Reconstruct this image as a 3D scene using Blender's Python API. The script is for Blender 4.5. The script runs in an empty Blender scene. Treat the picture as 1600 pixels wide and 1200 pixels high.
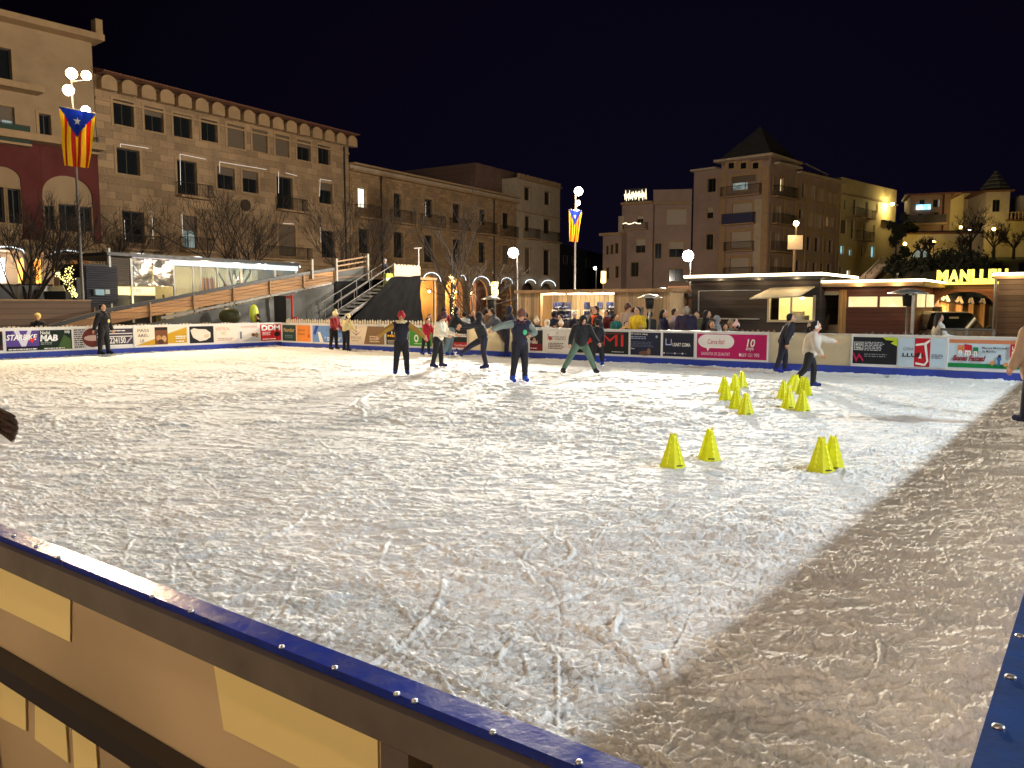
import bpy, math, random
import numpy as np
from mathutils import Vector, Matrix
random.seed(5)
sc = bpy.context.scene
col = sc.collection
PI = math.pi
F = 1255.0; TH = math.atan(122/F); YAW = math.radians(36.6); CH = 1.70
FW = Vector((-math.sin(YAW), math.cos(YAW), 0)); RT = Vector((math.cos(YAW), math.sin(YAW), 0))

# ---------- measuring: photograph coordinates -> metres in the square ----------
def ray(x, y):
    cx = (x-800)/F; cy = (600-y)/F
    f = math.cos(TH)+cy*math.sin(TH); z = -math.sin(TH)+cy*math.cos(TH)
    return FW*f + RT*cx + Vector((0, 0, z))
def ground(x, y, z=0.0):
    r = ray(x, y); t = (z-CH)/r.z
    return Vector((r.x*t, r.y*t, z))
def deep(x, y, d):
    r = ray(x, y); t = d/(r.dot(FW))
    return Vector((r.x*t, r.y*t, CH+r.z*t))
def on_y(x, y, Y):
    r = ray(x, y); t = Y/r.y
    return Vector((r.x*t, Y, CH+r.z*t))
def on_x(x, y, X):
    r = ray(x, y); t = X/r.x
    return Vector((X, r.y*t, CH+r.z*t))
class Plane:                      # an upright facade plane through a point, running along heading alpha
    def __init__(s, px, depth, alpha):
        p = deep(px, 478, depth); s.o = Vector((p.x, p.y, 0))
        h = math.radians(alpha)-YAW
        s.d = Vector((math.sin(h), math.cos(h), 0)); s.n = Vector((-s.d.y, s.d.x, 0))
        s.rot = math.atan2(s.d.y, s.d.x)
    def uz(s, x, y):
        r = ray(x, y); t = s.o.dot(s.n)/r.dot(s.n)
        p = r*t
        return ((p-s.o).dot(s.d), CH+p.z)
    def u(s, x): return s.uz(x, 478)[0]
    def z(s, x, y): return s.uz(x, y)[1]
    def at(s, u, off=0): return s.o+s.d*u+s.n*off

# ---------- materials ----------
MATS = {}
def lin(c):
    return tuple(((v/12.92) if v <= .04045 else ((v+.055)/1.055)**2.4) for v in c)
def mat(name, color, rough=.7, metal=0, noise=0, nscale=4, bump=0, bscale=30, spec=.5, trans=0, coat=0, kind=None, k=None, emit=0):
    if name in MATS: return MATS[name]
    m = bpy.data.materials.new(name); m.use_nodes = True; MATS[name] = m
    nt = m.node_tree; N = nt.nodes; L = nt.links; b = N['Principled BSDF']
    b.inputs['Base Color'].default_value = (*color, 1); b.inputs['Roughness'].default_value = rough
    b.inputs['Metallic'].default_value = metal; b.inputs['Specular IOR Level'].default_value = spec
    if coat: b.inputs['Coat Weight'].default_value = coat
    if emit:
        b.inputs['Emission Color'].default_value = (*color, 1); b.inputs['Emission Strength'].default_value = emit
    tc = N.new('ShaderNodeTexCoord'); cur = None
    def rgb(c): 
        n = N.new('ShaderNodeRGB'); n.outputs[0].default_value = (*c, 1); return n.outputs[0]
    def mix(a, bb, f, mode='MIX'):
        n = N.new('ShaderNodeMix'); n.data_type = 'RGBA'; n.blend_type = mode
        L.new(f, n.inputs[0]) if not isinstance(f, (int, float)) else setattr(n.inputs[0], 'default_value', f)
        L.new(a, n.inputs[6]); L.new(bb, n.inputs[7]); return n.outputs[2]
    def ramp(inp, lo, hi):
        n = N.new('ShaderNodeMapRange'); L.new(inp, n.inputs[0]); n.inputs[1].default_value = lo; n.inputs[2].default_value = hi; return n.outputs[0]
    def ntex(s, d=5, co=None):
        n = N.new('ShaderNodeTexNoise'); n.inputs['Scale'].default_value = s; n.inputs['Detail'].default_value = d
        L.new(co or tc.outputs['Object'], n.inputs['Vector']); return n.outputs['Fac']
    def swz(sx, sy, sz, rx=0):
        n = N.new('ShaderNodeMapping'); n.inputs['Scale'].default_value = (sx, sy, sz); n.inputs['Rotation'].default_value = (rx, 0, 0)
        L.new(tc.outputs['Object'], n.inputs['Vector']); return n.outputs[0]
    cur = rgb(color); hgt = None
    if kind == 'stone':            # coursed ashlar
        br = N.new('ShaderNodeTexBrick'); L.new(swz(1, 1, 1, PI/2), br.inputs['Vector'])
        w, h = k or (.9, .42)
        br.inputs['Scale'].default_value = 1; br.inputs['Brick Width'].default_value = w; br.inputs['Row Height'].default_value = h
        br.inputs['Mortar Size'].default_value = .012; br.inputs['Bias'].default_value = 0
        br.inputs['Color1'].default_value = (*[c*.72 for c in color], 1); br.inputs['Color2'].default_value = (*[min(1, c*1.25) for c in color], 1)
        br.inputs['Mortar'].default_value = (*[c*.5 for c in color], 1)
        cur = br.outputs['Color']; hgt = br.outputs['Fac']
        n1 = ntex(.5, 6); cur = mix(cur, rgb([c*.55 for c in color]), ramp(n1, .45, .75))
        n2 = ntex(9, 4); cur = mix(cur, rgb([c*1.3 for c in color]), ramp(n2, .5, .9))
    if kind == 'plank':            # boards; k = (axis, width)
        ax, w = k
        sp = N.new('ShaderNodeSeparateXYZ'); L.new(tc.outputs['Object'], sp.inputs[0])
        mm = N.new('ShaderNodeMath'); mm.operation = 'DIVIDE'; L.new(sp.outputs[ax], mm.inputs[0]); mm.inputs[1].default_value = w
        fr = N.new('ShaderNodeMath'); fr.operation = 'FRACT'; L.new(mm.outputs[0], fr.inputs[0])
        fl = N.new('ShaderNodeMath'); fl.operation = 'FLOOR'; L.new(mm.outputs[0], fl.inputs[0])
        wn = N.new('ShaderNodeTexWhiteNoise'); wn.noise_dimensions = '1D'; L.new(fl.outputs[0], wn.inputs['W'])
        cur = mix(rgb([c*.62 for c in color]), rgb([min(1, c*1.3) for c in color]), wn.outputs['Value'])
        s = [14, 14, 14]; s[0 if ax != 0 else 2] = .9
        g = ntex(2.2, 6, swz(*s)); cur = mix(cur, rgb([c*.35 for c in color]), ramp(g, .52, .8))
        gp = N.new('ShaderNodeMath'); gp.operation = 'COMPARE'; L.new(fr.outputs[0], gp.inputs[0]); gp.inputs[1].default_value = 0; gp.inputs[2].default_value = .06
        cur = mix(cur, rgb([c*.15 for c in color]), gp.outputs[0])
        iv = N.new('ShaderNodeMath'); iv.operation = 'SUBTRACT'; iv.inputs[0].default_value = 1; L.new(gp.outputs[0], iv.inputs[1]); hgt = iv.outputs[0]
    if kind == 'stripe':           # corrugated metal or blind; k=(axis, pitch)
        ax, w = k
        sp = N.new('ShaderNodeSeparateXYZ'); L.new(tc.outputs['Object'], sp.inputs[0])
        mm = N.new('ShaderNodeMath'); mm.operation = 'MULTIPLY'; L.new(sp.outputs[ax], mm.inputs[0]); mm.inputs[1].default_value = 2*PI/w
        sn = N.new('ShaderNodeMath'); sn.operation = 'SINE'; L.new(mm.outputs[0], sn.inputs[0]); hgt = sn.outputs[0]
        cur = mix(rgb([c*.6 for c in color]), rgb(color), ramp(hgt, -1, .6))
    if noise:
        n1 = ntex(nscale, 6); cur = mix(cur, rgb([c*(1-noise) for c in color]), ramp(n1, .35, .7))
        n2 = ntex(nscale*.17+.1, 3); cur = mix(cur, rgb([min(1, c*(1+noise*.6)) for c in color]), ramp(n2, .45, .8))
        rr = N.new('ShaderNodeMapRange'); L.new(n1, rr.inputs[0]); rr.inputs[3].default_value = max(.03, rough-.12); rr.inputs[4].default_value = min(1, rough+.15)
        L.new(rr.outputs[0], b.inputs['Roughness'])
    if kind or noise:
        L.new(cur, b.inputs['Base Color'])
    if bump or hgt is not None:
        bn = N.new('ShaderNodeBump'); bn.inputs['Strength'].default_value = .6; bn.inputs['Distance'].default_value = bump or .01
        if hgt is None: hgt = ntex(bscale, 6)
        L.new(hgt, bn.inputs['Height']); L.new(bn.outputs[0], b.inputs['Normal'])
    if trans:
        tr = N.new('ShaderNodeBsdfTranslucent'); L.new(cur, tr.inputs['Color'])
        mx = N.new('ShaderNodeMixShader'); mx.inputs[0].default_value = trans
        L.new(b.outputs[0], mx.inputs[1]); L.new(tr.outputs[0], mx.inputs[2]); L.new(mx.outputs[0], N['Material Output'].inputs[0])
    return m
def flat(r, g, b, rough=.6):      # print, paint or cloth of a plain colour given as it is seen (sRGB 0-255)
    nm = 'paint_%02x%02x%02x_%d' % (r, g, b, rough*10)
    c = lin((r/255, g/255, b/255))
    return mat(nm, c, rough, noise=.08, nscale=3)
def glow(name, color, s):
    if name in MATS: return MATS[name]
    m = bpy.data.materials.new(name); m.use_nodes = True; MATS[name] = m
    b = m.node_tree.nodes['Principled BSDF']; b.inputs['Base Color'].default_value = (.6, .6, .6, 1)
    b.inputs['Emission Color'].default_value = (*color, 1); b.inputs['Emission Strength'].default_value = s
    return m
def room(name, c1, c2, s, scale=2.5):  # a lit room seen through a window: uneven
    if name in MATS: return MATS[name]
    m = bpy.data.materials.new(name); m.use_nodes = True; MATS[name] = m
    nt = m.node_tree; b = nt.nodes['Principled BSDF']
    tc = nt.nodes.new('ShaderNodeTexCoord'); v = nt.nodes.new('ShaderNodeTexVoronoi'); v.inputs['Scale'].default_value = scale; v.distance = 'CHEBYCHEV'
    nt.links.new(tc.outputs['Object'], v.inputs['Vector'])
    sp = nt.nodes.new('ShaderNodeSeparateColor'); nt.links.new(v.outputs['Color'], sp.inputs[0])
    mx = nt.nodes.new('ShaderNodeMix'); mx.data_type = 'RGBA'; nt.links.new(sp.outputs[0], mx.inputs[0])
    mx.inputs[6].default_value = (*c1, 1); mx.inputs[7].default_value = (*c2, 1)
    b.inputs['Base Color'].default_value = (.1, .1, .1, 1); nt.links.new(mx.outputs[2], b.inputs['Emission Color']); b.inputs['Emission Strength'].default_value = s
    b.inputs['Roughness'].default_value = .1
    return m

# ---------- mesh builder ----------
class MB:
    def __init__(s): s.v = []; s.f = []; s.m = []; s.ms = []
    def mi(s, m):
        if m not in s.ms: s.ms.append(m)
        return s.ms.index(m)
    def add(s, vs, fs, m=None):
        k = s.mi(m); n = len(s.v); s.v += [tuple(p) for p in vs]
        for f in fs: s.f.append(tuple(i+n for i in f)); s.m.append(k)
        return s
    def box(s, x0, x1, y0, y1, z0, z1, m=None, M=None):
        if x0 > x1: x0, x1 = x1, x0
        if y0 > y1: y0, y1 = y1, y0
        if z0 > z1: z0, z1 = z1, z0
        vs = [Vector(p) for p in ((x0,y0,z0),(x1,y0,z0),(x1,y1,z0),(x0,y1,z0),(x0,y0,z1),(x1,y0,z1),(x1,y1,z1),(x0,y1,z1))]
        if M: vs = [M@p for p in vs]
        return s.add(vs, [(0,3,2,1),(4,5,6,7),(0,1,5,4),(1,2,6,5),(2,3,7,6),(3,0,4,7)], m)
    def beam(s, a, b, w, h, m=None):       # square bar between two points
        a = Vector(a); b = Vector(b); d = (b-a); L = d.length; d.normalize()
        up = Vector((0,0,1)) if abs(d.z) < .95 else Vector((1,0,0))
        x = d.cross(up).normalized(); z = x.cross(d)
        vs = [a+x*i*w/2+z*j*h/2 for i, j in ((-1,-1),(1,-1),(1,1),(-1,1))]+[b+x*i*w/2+z*j*h/2 for i, j in ((-1,-1),(1,-1),(1,1),(-1,1))]
        return s.add(vs, [(3,2,1,0),(4,5,6,7),(0,1,5,4),(1,2,6,5),(2,3,7,6),(3,0,4,7)], m)
    def tube(s, a, b, r0, r1=None, n=8, m=None, cap=True):
        a = Vector(a); b = Vector(b); r1 = r0 if r1 is None else r1
        d = (b-a).normalized(); up = Vector((0,0,1)) if abs(d.z) < .95 else Vector((1,0,0))
        x = d.cross(up).normalized(); z = x.cross(d)
        vs = []
        for p, r in ((a, r0), (b, r1)):
            vs += [p+(x*math.cos(2*PI*i/n)+z*math.sin(2*PI*i/n))*r for i in range(n)]
        fs = [(i, (i+1) % n, n+(i+1) % n, n+i) for i in range(n)]
        if cap: fs += [tuple(range(n-1, -1, -1)), tuple(range(n, 2*n))]
        return s.add(vs, fs, m)
    def path(s, pts, r, n=6, m=None):
        for i in range(len(pts)-1):
            ra = r[i] if isinstance(r, (list, tuple)) else r; rb = r[i+1] if isinstance(r, (list, tuple)) else r
            s.tube(pts[i], pts[i+1], ra, rb, n, m)
        return s
    def lathe(s, prof, n=12, m=None, c=(0,0,0), sy=1):
        vs = []; fs = []
        for r, z in prof:
            vs += [(c[0]+r*math.cos(2*PI*i/n), c[1]+sy*r*math.sin(2*PI*i/n), c[2]+z) for i in range(n)]
        for j in range(len(prof)-1):
            fs += [(j*n+i, j*n+(i+1) % n, (j+1)*n+(i+1) % n, (j+1)*n+i) for i in range(n)]
        fs += [tuple(range(n-1, -1, -1)), tuple((len(prof)-1)*n+i for i in range(n))]
        return s.add(vs, fs, m)
    def ball(s, c, r, m=None, n=10, sc=(1,1,1), M=None):
        prof = [(math.sin(PI*j/(n//2+1)), -math.cos(PI*j/(n//2+1))) for j in range(0, n//2+2)]
        vs = []; k = len(prof)
        for a, z in prof:
            a = max(a, .02)
            vs += [Vector((a*math.cos(2*PI*i/n)*r*sc[0], a*math.sin(2*PI*i/n)*r*sc[1], z*r*sc[2])) for i in range(n)]
        c = Vector(c); vs = [c+((M@p) if M else p) for p in vs]
        fs = [(j*n+i, j*n+(i+1) % n, (j+1)*n+(i+1) % n, (j+1)*n+i) for j in range(k-1) for i in range(n)]
        fs += [tuple(range(n-1, -1, -1)), tuple((k-1)*n+i for i in range(n))]
        return s.add(vs, fs, m)
    def cap(s, a, ra, b, rb, m=None, n=10):
        s.ball(a, ra, m, n); s.ball(b, rb, m, n)
        if (Vector(a)-Vector(b)).length > 1e-4: s.tube(a, b, ra, rb, n, m)
        return s
    def prism(s, pts, y0, y1, m=None):      # outline in (x,z), thickness y0..y1
        n = len(pts)
        vs = [(p[0], y0, p[1]) for p in pts]+[(p[0], y1, p[1]) for p in pts]
        return s.add(vs, [tuple(range(n)), tuple(range(2*n-1, n-1, -1))]+[(i, n+i, n+(i+1) % n, (i+1) % n) for i in range(n)], m)
    def mesh(s, name):
        me = bpy.data.meshes.new(name); me.from_pydata(s.v, [], s.f)
        for m in s.ms:
            if m: me.materials.append(m)
        if len(s.ms) > 1: me.polygons.foreach_set('material_index', s.m)
        return me
    def build(s, name, parent=None, smooth=False):
        me = s.mesh(name)
        if smooth: me.polygons.foreach_set('use_smooth', [True]*len(me.polygons))
        o = bpy.data.objects.new(name, me); col.objects.link(o)
        if parent: o.parent = parent
        return o
def tag(o, label=None, cat=None, group=None, kind=None):
    if label: o['label'] = label
    if cat: o['category'] = cat
    if group: o['group'] = group
    if kind: o['kind'] = kind
    return o
def thing(name, label, cat, loc=(0,0,0), rz=0, group=None):
    o = bpy.data.objects.new(name, None); col.objects.link(o); o.empty_display_size = .2
    o.location = loc; o.rotation_euler = (0, 0, rz)
    return tag(o, label, cat, group)
def copy_tree(o, parent=None):
    c = o.copy(); col.objects.link(c); c.parent = parent
    for ch in list(o.children): copy_tree(ch, c)
    return c
JOBS = []
def blend(mb, name, parent, m, voxel=.02, smooth=3, extra=None):   # one continuous surface grown over overlapping limbs
    me = mb.mesh('tmp'); t = bpy.data.objects.new('tmp', me); col.objects.link(t)
    r = t.modifiers.new('r', 'REMESH'); r.mode = 'VOXEL'; r.voxel_size = voxel; r.use_smooth_shade = True
    q = t.modifiers.new('s', 'SMOOTH'); q.factor = .5; q.iterations = smooth
    o = bpy.data.objects.new(name, bpy.data.meshes.new(name)); col.objects.link(o); o.parent = parent
    JOBS.append((t, o, m, extra)); return o
def finish_jobs():
    dg = bpy.context.evaluated_depsgraph_get(); dg.update()
    for t, o, m, extra in JOBS:
        me = bpy.data.meshes.new_from_object(t.evaluated_get(dg))
        me.materials.clear(); me.materials.append(m)
        if extra:
            vs = [v.co[:] for v in me.vertices]; fs = [tuple(p.vertices) for p in me.polygons]; n = len(vs); nf = len(fs)
            ms = [m]+[q for q in extra.ms if q is not m]
            me2 = bpy.data.meshes.new(o.name); me2.from_pydata(vs+extra.v, [], fs+[tuple(i+n for i in f) for f in extra.f])
            for q in ms: me2.materials.append(q)
            me2.polygons.foreach_set('material_index', [0]*nf+[ms.index(extra.ms[k]) for k in extra.m])
            me2.polygons.foreach_set('use_smooth', [True]*len(me2.polygons)); me = me2
        else: me.polygons.foreach_set('use_smooth', [True]*len(me.polygons))
        old = o.data; o.data = me; bpy.data.meshes.remove(old); me.name = o.name
    for t, o, m, e in JOBS:
        d = t.data; bpy.data.objects.remove(t); bpy.data.meshes.remove(d)
def glyphs(s, bold=0, shear=0):
    cu = bpy.data.curves.new('t', 'FONT'); cu.body = s; cu.offset = bold; cu.shear = shear; cu.resolution_u = 3
    o = bpy.data.objects.new('t', cu); col.objects.link(o)
    dg = bpy.context.evaluated_depsgraph_get(); me = bpy.data.meshes.new_from_object(o.evaluated_get(dg))
    vs = [v.co.copy() for v in me.vertices]; fs = [tuple(p.vertices) for p in me.polygons]
    bpy.data.objects.remove(o); bpy.data.curves.remove(cu); bpy.data.meshes.remove(me)
    return vs, fs
def text(mb, s, x0, x1, z0, z1, y, m, bold=.01, shear=0, thick=0):   # lettering fitted to a box, facing -y
    vs, fs = glyphs(s, bold, shear)
    ax = min(v.x for v in vs); bx = max(v.x for v in vs); az = min(v.y for v in vs); bz = max(v.y for v in vs)
    P = [(x0+(v.x-ax)/(bx-ax)*(x1-x0), y, z0+(v.y-az)/(bz-az)*(z1-z0)) for v in vs]
    mb.add(P, fs, m)
    if thick:
        mb.add([(p[0], p[1]+thick, p[2]) for p in P], fs, m)
        from collections import Counter
        ed = Counter()
        for f in fs:
            for i in range(len(f)): ed[tuple(sorted((f[i], f[(i+1) % len(f)])))] += 1
        n = len(P)
        mb.add(P+[(p[0], p[1]+thick, p[2]) for p in P], [(a, b, b+n, a+n) for (a, b), c in ed.items() if c == 1], m)
# ---------- world and camera ----------
W = bpy.data.worlds.new('World'); sc.world = W; W.use_nodes = True
nt = W.node_tree; bg = nt.nodes['Background']
sky = nt.nodes.new('ShaderNodeTexSky'); sky.sky_type = 'NISHITA'; sky.sun_disc = False
sky.sun_elevation = math.radians(-9); sky.sun_rotation = math.radians(60); sky.altitude = 500
mul = nt.nodes.new('ShaderNodeMix'); mul.data_type = 'RGBA'; mul.blend_type = 'ADD'; mul.inputs[0].default_value = 1
nt.links.new(sky.outputs[0], mul.inputs[6]); 
tcw = nt.nodes.new('ShaderNodeTexCoord'); dt = nt.nodes.new('ShaderNodeVectorMath'); dt.operation = 'DOT_PRODUCT'; nt.links.new(tcw.outputs['Generated'], dt.inputs[0]); dt.inputs[1].default_value = (-.42, .90, -.1)
mr = nt.nodes.new('ShaderNodeMapRange'); nt.links.new(dt.outputs['Value'], mr.inputs[0]); mr.inputs[1].default_value = .70; mr.inputs[2].default_value = 1.0
mxw = nt.nodes.new('ShaderNodeMix'); mxw.data_type = 'RGBA'; nt.links.new(mr.outputs[0], mxw.inputs[0]); mxw.inputs[6].default_value = (.018, .010, .035, 1); mxw.inputs[7].default_value = (.048, .034, .125, 1); nt.links.new(mxw.outputs[2], mul.inputs[7])
nt.links.new(mul.outputs[2], bg.inputs[0]); bg.inputs[1].default_value = .05
cam = bpy.data.cameras.new('camera'); camo = bpy.data.objects.new('camera', cam); col.objects.link(camo); sc.camera = camo
cam.sensor_width = 36; cam.lens = 36*F/1600; cam.clip_start = .05; cam.clip_end = 600
camo.location = (0, 0, CH); camo.rotation_euler = (PI/2-TH, 0, YAW)
sc.view_settings.view_transform = 'Standard'; sc.view_settings.look = 'None'; sc.view_settings.exposure = .38; sc.view_settings.gamma = 1

# ---------- plaza floor ----------
paving = mat('plaza_paving', (.16, .14, .12), .75, noise=.35, nscale=2, bump=.01, bscale=8)
g = MB(); g.box(-220, 260, -120, 320, -.6, -.08, paving); gr = g.build('ground'); tag(gr, kind='structure')

# ---------- ice ----------
X0, X1, Y0, Y1 = -28.2, -.142, 1.10, 21.2
def axis(a, k, L):
    out = [0.0]
    while out[-1] < L: out.append(out[-1]+a+k*out[-1])
    out[-1] = L; return np.array(out)
ax_ = X1-axis(.0045, .0022, X1-X0); ay_ = Y0+axis(.0045, .0022, Y1-Y0)
rng = np.random.default_rng(3)
def vnoise(x, y, seed, N=256):
    t = np.random.default_rng(seed).random((N, N)); xi = np.floor(x).astype(int); yi = np.floor(y).astype(int)
    fx = x-xi; fy = y-yi; fx = fx*fx*(3-2*fx); fy = fy*fy*(3-2*fy)
    a = t[xi % N, yi % N]; b = t[(xi+1) % N, yi % N]; c = t[xi % N, (yi+1) % N]; d = t[(xi+1) % N, (yi+1) % N]
    return (a*(1-fx)+b*fx)*(1-fy)+(c*(1-fx)+d*fx)*fy
def fbm(x, y, s, o=4):
    r = 0; a = .5
    for i in range(o): r = r+a*vnoise(x*2**i+31*i, y*2**i+17*i, s+i); a *= .5
    return r/(1-.5**o)
class Raster:          # skate cuts and the snow they push aside, drawn as arcs
    def __init__(s, x0, x1, y0, y1, c): s.x0, s.y0, s.c = x0, y0, c; s.nx = int((x1-x0)/c)+2; s.ny = int((y1-y0)/c)+2; s.up = np.zeros((s.nx, s.ny), np.float32); s.dn = np.zeros((s.nx, s.ny), np.float32)
    def cut(s, n, lmin, lmax, gd, rh, rw, kmax, foc=None, wob=.0):
        for _ in range(n):
            if foc is not None:
                x = s.x0+s.nx*s.c*(1-rng.random()**foc); y = s.y0+s.ny*s.c*rng.random()**foc
            else: x = s.x0+rng.random()*s.nx*s.c; y = s.y0+rng.random()*s.ny*s.c
            L = lmin+(lmax-lmin)*rng.random()**2; th = rng.normal(.64, .26) if rng.random() < .84 else rng.random()*PI
            k = rng.normal()*kmax; m = max(6, int(L/(s.c*.7))); t = np.linspace(0, L, m)
            a = th+k*t; px = x+np.cumsum(np.cos(a))*L/m; py = y+np.cumsum(np.sin(a))*L/m
            env = np.sin(np.linspace(0, PI, m))**.6
            side = 1 if rng.random() < .5 else -1; R = rh*(.3+rng.random()**2*1.2)
            lump = .65+.45*np.interp(t, np.arange(0, L+.06, .035), rng.random(len(np.arange(0, L+.06, .035))))
            for o in np.arange(-3, rw*2.2/s.c+1, .7):
                d = o*s.c; ix = ((px-np.sin(a)*d*side-s.x0)/s.c).astype(int); iy = ((py+np.cos(a)*d*side-s.y0)/s.c).astype(int)
                ok = (ix >= 0) & (iy >= 0) & (ix < s.nx) & (iy < s.ny)
                if abs(d) <= s.c*1.1: np.minimum.at(s.dn, (ix[ok], iy[ok]), (-gd*env)[ok])
                if d > 0: np.maximum.at(s.up, (ix[ok], iy[ok]), (R*env*lump*math.exp(-((d-rw*.6)/(rw*.6))**2))[ok])
    def get(s, x, y):
        fx = np.clip((x-s.x0)/s.c, 0, s.nx-2); fy = np.clip((y-s.y0)/s.c, 0, s.ny-2); xi = fx.astype(int); yi = fy.astype(int); fx = fx-xi; fy = fy-yi
        r = 0
        for A in (s.up, s.dn): r = r+(A[xi, yi]*(1-fx)+A[xi+1, yi]*fx)*(1-fy)+(A[xi, yi+1]*(1-fx)+A[xi+1, yi+1]*fx)*fy
        return r
ra = Raster(-9, 0, 1, 10, .008); ra.cut(4200, .3, 2.4, .007, .012, .014, .35, 1.5); ra.cut(160, .5, 2.6, .008, .015, .028, .4, 1.6); ra.cut(5200, .06, .5, .003, .008, .016, 1.6, 1.7)
rc = Raster(-4.2, 0, 1, 7, .0055); rc.cut(50, .8, 2.8, .018, .022, .020, .5, 2.4); rc.cut(170, .3, 1.4, .014, .030, .022, .9, 1.6); rc.cut(1300, .3, 1.6, .011, .021, .014, .4, 1.25); rc.cut(1100, .1, .9, .010, .005, .010, .6, 1.2); rc.cut(3800, .05, .35, .004, .012, .010, 1.0, 1.1)
rb_ = Raster(X0, 0, 1, Y1, .03); rb_.cut(2600, .6, 4.5, .006, .018, .06, .25)
gx, gy = np.meshgrid(ax_, ay_, indexing='ij')
# coordinates across the usual skating direction, so drifts lie long and low
u = gx*.80+gy*.60; v = -gx*.60+gy*.80
wx = gx+.35*(fbm(gx*.9, gy*.9, 40, 3)-.5)*2; wy = gy+.35*(fbm(gx*.9+9, gy*.9, 50, 3)-.5)*2
uu = wx*.80+wy*.60; vv = -wx*.60+wy*.80
drift = fbm(uu*.9, vv*4.2, 11, 5); patch = fbm(gx*.55, gy*.55, 21, 3)
mask = np.clip((drift-.46)/.16, 0, 1)*np.clip((patch-.30)/.25, 0, 1)
bill = 1-np.abs(fbm(gx*16, gy*16, 61, 3)*2-1); fine = fbm(gx*38, gy*38, 71, 3)
near = np.exp(-np.hypot(gx, gy-1)/14)
rid = 1-np.abs(fbm(uu*2.4, vv*7, 111, 5)*2-1); rid2 = np.clip(fbm(uu*7+3, vv*13, 131, 4)-.5, 0, 1)*2
g1 = 1-np.abs(fbm(gx*30, gy*34, 141, 2)*2-1); g2 = fbm(gx*75, gy*80, 151, 2); g3 = fbm(gx*5, gy*8, 161, 3); nf = np.exp(-np.hypot(gx, gy-1)/9); gm = np.clip((g3-.42)/.2, 0, 1)
h = .014*mask*(.3+.7*bill)+.009*rid**5*(.3+.7*patch)+.017*rid2*(.3+.7*bill)+.012*mask*fine+nf*(.012*g1*gm+.018*g2*(.35+gm))+.004*fbm(gx*7, gy*12, 81, 3)+.003*fine
st = fbm(uu*2.6, vv*15, 171, 4); pl1 = np.clip((st-.52)/.045, 0, 1); st2 = fbm(wx*8, wy*9, 181, 4); pl2 = np.clip((st2-.56)/.04, 0, 1); st3 = fbm(uu*6, vv*26, 191, 3); pl3 = np.clip((st3-.55)/.06, 0, 1)
h = h+(.0075*pl1*(.5+.8*bill)+.008*pl2*(.4+.9*bill)+.004*pl3)*(.45+.9*np.clip((patch-.35)/.2, 0, 1))
wn = np.clip((gx+9)/1.5, 0, 1)*np.clip((10-gy)/1.5, 0, 1)
cuts = ra.get(gx, gy)*wn+rb_.get(gx, gy)*(1-.55*wn)
h = h*(1-.45*np.exp(-np.hypot(gx, gy-1)/5))
wc = np.clip((gx+4.2)/1.2, 0, 1)*np.clip((7-gy)/1.5, 0, 1); cc_ = rc.get(gx, gy)*wc; h = h+np.where(cc_ > 0, cc_*(.75+.45*bill), cc_)
h = h+np.where(cuts > 0, cuts*(.55+.9*bill), cuts)
h = h+.03*np.exp(-(Y1-gy)/.10)*(.2+fbm(gx*3, gy*3, 91, 3))+.03*np.exp(-(gx-X0)/.1)*(.2+fbm(gx*3+5, gy*3, 93, 3))
h = h+.035*np.exp(-(gy-Y0)/.16)*fbm(gx*6, gy*6, 94, 3)*2*.7+.05*np.exp(-(X1-gx)/.22)*fbm(gx*6, gy*6, 95, 3)
nx_, ny_ = gx.shape
co = np.stack([gx, gy, h-.006], -1).reshape(-1, 3).astype(np.float32)
idx = np.arange(nx_*ny_).reshape(nx_, ny_)
q = np.stack([idx[:-1, :-1], idx[:-1, 1:], idx[1:, 1:], idx[1:, :-1]], -1).reshape(-1, 4)
me = bpy.data.meshes.new('ice'); me.vertices.add(len(co)); me.vertices.foreach_set('co', co.ravel())
me.loops.add(q.size); me.loops.foreach_set('vertex_index', q.ravel().astype(np.int32)); me.polygons.add(len(q))
me.polygons.foreach_set('loop_start', np.arange(0, q.size, 4, dtype=np.int32)); me.polygons.foreach_set('loop_total', np.full(len(q), 4, np.int32))
me.polygons.foreach_set('use_smooth', np.ones(len(q), bool)); me.update(calc_edges=True)
ice = bpy.data.objects.new('ice', me); col.objects.link(ice); tag(ice, kind='structure')
im = bpy.data.materials.new('scraped_ice'); im.use_nodes = True; me.materials.append(im)
N = im.node_tree.nodes; L = im.node_tree.links; b = N['Principled BSDF']
tc = N.new('ShaderNodeTexCoord')
mp = N.new('ShaderNodeMapping'); mp.inputs['Rotation'].default_value = (0, 0, -.64); mp.inputs['Scale'].default_value = (1.2, 6, 1); L.new(tc.outputs['Object'], mp.inputs[0])
n1 = N.new('ShaderNodeTexNoise'); n1.inputs['Scale'].default_value = 1.3; n1.inputs['Detail'].default_value = 8; n1.inputs['Roughness'].default_value = .65; L.new(mp.outputs[0], n1.inputs['Vector'])
cr = N.new('ShaderNodeValToRGB'); cr.color_ramp.elements[0].position = .36; cr.color_ramp.elements[0].color = (.76, .79, .81, 1); cr.color_ramp.elements[1].position = .58; cr.color_ramp.elements[1].color = (.92, .915, .905, 1)
L.new(n1.outputs[0], cr.inputs[0])
n3 = N.new('ShaderNodeTexNoise'); n3.inputs['Scale'].default_value = 95; n3.inputs['Detail'].default_value = 4; n3.inputs['Roughness'].default_value = .8; L.new(tc.outputs['Object'], n3.inputs['Vector'])
r3 = N.new('ShaderNodeValToRGB'); r3.color_ramp.elements[0].position = .36; r3.color_ramp.elements[0].color = (.80, .79, .78, 1); r3.color_ramp.elements[1].position = .6; r3.color_ramp.elements[1].color = (1, 1, 1, 1); L.new(n3.outputs[0], r3.inputs[0])
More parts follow.
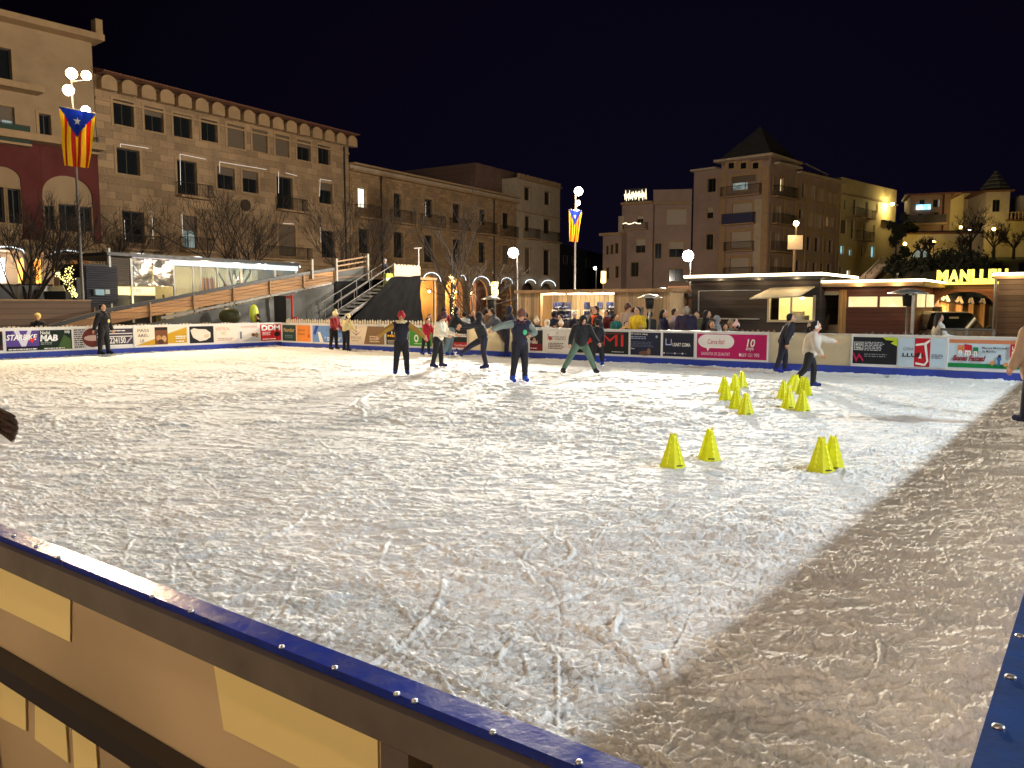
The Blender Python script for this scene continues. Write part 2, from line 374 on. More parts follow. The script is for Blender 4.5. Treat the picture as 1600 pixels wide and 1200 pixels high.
mg = N.new('ShaderNodeMix'); mg.data_type = 'RGBA'; mg.blend_type = 'MULTIPLY'; mg.inputs[0].default_value = 1; L.new(cr.outputs[0], mg.inputs[6]); L.new(r3.outputs[0], mg.inputs[7]); L.new(mg.outputs[2], b.inputs['Base Color'])
rr = N.new('ShaderNodeMapRange'); L.new(n1.outputs[0], rr.inputs[0]); rr.inputs[1].default_value = .35; rr.inputs[2].default_value = .6; rr.inputs[3].default_value = .6; rr.inputs[4].default_value = .8
L.new(rr.outputs[0], b.inputs['Roughness']); b.inputs['Specular IOR Level'].default_value = .35
n2 = N.new('ShaderNodeTexNoise'); n2.inputs['Scale'].default_value = 42; n2.inputs['Detail'].default_value = 9; n2.inputs['Roughness'].default_value = .78; L.new(tc.outputs['Object'], n2.inputs['Vector'])
b1 = N.new('ShaderNodeBump'); b1.inputs['Strength'].default_value = .7; b1.inputs['Distance'].default_value = .02; L.new(n2.outputs[0], b1.inputs['Height'])
b2 = N.new('ShaderNodeBump'); b2.inputs['Strength'].default_value = .35; b2.inputs['Distance'].default_value = .02; L.new(n1.outputs[0], b2.inputs['Height']); L.new(b1.outputs[0], b2.inputs['Normal'])
L.new(b2.outputs[0], b.inputs['Normal'])

# ---------- rink boards ----------
board_white = mat('board_white_plastic', (.78, .77, .74), .35, noise=.08, nscale=5)
kick_blue = mat('blue_kick_plastic', (.015, .045, .36), .35, noise=.3, nscale=6)
alu = mat('aluminium', (.55, .55, .54), .35, metal=.8, noise=.15, nscale=20)
milky = mat('milky_clear_plastic', (.74, .66, .48), .25, noise=.1, nscale=3, trans=.45)
def board(side, p0, p1, label, items, clear=False, bg_=(235, 232, 225)):
    fx = (lambda px: on_y(px, 540, Y1).x) if side == 'F' else (lambda px: on_x(px, 530, X0).y)
    a, b = fx(p0), fx(p1)
    t = thing('rink_board', label, 'rink board', (a, Y1, 0) if side == 'F' else (X0, a, 0), 0 if side == 'F' else PI/2, 'advertising boards round the far sides of the rink')
    U = lambda px: fx(px)-a
    w = b-a
    m = MB(); m.box(.012, w-.012, .0, .03, .2, .985, milky if clear else board_white); m.build('panel', t)
    m = MB(); m.box(0, w, -.02, .05, .985, 1.005, board_white if not clear else alu)
    for x in (0, w-.03): m.box(x+.002, x+.028, -.012, .055, .205, .984, board_white if not clear else alu)
    if clear:
        for z in (.38, .66): m.box(.3 if U(p0) == 0 else 0, w-.3, .04, .07, z, z+.03, alu)
    m.build('frame', t)
    m = MB(); m.box(.001, w-.001, -.03, .02, -.02, .195, kick_blue); m.build('kick_plate', t)
    if not items: return t
    ad = MB(); LT = []; z = lambda f: .235+.72*f; k = 0
    for it in items:
        y = -.004-.0016*k; k += 1
        c = it[1]; cm = flat(*c, 4) if isinstance(c, tuple) else c
        if it[0] == 'R': ad.box(U(it[2]), U(it[3]), y, y+.001, z(it[4]), z(it[5]), cm)
        elif it[0] == 'P': ad.prism([(U(q[0]), z(q[1])) for q in it[2]], y, y+.001, cm)
        elif it[0] == 'T': lt = MB(); LT.append((lt, 'lettering')); text(lt, it[2], U(it[3]), U(it[4]), z(it[5]), z(it[6]), y, cm, *(it[7:] or (.012,)))
        elif it[0] == 'L':
            n = it[6]; lt = MB(); LT.append((lt, 'small_print'))
            for i in range(n):
                zz = z(it[5]+(it[4]-it[5])*(i+.5)/n); x = U(it[2]); xe = U(it[3])-random.random()*.25*(U(it[3])-U(it[2]))
                hh = .72*(it[5]-it[4])/n*.28
                while x < xe:
                    wl = min(xe-x, .03+.09*random.random()); lt.box(x, x+wl, y, y+.001, zz-hh, zz+hh, cm); x += wl+.02
        elif it[0] == 'C': 
            cx, cz, rx, rz = U(it[2]), z(it[3]), it[4], it[5]
            ad.prism([(cx+rx*math.cos(2*PI*i/20), cz+rz*math.sin(2*PI*i/20)) for i in range(20)], y, y+.001, cm)
    if ad.v: A = ad.build('advert', t)
    for q_, nm in LT:
        if q_.v: q_.build(nm, A if ad.v else t)
    return t
WH = (240, 238, 232); BK = (22, 24, 28)
board('L', -45, 7, 'white rink board cut off by the left edge, with brown and black print', [('R',(70,40,35),-40,4,.08,.92),('R',BK,-10,4,.3,.8)])
board('L', 7, 113, 'rink board with purple STARBIKE and dark green Nadal MAB adverts', [
 ('R',(92,72,150),9,61,.03,.93),('P',(225,220,240),[(22,.93),(30,.93),(36,.45),(44,.93),(50,.93),(40,.22),(33,.22)]),('P',(60,45,110),[(9,.9),(20,.9),(14,.5),(9,.5)]),('R',(28,26,48),9,61,.03,.22),('T',(250,250,250),'STARBIKE',9.5,58,.5,.76,.03,.25),('P',(225,60,50),[(44,.5),(56,.62),(50,.36)]),
 ('R',(28,44,36),61,112,.03,.93),('P',(70,95,50),[(88,.03),(100,.7),(110,.5),(111,.03)]),('T',WH,'Nadal',63,78,.74,.9),('T',(255,255,255),'MAB',62,90,.42,.72,.05,.15),('L',(150,160,150),63,84,.26,.4,2),('L',WH,68,106,.05,.13,1),('L',WH,12,60,.05,.14,1),('T',WH,'MAB',101,109,.76,.9)])
board('L', 113, 210, 'rink board behind the steward, with a brown rosette and the number 224150', [
 ('R',(205,200,198),114,135,.02,.97),('L',(60,60,70),116,134,.05,.95,9),('C',(110,50,45),145,.52,.36,.33),('C',(200,170,160),145,.5,.3,.1),('R',(70,58,70),150,208,.08,.92),('R',WH,152,207,.66,.70),('R',WH,152,207,.52,.56),('L',WH,160,200,.78,.86,1),('T',WH,'224150',171,196,.2,.5,.02),('P',(180,170,180),[(196,.2),(204,.5),(207,.5),(199,.2)]),('R',WH,152,207,.08,.14)])
board('L', 210, 295, 'rink board with PASSAREL·LA poster, a crowd photo and mustard triangles', [
 ('R',(238,226,205),211,294,.03,.97),('P',(200,155,40),[(212,.05),(242,.36),(242,.05)]),('P',(200,155,40),[(262,.6),(292,.93),(292,.1),(262,.1)]),('R',(120,75,45),242,262,.06,.95),('R',(45,35,35),242,262,.8,.93),('C',(190,140,90),248,.4,.1,.1),('C',(200,160,110),256,.35,.1,.12),('C',(80,50,40),251,.2,.12,.09),
 ('T',(70,60,60),'PASS',215,233,.72,.87,-.005),('T',(70,60,60),'AREL·',215,234,.47,.62,-.005),('T',(70,60,60),'LA',219,225,.2,.38,-.005),('L',WH,274,291,.3,.5,2),('L',WH,274,291,.14,.24,1)])
board('L', 295, 372, 'rink board with a cream fish shape on black beside the VERTICAL VIC advert', [
 ('R',(35,32,34),296,334,.05,.95),('P',(226,212,196),[(300,.5),(298,.75),(303,.85),(310,.8),(322,.78),(329,.6),(329,.35),(322,.2),(312,.15),(302,.35)]),('C',(205,185,160),323,.42,.12,.07),
 ('R',(240,222,205),335,372,.02,.97),('T',(190,120,60),'VERTICAL',337,360,.7,.86,.0),('T',(200,150,60),'VIC',345,354,.45,.62,.0),('L',(170,150,130),340,368,.12,.3,2)])
board('L', 372, 440, 'corner end rink board with a grey winter drawing beside the red DDM advert', [
 ('R',(232,222,212),373,406,.03,.97),('P',(190,190,186),[(378,.04),(406,.5),(406,.04)]),('R',(120,130,130),375,378,.2,.6),('T',(200,130,120),'LA RUTA FAUNA',377,402,.8,.92,0),('C',(120,80,50),396,.4,.1,.07),('C',(150,120,70),401,.38,.08,.1),
 ('R',(200,35,40),407,440,.03,.97),('T',(255,255,255),'DDM',409,438,.62,.93,.04),('L',(250,220,220),410,424,.34,.55,3),('C',(40,20,25),433,.4,.16,.1),('L',WH,410,437,.08,.18,1)])
BL = (110, 150, 215)
board('F', 440.5, 487, 'far corner board with a dark green advert beside orange Bones Festes', [
 ('R',(38,58,60),442,463,.04,.95),('T',(225,190,120),'Nordor',444,461,.55,.78,.0,.1),('L',(90,120,120),446,459,.2,.4,2),('R',(232,140,60),464,486,.04,.95),('T',(90,40,25),'Bones',467,477,.62,.74,.0),('T',(90,40,25),'Festes',467,477,.4,.53,.0),('C',(200,90,40),483,.35,.07,.08),('R',(190,90,40),482.6,483.2,.42,.9)])
board('F', 487, 546, 'light blue snowy rink board behind the child in the red jacket', [
 ('R',BL,489,545,.04,.95),('P',(40,70,170),[(490,.5),(494,.95),(499,.95),(493,.4)]),('P',WH,[(497,.6),(501,.6),(506,.04),(500,.04)]),('C',(160,190,235),513,.7,.05,.05),('C',(160,190,235),520,.4,.06,.06),('C',(180,205,240),530,.2,.05,.05),('C',(180,205,240),509,.3,.04,.04),('C',(170,195,238),538,.6,.05,.05),('T',(25,45,110),'AQUA',511,520,.62,.78),('T',(25,45,110),'BL',530,536,.6,.76),('L',WH,512,536,.12,.34,3)])
board('F', 546, 602, 'rink board with a thin arrow emblem on cream beside plain brown', [
 ('R',(232,218,198),547,574,.02,.97),('P',(140,125,110),[(549,.72),(557,.45),(565,.72),(557,.54)]),('P',(140,125,110),[(556.3,.95),(557,.55),(557.8,.95)]),('T',(160,145,130),'PERSEE',549,565,.28,.42,-.004),('L',(170,150,130),550,564,.15,.22,1),
 ('P',(135,105,75),[(575,.97),(601,.97),(601,.04),(569,.04)]),('L',(225,205,180),578,596,.12,.5,3)])
board('F', 602, 698, 'rink board with black MENJA advert beside a bright green advert with a white O', [
 ('R',(22,20,18),604,639,.06,.96),('T',WH,'ZO',605,612,.86,.94),('T',WH,'10',612,622,.58,.74),('T',(250,190,60),'MENJA',606,632,.42,.56,.03),('L',(200,190,180),606,635,.1,.3,3),
 ('R',(70,150,60),640,675,.04,.96),('C',WH,651,.42,.11,.14),('C',(70,150,60),651,.42,.055,.075),('T',WH,'TI',659,668,.35,.5),('L',(190,225,180),648,672,.12,.2,1),('R',(60,66,58),676,697,.2,.96),('L',WH,680,695,.24,.4,2)])
board('F', 698, 731, 'rink board with dark almau advert over a red strip beside the long-haired skater', [
 ('R',(38,40,42),699,730,.3,.97),('R',(170,35,40),699,730,.04,.3),('T',(255,255,255),'almau',709,729,.55,.78,.03),('T',(250,200,200),'Confiteria',710,730,.1,.22)])
board('F', 731, 826, 'plain see-through rink boards behind the group of leaning skaters', [], True)
board('F', 826, 899, 'rink board with a maroon Nadal advert beside the white advert with a red dot', [
 ('R',(40,36,36),828,848,.35,.96),('R',(110,22,32),828,848,.04,.35),('C',(190,130,110),835,.5,.06,.09),('T',(230,210,205),'Nadal',829,840,.36,.5),('L',(220,190,190),829,843,.1,.2,1),
 ('R',(222,218,212),849,898,.02,.97),('C',(200,30,40),860,.62,.07,.07),('T',(120,110,105),'Fornituoci',856,884,.55,.8,-.002),('C',(190,180,170),871,.86,.03,.05),('L',(120,105,100),857,884,.14,.44,4)])
board('F', 899, 984, 'black rink board with big red letters AMI', [
 ('R',(36,36,38),900,982,.04,.96),('T',(205,55,50),'AMI',915,974,.36,.84,.0),('R',(150,60,55),944,974,.87,.9),('L',(190,190,190),956,978,.1,.16,1),('T',(205,55,50),'R',902,912,.36,.84,.0)])
board('F', 984, 1034, 'dark rink board with El nostre desig in small white script', [
 ('R',(38,42,62),985,1033,.04,.96),('T',WH,'El nostre desig',986,1012,.85,.93,.01,.2),('L',(150,160,190),986,1012,.68,.82,2),('L',(90,96,120),986,1022,.36,.6,4),('C',(110,80,70),1008,.12,.2,.07),('C',(150,110,80),1014,.2,.06,.09),('C',(180,185,200),1026,.8,.03,.04),('T',WH,'Aque',986,992,.26,.33)])
board('F', 1034, 1086.5, 'navy rink board with the white words USART COMA and a square bracket mark', [
 ('R',(38,40,56),1036,1084,.04,.97),('R',(190,200,240),1040,1041.2,.5,.74),('R',(190,200,240),1040,1049.5,.48,.52),('R',(190,200,240),1048.4,1049.5,.5,.72),('T',WH,'USART COMA',1051,1079,.44,.58,.02),('L',(110,115,150),1041,1079,.13,.19,1),('C',WH,1038,.16,.02,.025),('C',WH,1055,.16,.02,.025),('C',WH,1067,.16,.02,.025)])
board('F', 1086.5, 1201, 'pink rink board reading Cercafot and 10 anys', [
 ('R',(186,28,98),1089,1198,.03,.965),('C',(238,232,230),1105,.68,.27,.19),('R',(238,232,230),1104,1135,.42,.94),('C',(238,232,230),1135,.68,.22,.19),('P',(238,232,230),[(1103,.5),(1106,.28),(1111,.5)]),
 ('T',(190,40,60),'Cerca fot!',1106,1132,.58,.76,.0,.2),('T',(250,225,235),'GARANTIA DE QUALITAT',1096,1141,.12,.26,-.002),('T',WH,'10',1167,1180,.5,.8,.02,.15),('T',WH,'anys',1166,1178,.34,.48,.01,.15),('T',(245,215,228),'669 151 990',1159,1187,.13,.27,-.002),('C',(245,215,228),1157,.2,.03,.045)])
board('F', 1201, 1331, 'plain see-through rink boards behind the skater in the silver jacket', [], True)
board('F', 1331, 1480.5, 'rink board with black ECO VINIL advert beside red LLUIS advert', [
 ('R',(30,30,36),1333,1402,.05,.97),('R',(225,225,225),1334.5,1349,.52,.8),('R',(30,30,36),1335.5,1348,.54,.78),('T',WH,'ECO',1337,1347,.67,.75,.04),('T',WH,'VINIL',1336.5,1347,.56,.64,.03),('L',(185,185,190),1351,1382,.5,.82,6),('L',(120,120,125),1351,1394,.28,.42,2),('P',(190,210,50),[(1379,.97),(1402,.97),(1402,.68),(1392,.78),(1397,.86),(1384,.88)]),('P',(190,30,80),[(1333,.4),(1339,.1),(1343,.3),(1350,.12),(1350,.2),(1343,.42),(1339,.24),(1335,.42)]),
 ('R',(190,210,225),1404,1479,.02,.97),('R',(190,25,42),1429.5,1454,.03,.97),('P',WH,[(1431,.78),(1445,.82),(1444,.75),(1431,.71)]),('P',WH,[(1443,.8),(1453.5,.94),(1453.5,.87),(1446,.73)]),('P',WH,[(1444,.78),(1448,.78),(1452,.2),(1449,.2)]),('P',WH,[(1449,.22),(1452,.22),(1447,.06),(1445,.12)]),('P',WH,[(1447,.12),(1446,.06),(1432,.1),(1432,.17)]),('T',(60,60,66),'CLÍNIA',1412,1428,.56,.68,0),('T',(25,25,30),'LLUÍS',1411,1444,.34,.5,.03),('P',WH,[(1436,.3),(1440,.5),(1441,.3)]),('L',(110,120,135),1457,1476,.3,.46,3)])
board('F', 1480.5, 1640, 'rink board at the right edge reading Mercat Municipal', [
 ('R',(196,214,228),1482,1639,.03,.97),('R',(205,130,90),1483,1639,.84,.96),('R',(20,130,70),1482,1639,.06,.2),('R',(215,130,70),1497,1505.5,.58,.78),('P',(200,40,48),[(1507,.82),(1519,.78),(1519,.5),(1507,.52)]),('R',(20,130,80),1521,1529,.5,.72),('T',WH,'n',1498,1504,.5,.62,.05),('T',WH,'m',1508,1518,.44,.62,.05),('T',WH,'n',1522,1528,.46,.6,.05),
 ('T',(45,50,60),'Mercat Municipal',1535,1573,.66,.74,.015),('T',(70,75,85),'de Manlleu',1535,1557,.56,.64,.005),('T',(30,25,30),'Bones Festes!',1490,1541,.27,.46,.045,.3),('T',(190,40,50),'Bones Festes!',1490.3,1541.3,.275,.46,.0,.3),('P',(60,110,170),[(1559,.16),(1565,.16),(1564,.34),(1561,.34)]),('C',(60,110,170),1562.5,.38,.045,.06),('C',(90,60,50),1563,.46,.03,.035),('C',(215,150,100),1552,.24,.045,.05),('C',(215,150,100),1573,.2,.05,.045),('R',(200,35,45),1579,1620,.42,.84),('T',WH,'LA',1582,1592,.66,.78,.04),('T',WH,'PLAÇA',1582,1612,.46,.62,.04)])

# ---------- near rails ----------
cap_blue = mat('blue_cap_rail', (.008, .028, .27), .22, noise=.35, nscale=14, bump=.0015, bscale=60)
frame_grey = mat('grey_steel_frame', (.20, .17, .13), .5, metal=.4, noise=.3, nscale=6)
yellow_sheet = mat('yellow_sheet_painted_reflections', (.60, .47, .28), .35, noise=.38, nscale=.9, trans=.22)  # broad tone noise paints soft brown reflections into the sheet colour
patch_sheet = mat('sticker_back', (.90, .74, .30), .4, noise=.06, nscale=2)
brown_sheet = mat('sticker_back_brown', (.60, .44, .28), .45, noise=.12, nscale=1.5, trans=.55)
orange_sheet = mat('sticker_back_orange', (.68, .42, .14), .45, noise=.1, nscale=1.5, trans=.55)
t = thing('rink_board', 'nearest rink barrier with a bolted blue cap rail crossing the lower left', 'rink board', (-6, 1.0, 0))
m = MB(); m.box(0, 6, .006, .064, .974, .992, cap_blue); m.build('cap_rail', t)
m = MB(); m.box(0, 6, -.012, .054, .90, .972, frame_grey); m.box(0, 6, -.012, .05, .02, .09, frame_grey)
m.box(0, 6, -.012, .05, .52, .575, mat('dark_steel_bar', (.035, .03, .025), .5, metal=.3))
for xx in (on_y(618, 1150, .99).x, on_y(618, 1150, .99).x-2.0, on_y(618, 1150, .99).x-4.0): m.box(xx+6-.035, xx+6+.035, -.014, .05, .09, .90, frame_grey)
m.build('frame', t)
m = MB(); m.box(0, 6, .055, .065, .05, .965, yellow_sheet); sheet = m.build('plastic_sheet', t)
def XZ(px, py, y=1.055): p = on_y(px, py, y); return (p.x+6, p.z)
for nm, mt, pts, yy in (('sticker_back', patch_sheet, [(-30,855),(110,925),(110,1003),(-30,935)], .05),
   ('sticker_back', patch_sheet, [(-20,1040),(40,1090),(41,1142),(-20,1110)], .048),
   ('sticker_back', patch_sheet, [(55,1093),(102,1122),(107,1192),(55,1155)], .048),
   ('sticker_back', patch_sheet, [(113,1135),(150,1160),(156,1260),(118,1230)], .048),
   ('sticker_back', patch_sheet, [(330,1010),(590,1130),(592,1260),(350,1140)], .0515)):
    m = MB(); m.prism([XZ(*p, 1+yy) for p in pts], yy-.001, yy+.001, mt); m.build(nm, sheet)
def bolts(t, pts, off, rx, ry):
    for x, y in pts:
        m = MB(); m.lathe([(rx, 0), (rx, .002), (rx*.75, .0045), (rx*.3, .0055)], 14, alu, (x, y, off), ry/rx); m.build('bolt', t, True)
bolts(t, [(ground(px, py, .992).x+6, min(.052, ground(px, py, .992).y-1.0)) for px, py in ((21,838),(57,854),(92,872),(238,933),(298,956),(440,1012),(523,1045),(620,1086),(648,1097),(770,1146),(905,1193))], .9925, .0065, .0065)
t = thing('rink_board', 'rink barrier with a blue cap rail at the lower right edge', 'rink board', (-.133, 1.13, 0))
m = MB(); m.box(0, .076, 0, Y1-1.2, .972, .992, mat('blue_cap_rail_worn', (.02, .06, .22), .3, noise=.5, nscale=10, bump=.0015, bscale=60)); m.box(.077, .090, 0, Y1-1.2, .94, .990, alu); m.build('cap_rail', t)
m = MB(); m.box(.0, .02, 0, Y1-1.2, .2, .970, board_white); m.build('panel', t)
m = MB(); m.box(-.01, .02, 0, Y1-1.2, 0, .195, kick_blue); m.build('kick_plate', t)
m = MB()
for i in range(10): m.box(.022, .074, i*2, i*2+.04, 0, .97, frame_grey)
m.box(.022, .074, .05, Y1-1.2, .90, .969, frame_grey); m.build('frame', t)
bolts(t, [(min(.055, ground(px, py, .992).x+.133), ground(px, py, .992).y-1.13) for px, py in ((1594,995),(1579,1059),(1560,1137))]+[(.05, 1.2+.3*i) for i in range(6, 18)], .9925, .0105, .0085)

# ---------- training cones ----------
cone_y = mat('fluorescent_yellow_plastic', (.74, .76, .014), .4, noise=.08, nscale=8, trans=.42)
cone_in = mat('painted_slot_light', (.95, .98, .10), .5, trans=.5)
ink = mat('black_print', (.01, .01, .01), .5)
def cone_mesh():
    m = MB(); n = 8; H_ = .335
    def ring(r, z, c=.80): 
        return [(r*(1 if i % 2 else c)*math.cos(2*PI*(i+.5)/8)*1.08, r*(1 if i % 2 else c)*math.sin(2*PI*(i+.5)/8)*1.08, z) for i in range(8)]
    zs = [(.128, 0), (.125, .012), (.112, .045), (.036, H_-.012), (.032, H_)]
    vs = []
    for r, z in zs: vs += ring(r, z, .86)
    fs = [(j*8+i, j*8+(i+1) % 8, (j+1)*8+(i+1) % 8, (j+1)*8+i) for j in range(len(zs)-1) for i in range(8)]
    m.add(vs, fs, cone_y); return m
def make_cone():
    t = thing('training_cone', 'x', 'cone'); cone_mesh().build('cone_body', t)
    for a in range(4):                       # raised beaded rib up each face, its paler colour painting light through slots
        m = MB(); ca, sa = math.cos(a*PI/2+.393), math.sin(a*PI/2+.393); vs = []; n = 41
        for k in range(n):
            z = .035+.262*k/(n-1); r = .1095-(z-.045)*.262+.005; w = .0035+.012*max(0, math.sin(k/(n-1)*PI*10-.5))**.7
            vs += [(ca*r-sa*q, sa*r+ca*q, z) for q in (-w, w)]+[(ca*(r-.012)-sa*q, sa*(r-.012)+ca*q, z) for q in (w, -w)]
        m.add(vs, [(k*4+i, k*4+(i+1) % 4, k*4+4+(i+1) % 4, k*4+4+i) for k in range(n-1) for i in range(4)], cone_in); m.build('slot_light_rib', t)
    m = MB()
    for s in (-1, 1): m.prism([(s*.010, .33), (s*.030, .33), (s*.030, .352), (s*.020, .356)], -.022, .022, cone_y)
    m.build('notched_top', t)
    m = MB(); m.box(-.02, .05, -.1165, -.1155, .022, .034, ink); m.build('print', t)
    return t
cones = [(1051,729,'nearest left yellow cone, left one of the close pair',20),(1108,718,'yellow cone just right of and behind the nearest left cone',-10),(1282,736,'large yellow cone in front of its twin at centre right',12),(1300,732,'large yellow cone half hidden behind its twin at centre right',-15),
 (1131,617,'leftmost yellow cone of the left far cluster, behind another',5),(1134,627,'front left yellow cone of the left far cluster',25),(1148,611,'middle yellow cone at the back of the left far cluster',-20),(1159,606,'farthest right yellow cone of the left far cluster',8),(1150,638,'yellow cone second from front in the left far cluster',30),(1165,648,'front right yellow cone of the left far cluster',0),
 (1224,625,'leftmost yellow cone of the right far cluster',10),(1244,613,'farthest back yellow cone of the right far cluster by the skater legs',-12),(1253,617,'yellow cone in the middle of the right far cluster, in front of the skater knees',22),(1259,619,'rightmost yellow cone of the right far cluster',40),(1232,638,'front left yellow cone of the right far cluster',-5),(1253,643,'front right yellow cone of the right far cluster',18)]
c0 = make_cone()
for i, (px, py, lb, a) in enumerate(cones):
    c = c0 if i == 0 else copy_tree(c0)
    c.location = ground(px, py, .008); c.rotation_euler = (0, 0, YAW+math.radians(a)); c['label'] = lb; c['group'] = 'yellow training cones on the ice'
# slanted plastic beam leaning on the right cluster
p = ground(1222, 619, .02); t = thing('hurdle_bar', 'slanted yellow plastic bar leaning on cones of the right far cluster', 'hurdle bar', p)
m = MB(); q = ground(1240, 614, 0); e = Vector((q.x, q.y, .33))-Vector(p); m.beam((0, 0, .03), (e.x, e.y, .31), .05, .07, cone_y); m.build('bar', t)
# ---------- lamps ----------
WARM = (1.0, .72, .40); SOD = (1.0, .58, .22); COOL = (.80, .95, 1.0); NEUT = (1.0, .90, .76)
steel = mat('galvanised_steel', (.22, .20, .18), .5, metal=.5, noise=.2, nscale=8)
dark_steel = mat('dark_painted_steel', (.03, .03, .032), .45, noise=.2, nscale=8)
def point(loc, power, color, r=.2):
    l = bpy.data.lights.new('lamp_light', 'POINT'); l.energy = power; l.color = color; l.shadow_soft_size = r
    o = bpy.data.objects.new('lamp_light', l); col.objects.link(o); o.location = loc; return o
def spot(loc, to, power, color, ang=100, r=.15, blend=.6):
    l = bpy.data.lights.new('lamp_light', 'SPOT'); l.energy = power; l.color = color; l.shadow_soft_size = r; l.spot_size = math.radians(ang); l.spot_blend = blend
    o = bpy.data.objects.new('lamp_light', l); col.objects.link(o); o.location = loc
    o.rotation_euler = (Vector(to)-Vector(loc)).to_track_quat('-Z', 'Y').to_euler(); return o
def lamp_post(label, px, depth, globes, pole_r=.07, group=None, base_h=1.2, aim=None, spill=.08, cone=120, bl=.8):
    b = deep(px, 478, depth); t = thing('street_lamp', label, 'street lamp', (b.x, b.y, -.08), YAW, group)
    top = max(deep(g[0], g[1], depth).z for g in globes)+.08
    m = MB(); m.lathe([(pole_r*1.9, 0), (pole_r*1.8, base_h), (pole_r*1.1, base_h+.1), (pole_r, base_h+.15), (pole_r*.6, top-.1)], 12, steel); m.build('pole', t, True)
    for gx_, gy_, r, pw, c in globes:
        p = deep(gx_, gy_, depth)-Vector((b.x, b.y, -.08)); q = Matrix.Rotation(-YAW, 3, 'Z')@p
        m = MB(); m.path([(0, 0, q.z-.25), (q.x*.8, q.y*.8, q.z-.2), (q.x, q.y-.0, q.z-.02)], .03, 6, steel); m.build('arm', t)
        m = MB(); m.ball(q, r, glow('lamp_globe_%d' % int(c[2]*100), c, 28), 12); m.build('globe', t, True)
        P_ = b+Vector((p.x, p.y, p.z-.08))
        point(P_, pw*(spill if aim else 1), c, r*1.06)
        if aim: spot(P_+(Vector(aim)-P_).normalized()*(r*1.1), aim, pw, c, cone, r, bl)
    return t
lamp_post('very tall lamp post with three bright globes over a striped flag, by the red building', 130, 34, [(112,115,.22,4300,WARM),(135,118,.19,4300,WARM),(107,141,.22,4300,WARM),(134,172,.17,1500,NEUT)], aim=(-14,10,0), spill=.075)
lamp_post('tall lamp post with a hanging flag, right of the pale end house', 898, 46, [(904,299,.24,3000,NEUT),(903,317,.14,800,NEUT),(900,334,.26,4200,WARM)], aim=(-12,12,0), spill=.25)
lamp_post('lamp post with one dazzling globe in front of the pale end house', 808, 38, [(802,395,.24,26000,NEUT)], .05, aim=(-7,-6,1), spill=.08, cone=50, bl=1)
lamp_post('lamp post with one dazzling globe left of the long dark chalet roof', 1078, 38, [(1075,400,.26,30000,NEUT)], .05, aim=(-2,-6,1), spill=.28, cone=50, bl=1)
lamp_post('orange lamp post in front of the towered apartment block', 1240, 62, [(1244,349,.2,900,SOD)], .09)
lamp_post('small distant lamp in the dark street gap', 931, 80, [(930,419,.14,150,NEUT)], .05)
def mast(label, x, y, hgt, tgt, pw, c, n=2):
    t = thing('floodlight_mast', label, 'floodlight', (x, y, -.08)); m = MB(); m.lathe([(.16, 0), (.14, 1), (.07, hgt)], 12, steel); m.build('pole', t, True)
    m = MB(); m.box(-.05, .05, -.6, .6, hgt-.05, hgt+.02, steel); m.build('crossbar', t)
    d = (Vector(tgt)-Vector((x, y, hgt))).normalized()
    for i in range(n):
        p = Vector((0, (i-(n-1)/2)*.8, hgt-.15)); M = d.to_track_quat('-Y', 'Z').to_matrix().to_4x4(); M.translation = p
        m = MB(); m.box(-.22, .22, -.05, .12, -.16, .16, dark_steel, M); h_ = m.build('floodlight_head', t)
        m = MB(); m.box(-.20, .20, -.062, -.052, -.14, .14, glow('flood_lens', c, 12), M); m.build('lens', h_)
        spot(Vector((x, y, -.08))+p+d*.16, tgt, pw, c, 100, .35)
mast('floodlight mast outside the right rink barrier, far end', 9.9, 17.5, 8.1, (-8, 13, 0), 3400, COOL)
mast('floodlight mast outside the right rink barrier, near end', 9.9, 7.0, 8.1, (-10, 6, 0), 1700, (.93,.97,1.0))
mast('floodlight mast behind the photographer', -15, -11, 8.5, (-14, 9, 0), 900, NEUT)
t = thing('street_lamp', 'added warm fill lamp, unseen behind the photographer', 'street lamp', (-3.5, -6, -.08)); m = MB(); m.lathe([(.1, 0), (.05, 4)], 10, steel); m.build('pole', t, True)  # added lamp, unseen: warm fill for the near barrier and ice
m = MB(); m.ball((0, 0, 4.2), .2, glow('lamp_globe_22', SOD, 28), 12); m.build('globe', t, True); point((-3.5, -6, 4.12), 4300, (1, .70, .48), .22)
t = thing('street_lamp', 'second added warm fill lamp, unseen behind the photographer', 'street lamp', (-.6, -3.2, -.08)); m = MB(); m.lathe([(.1, 0), (.05, 8.8)], 10, steel); m.build('pole', t, True)  # another added, unseen lamp, put in to brighten the ice at right
m = MB(); m.ball((0, 0, 9.0), .2, glow('lamp_globe_22', SOD, 28), 12); m.build('globe', t, True); point((-.6, -3.2, 8.92), 1500, (1, .68, .52), .22)
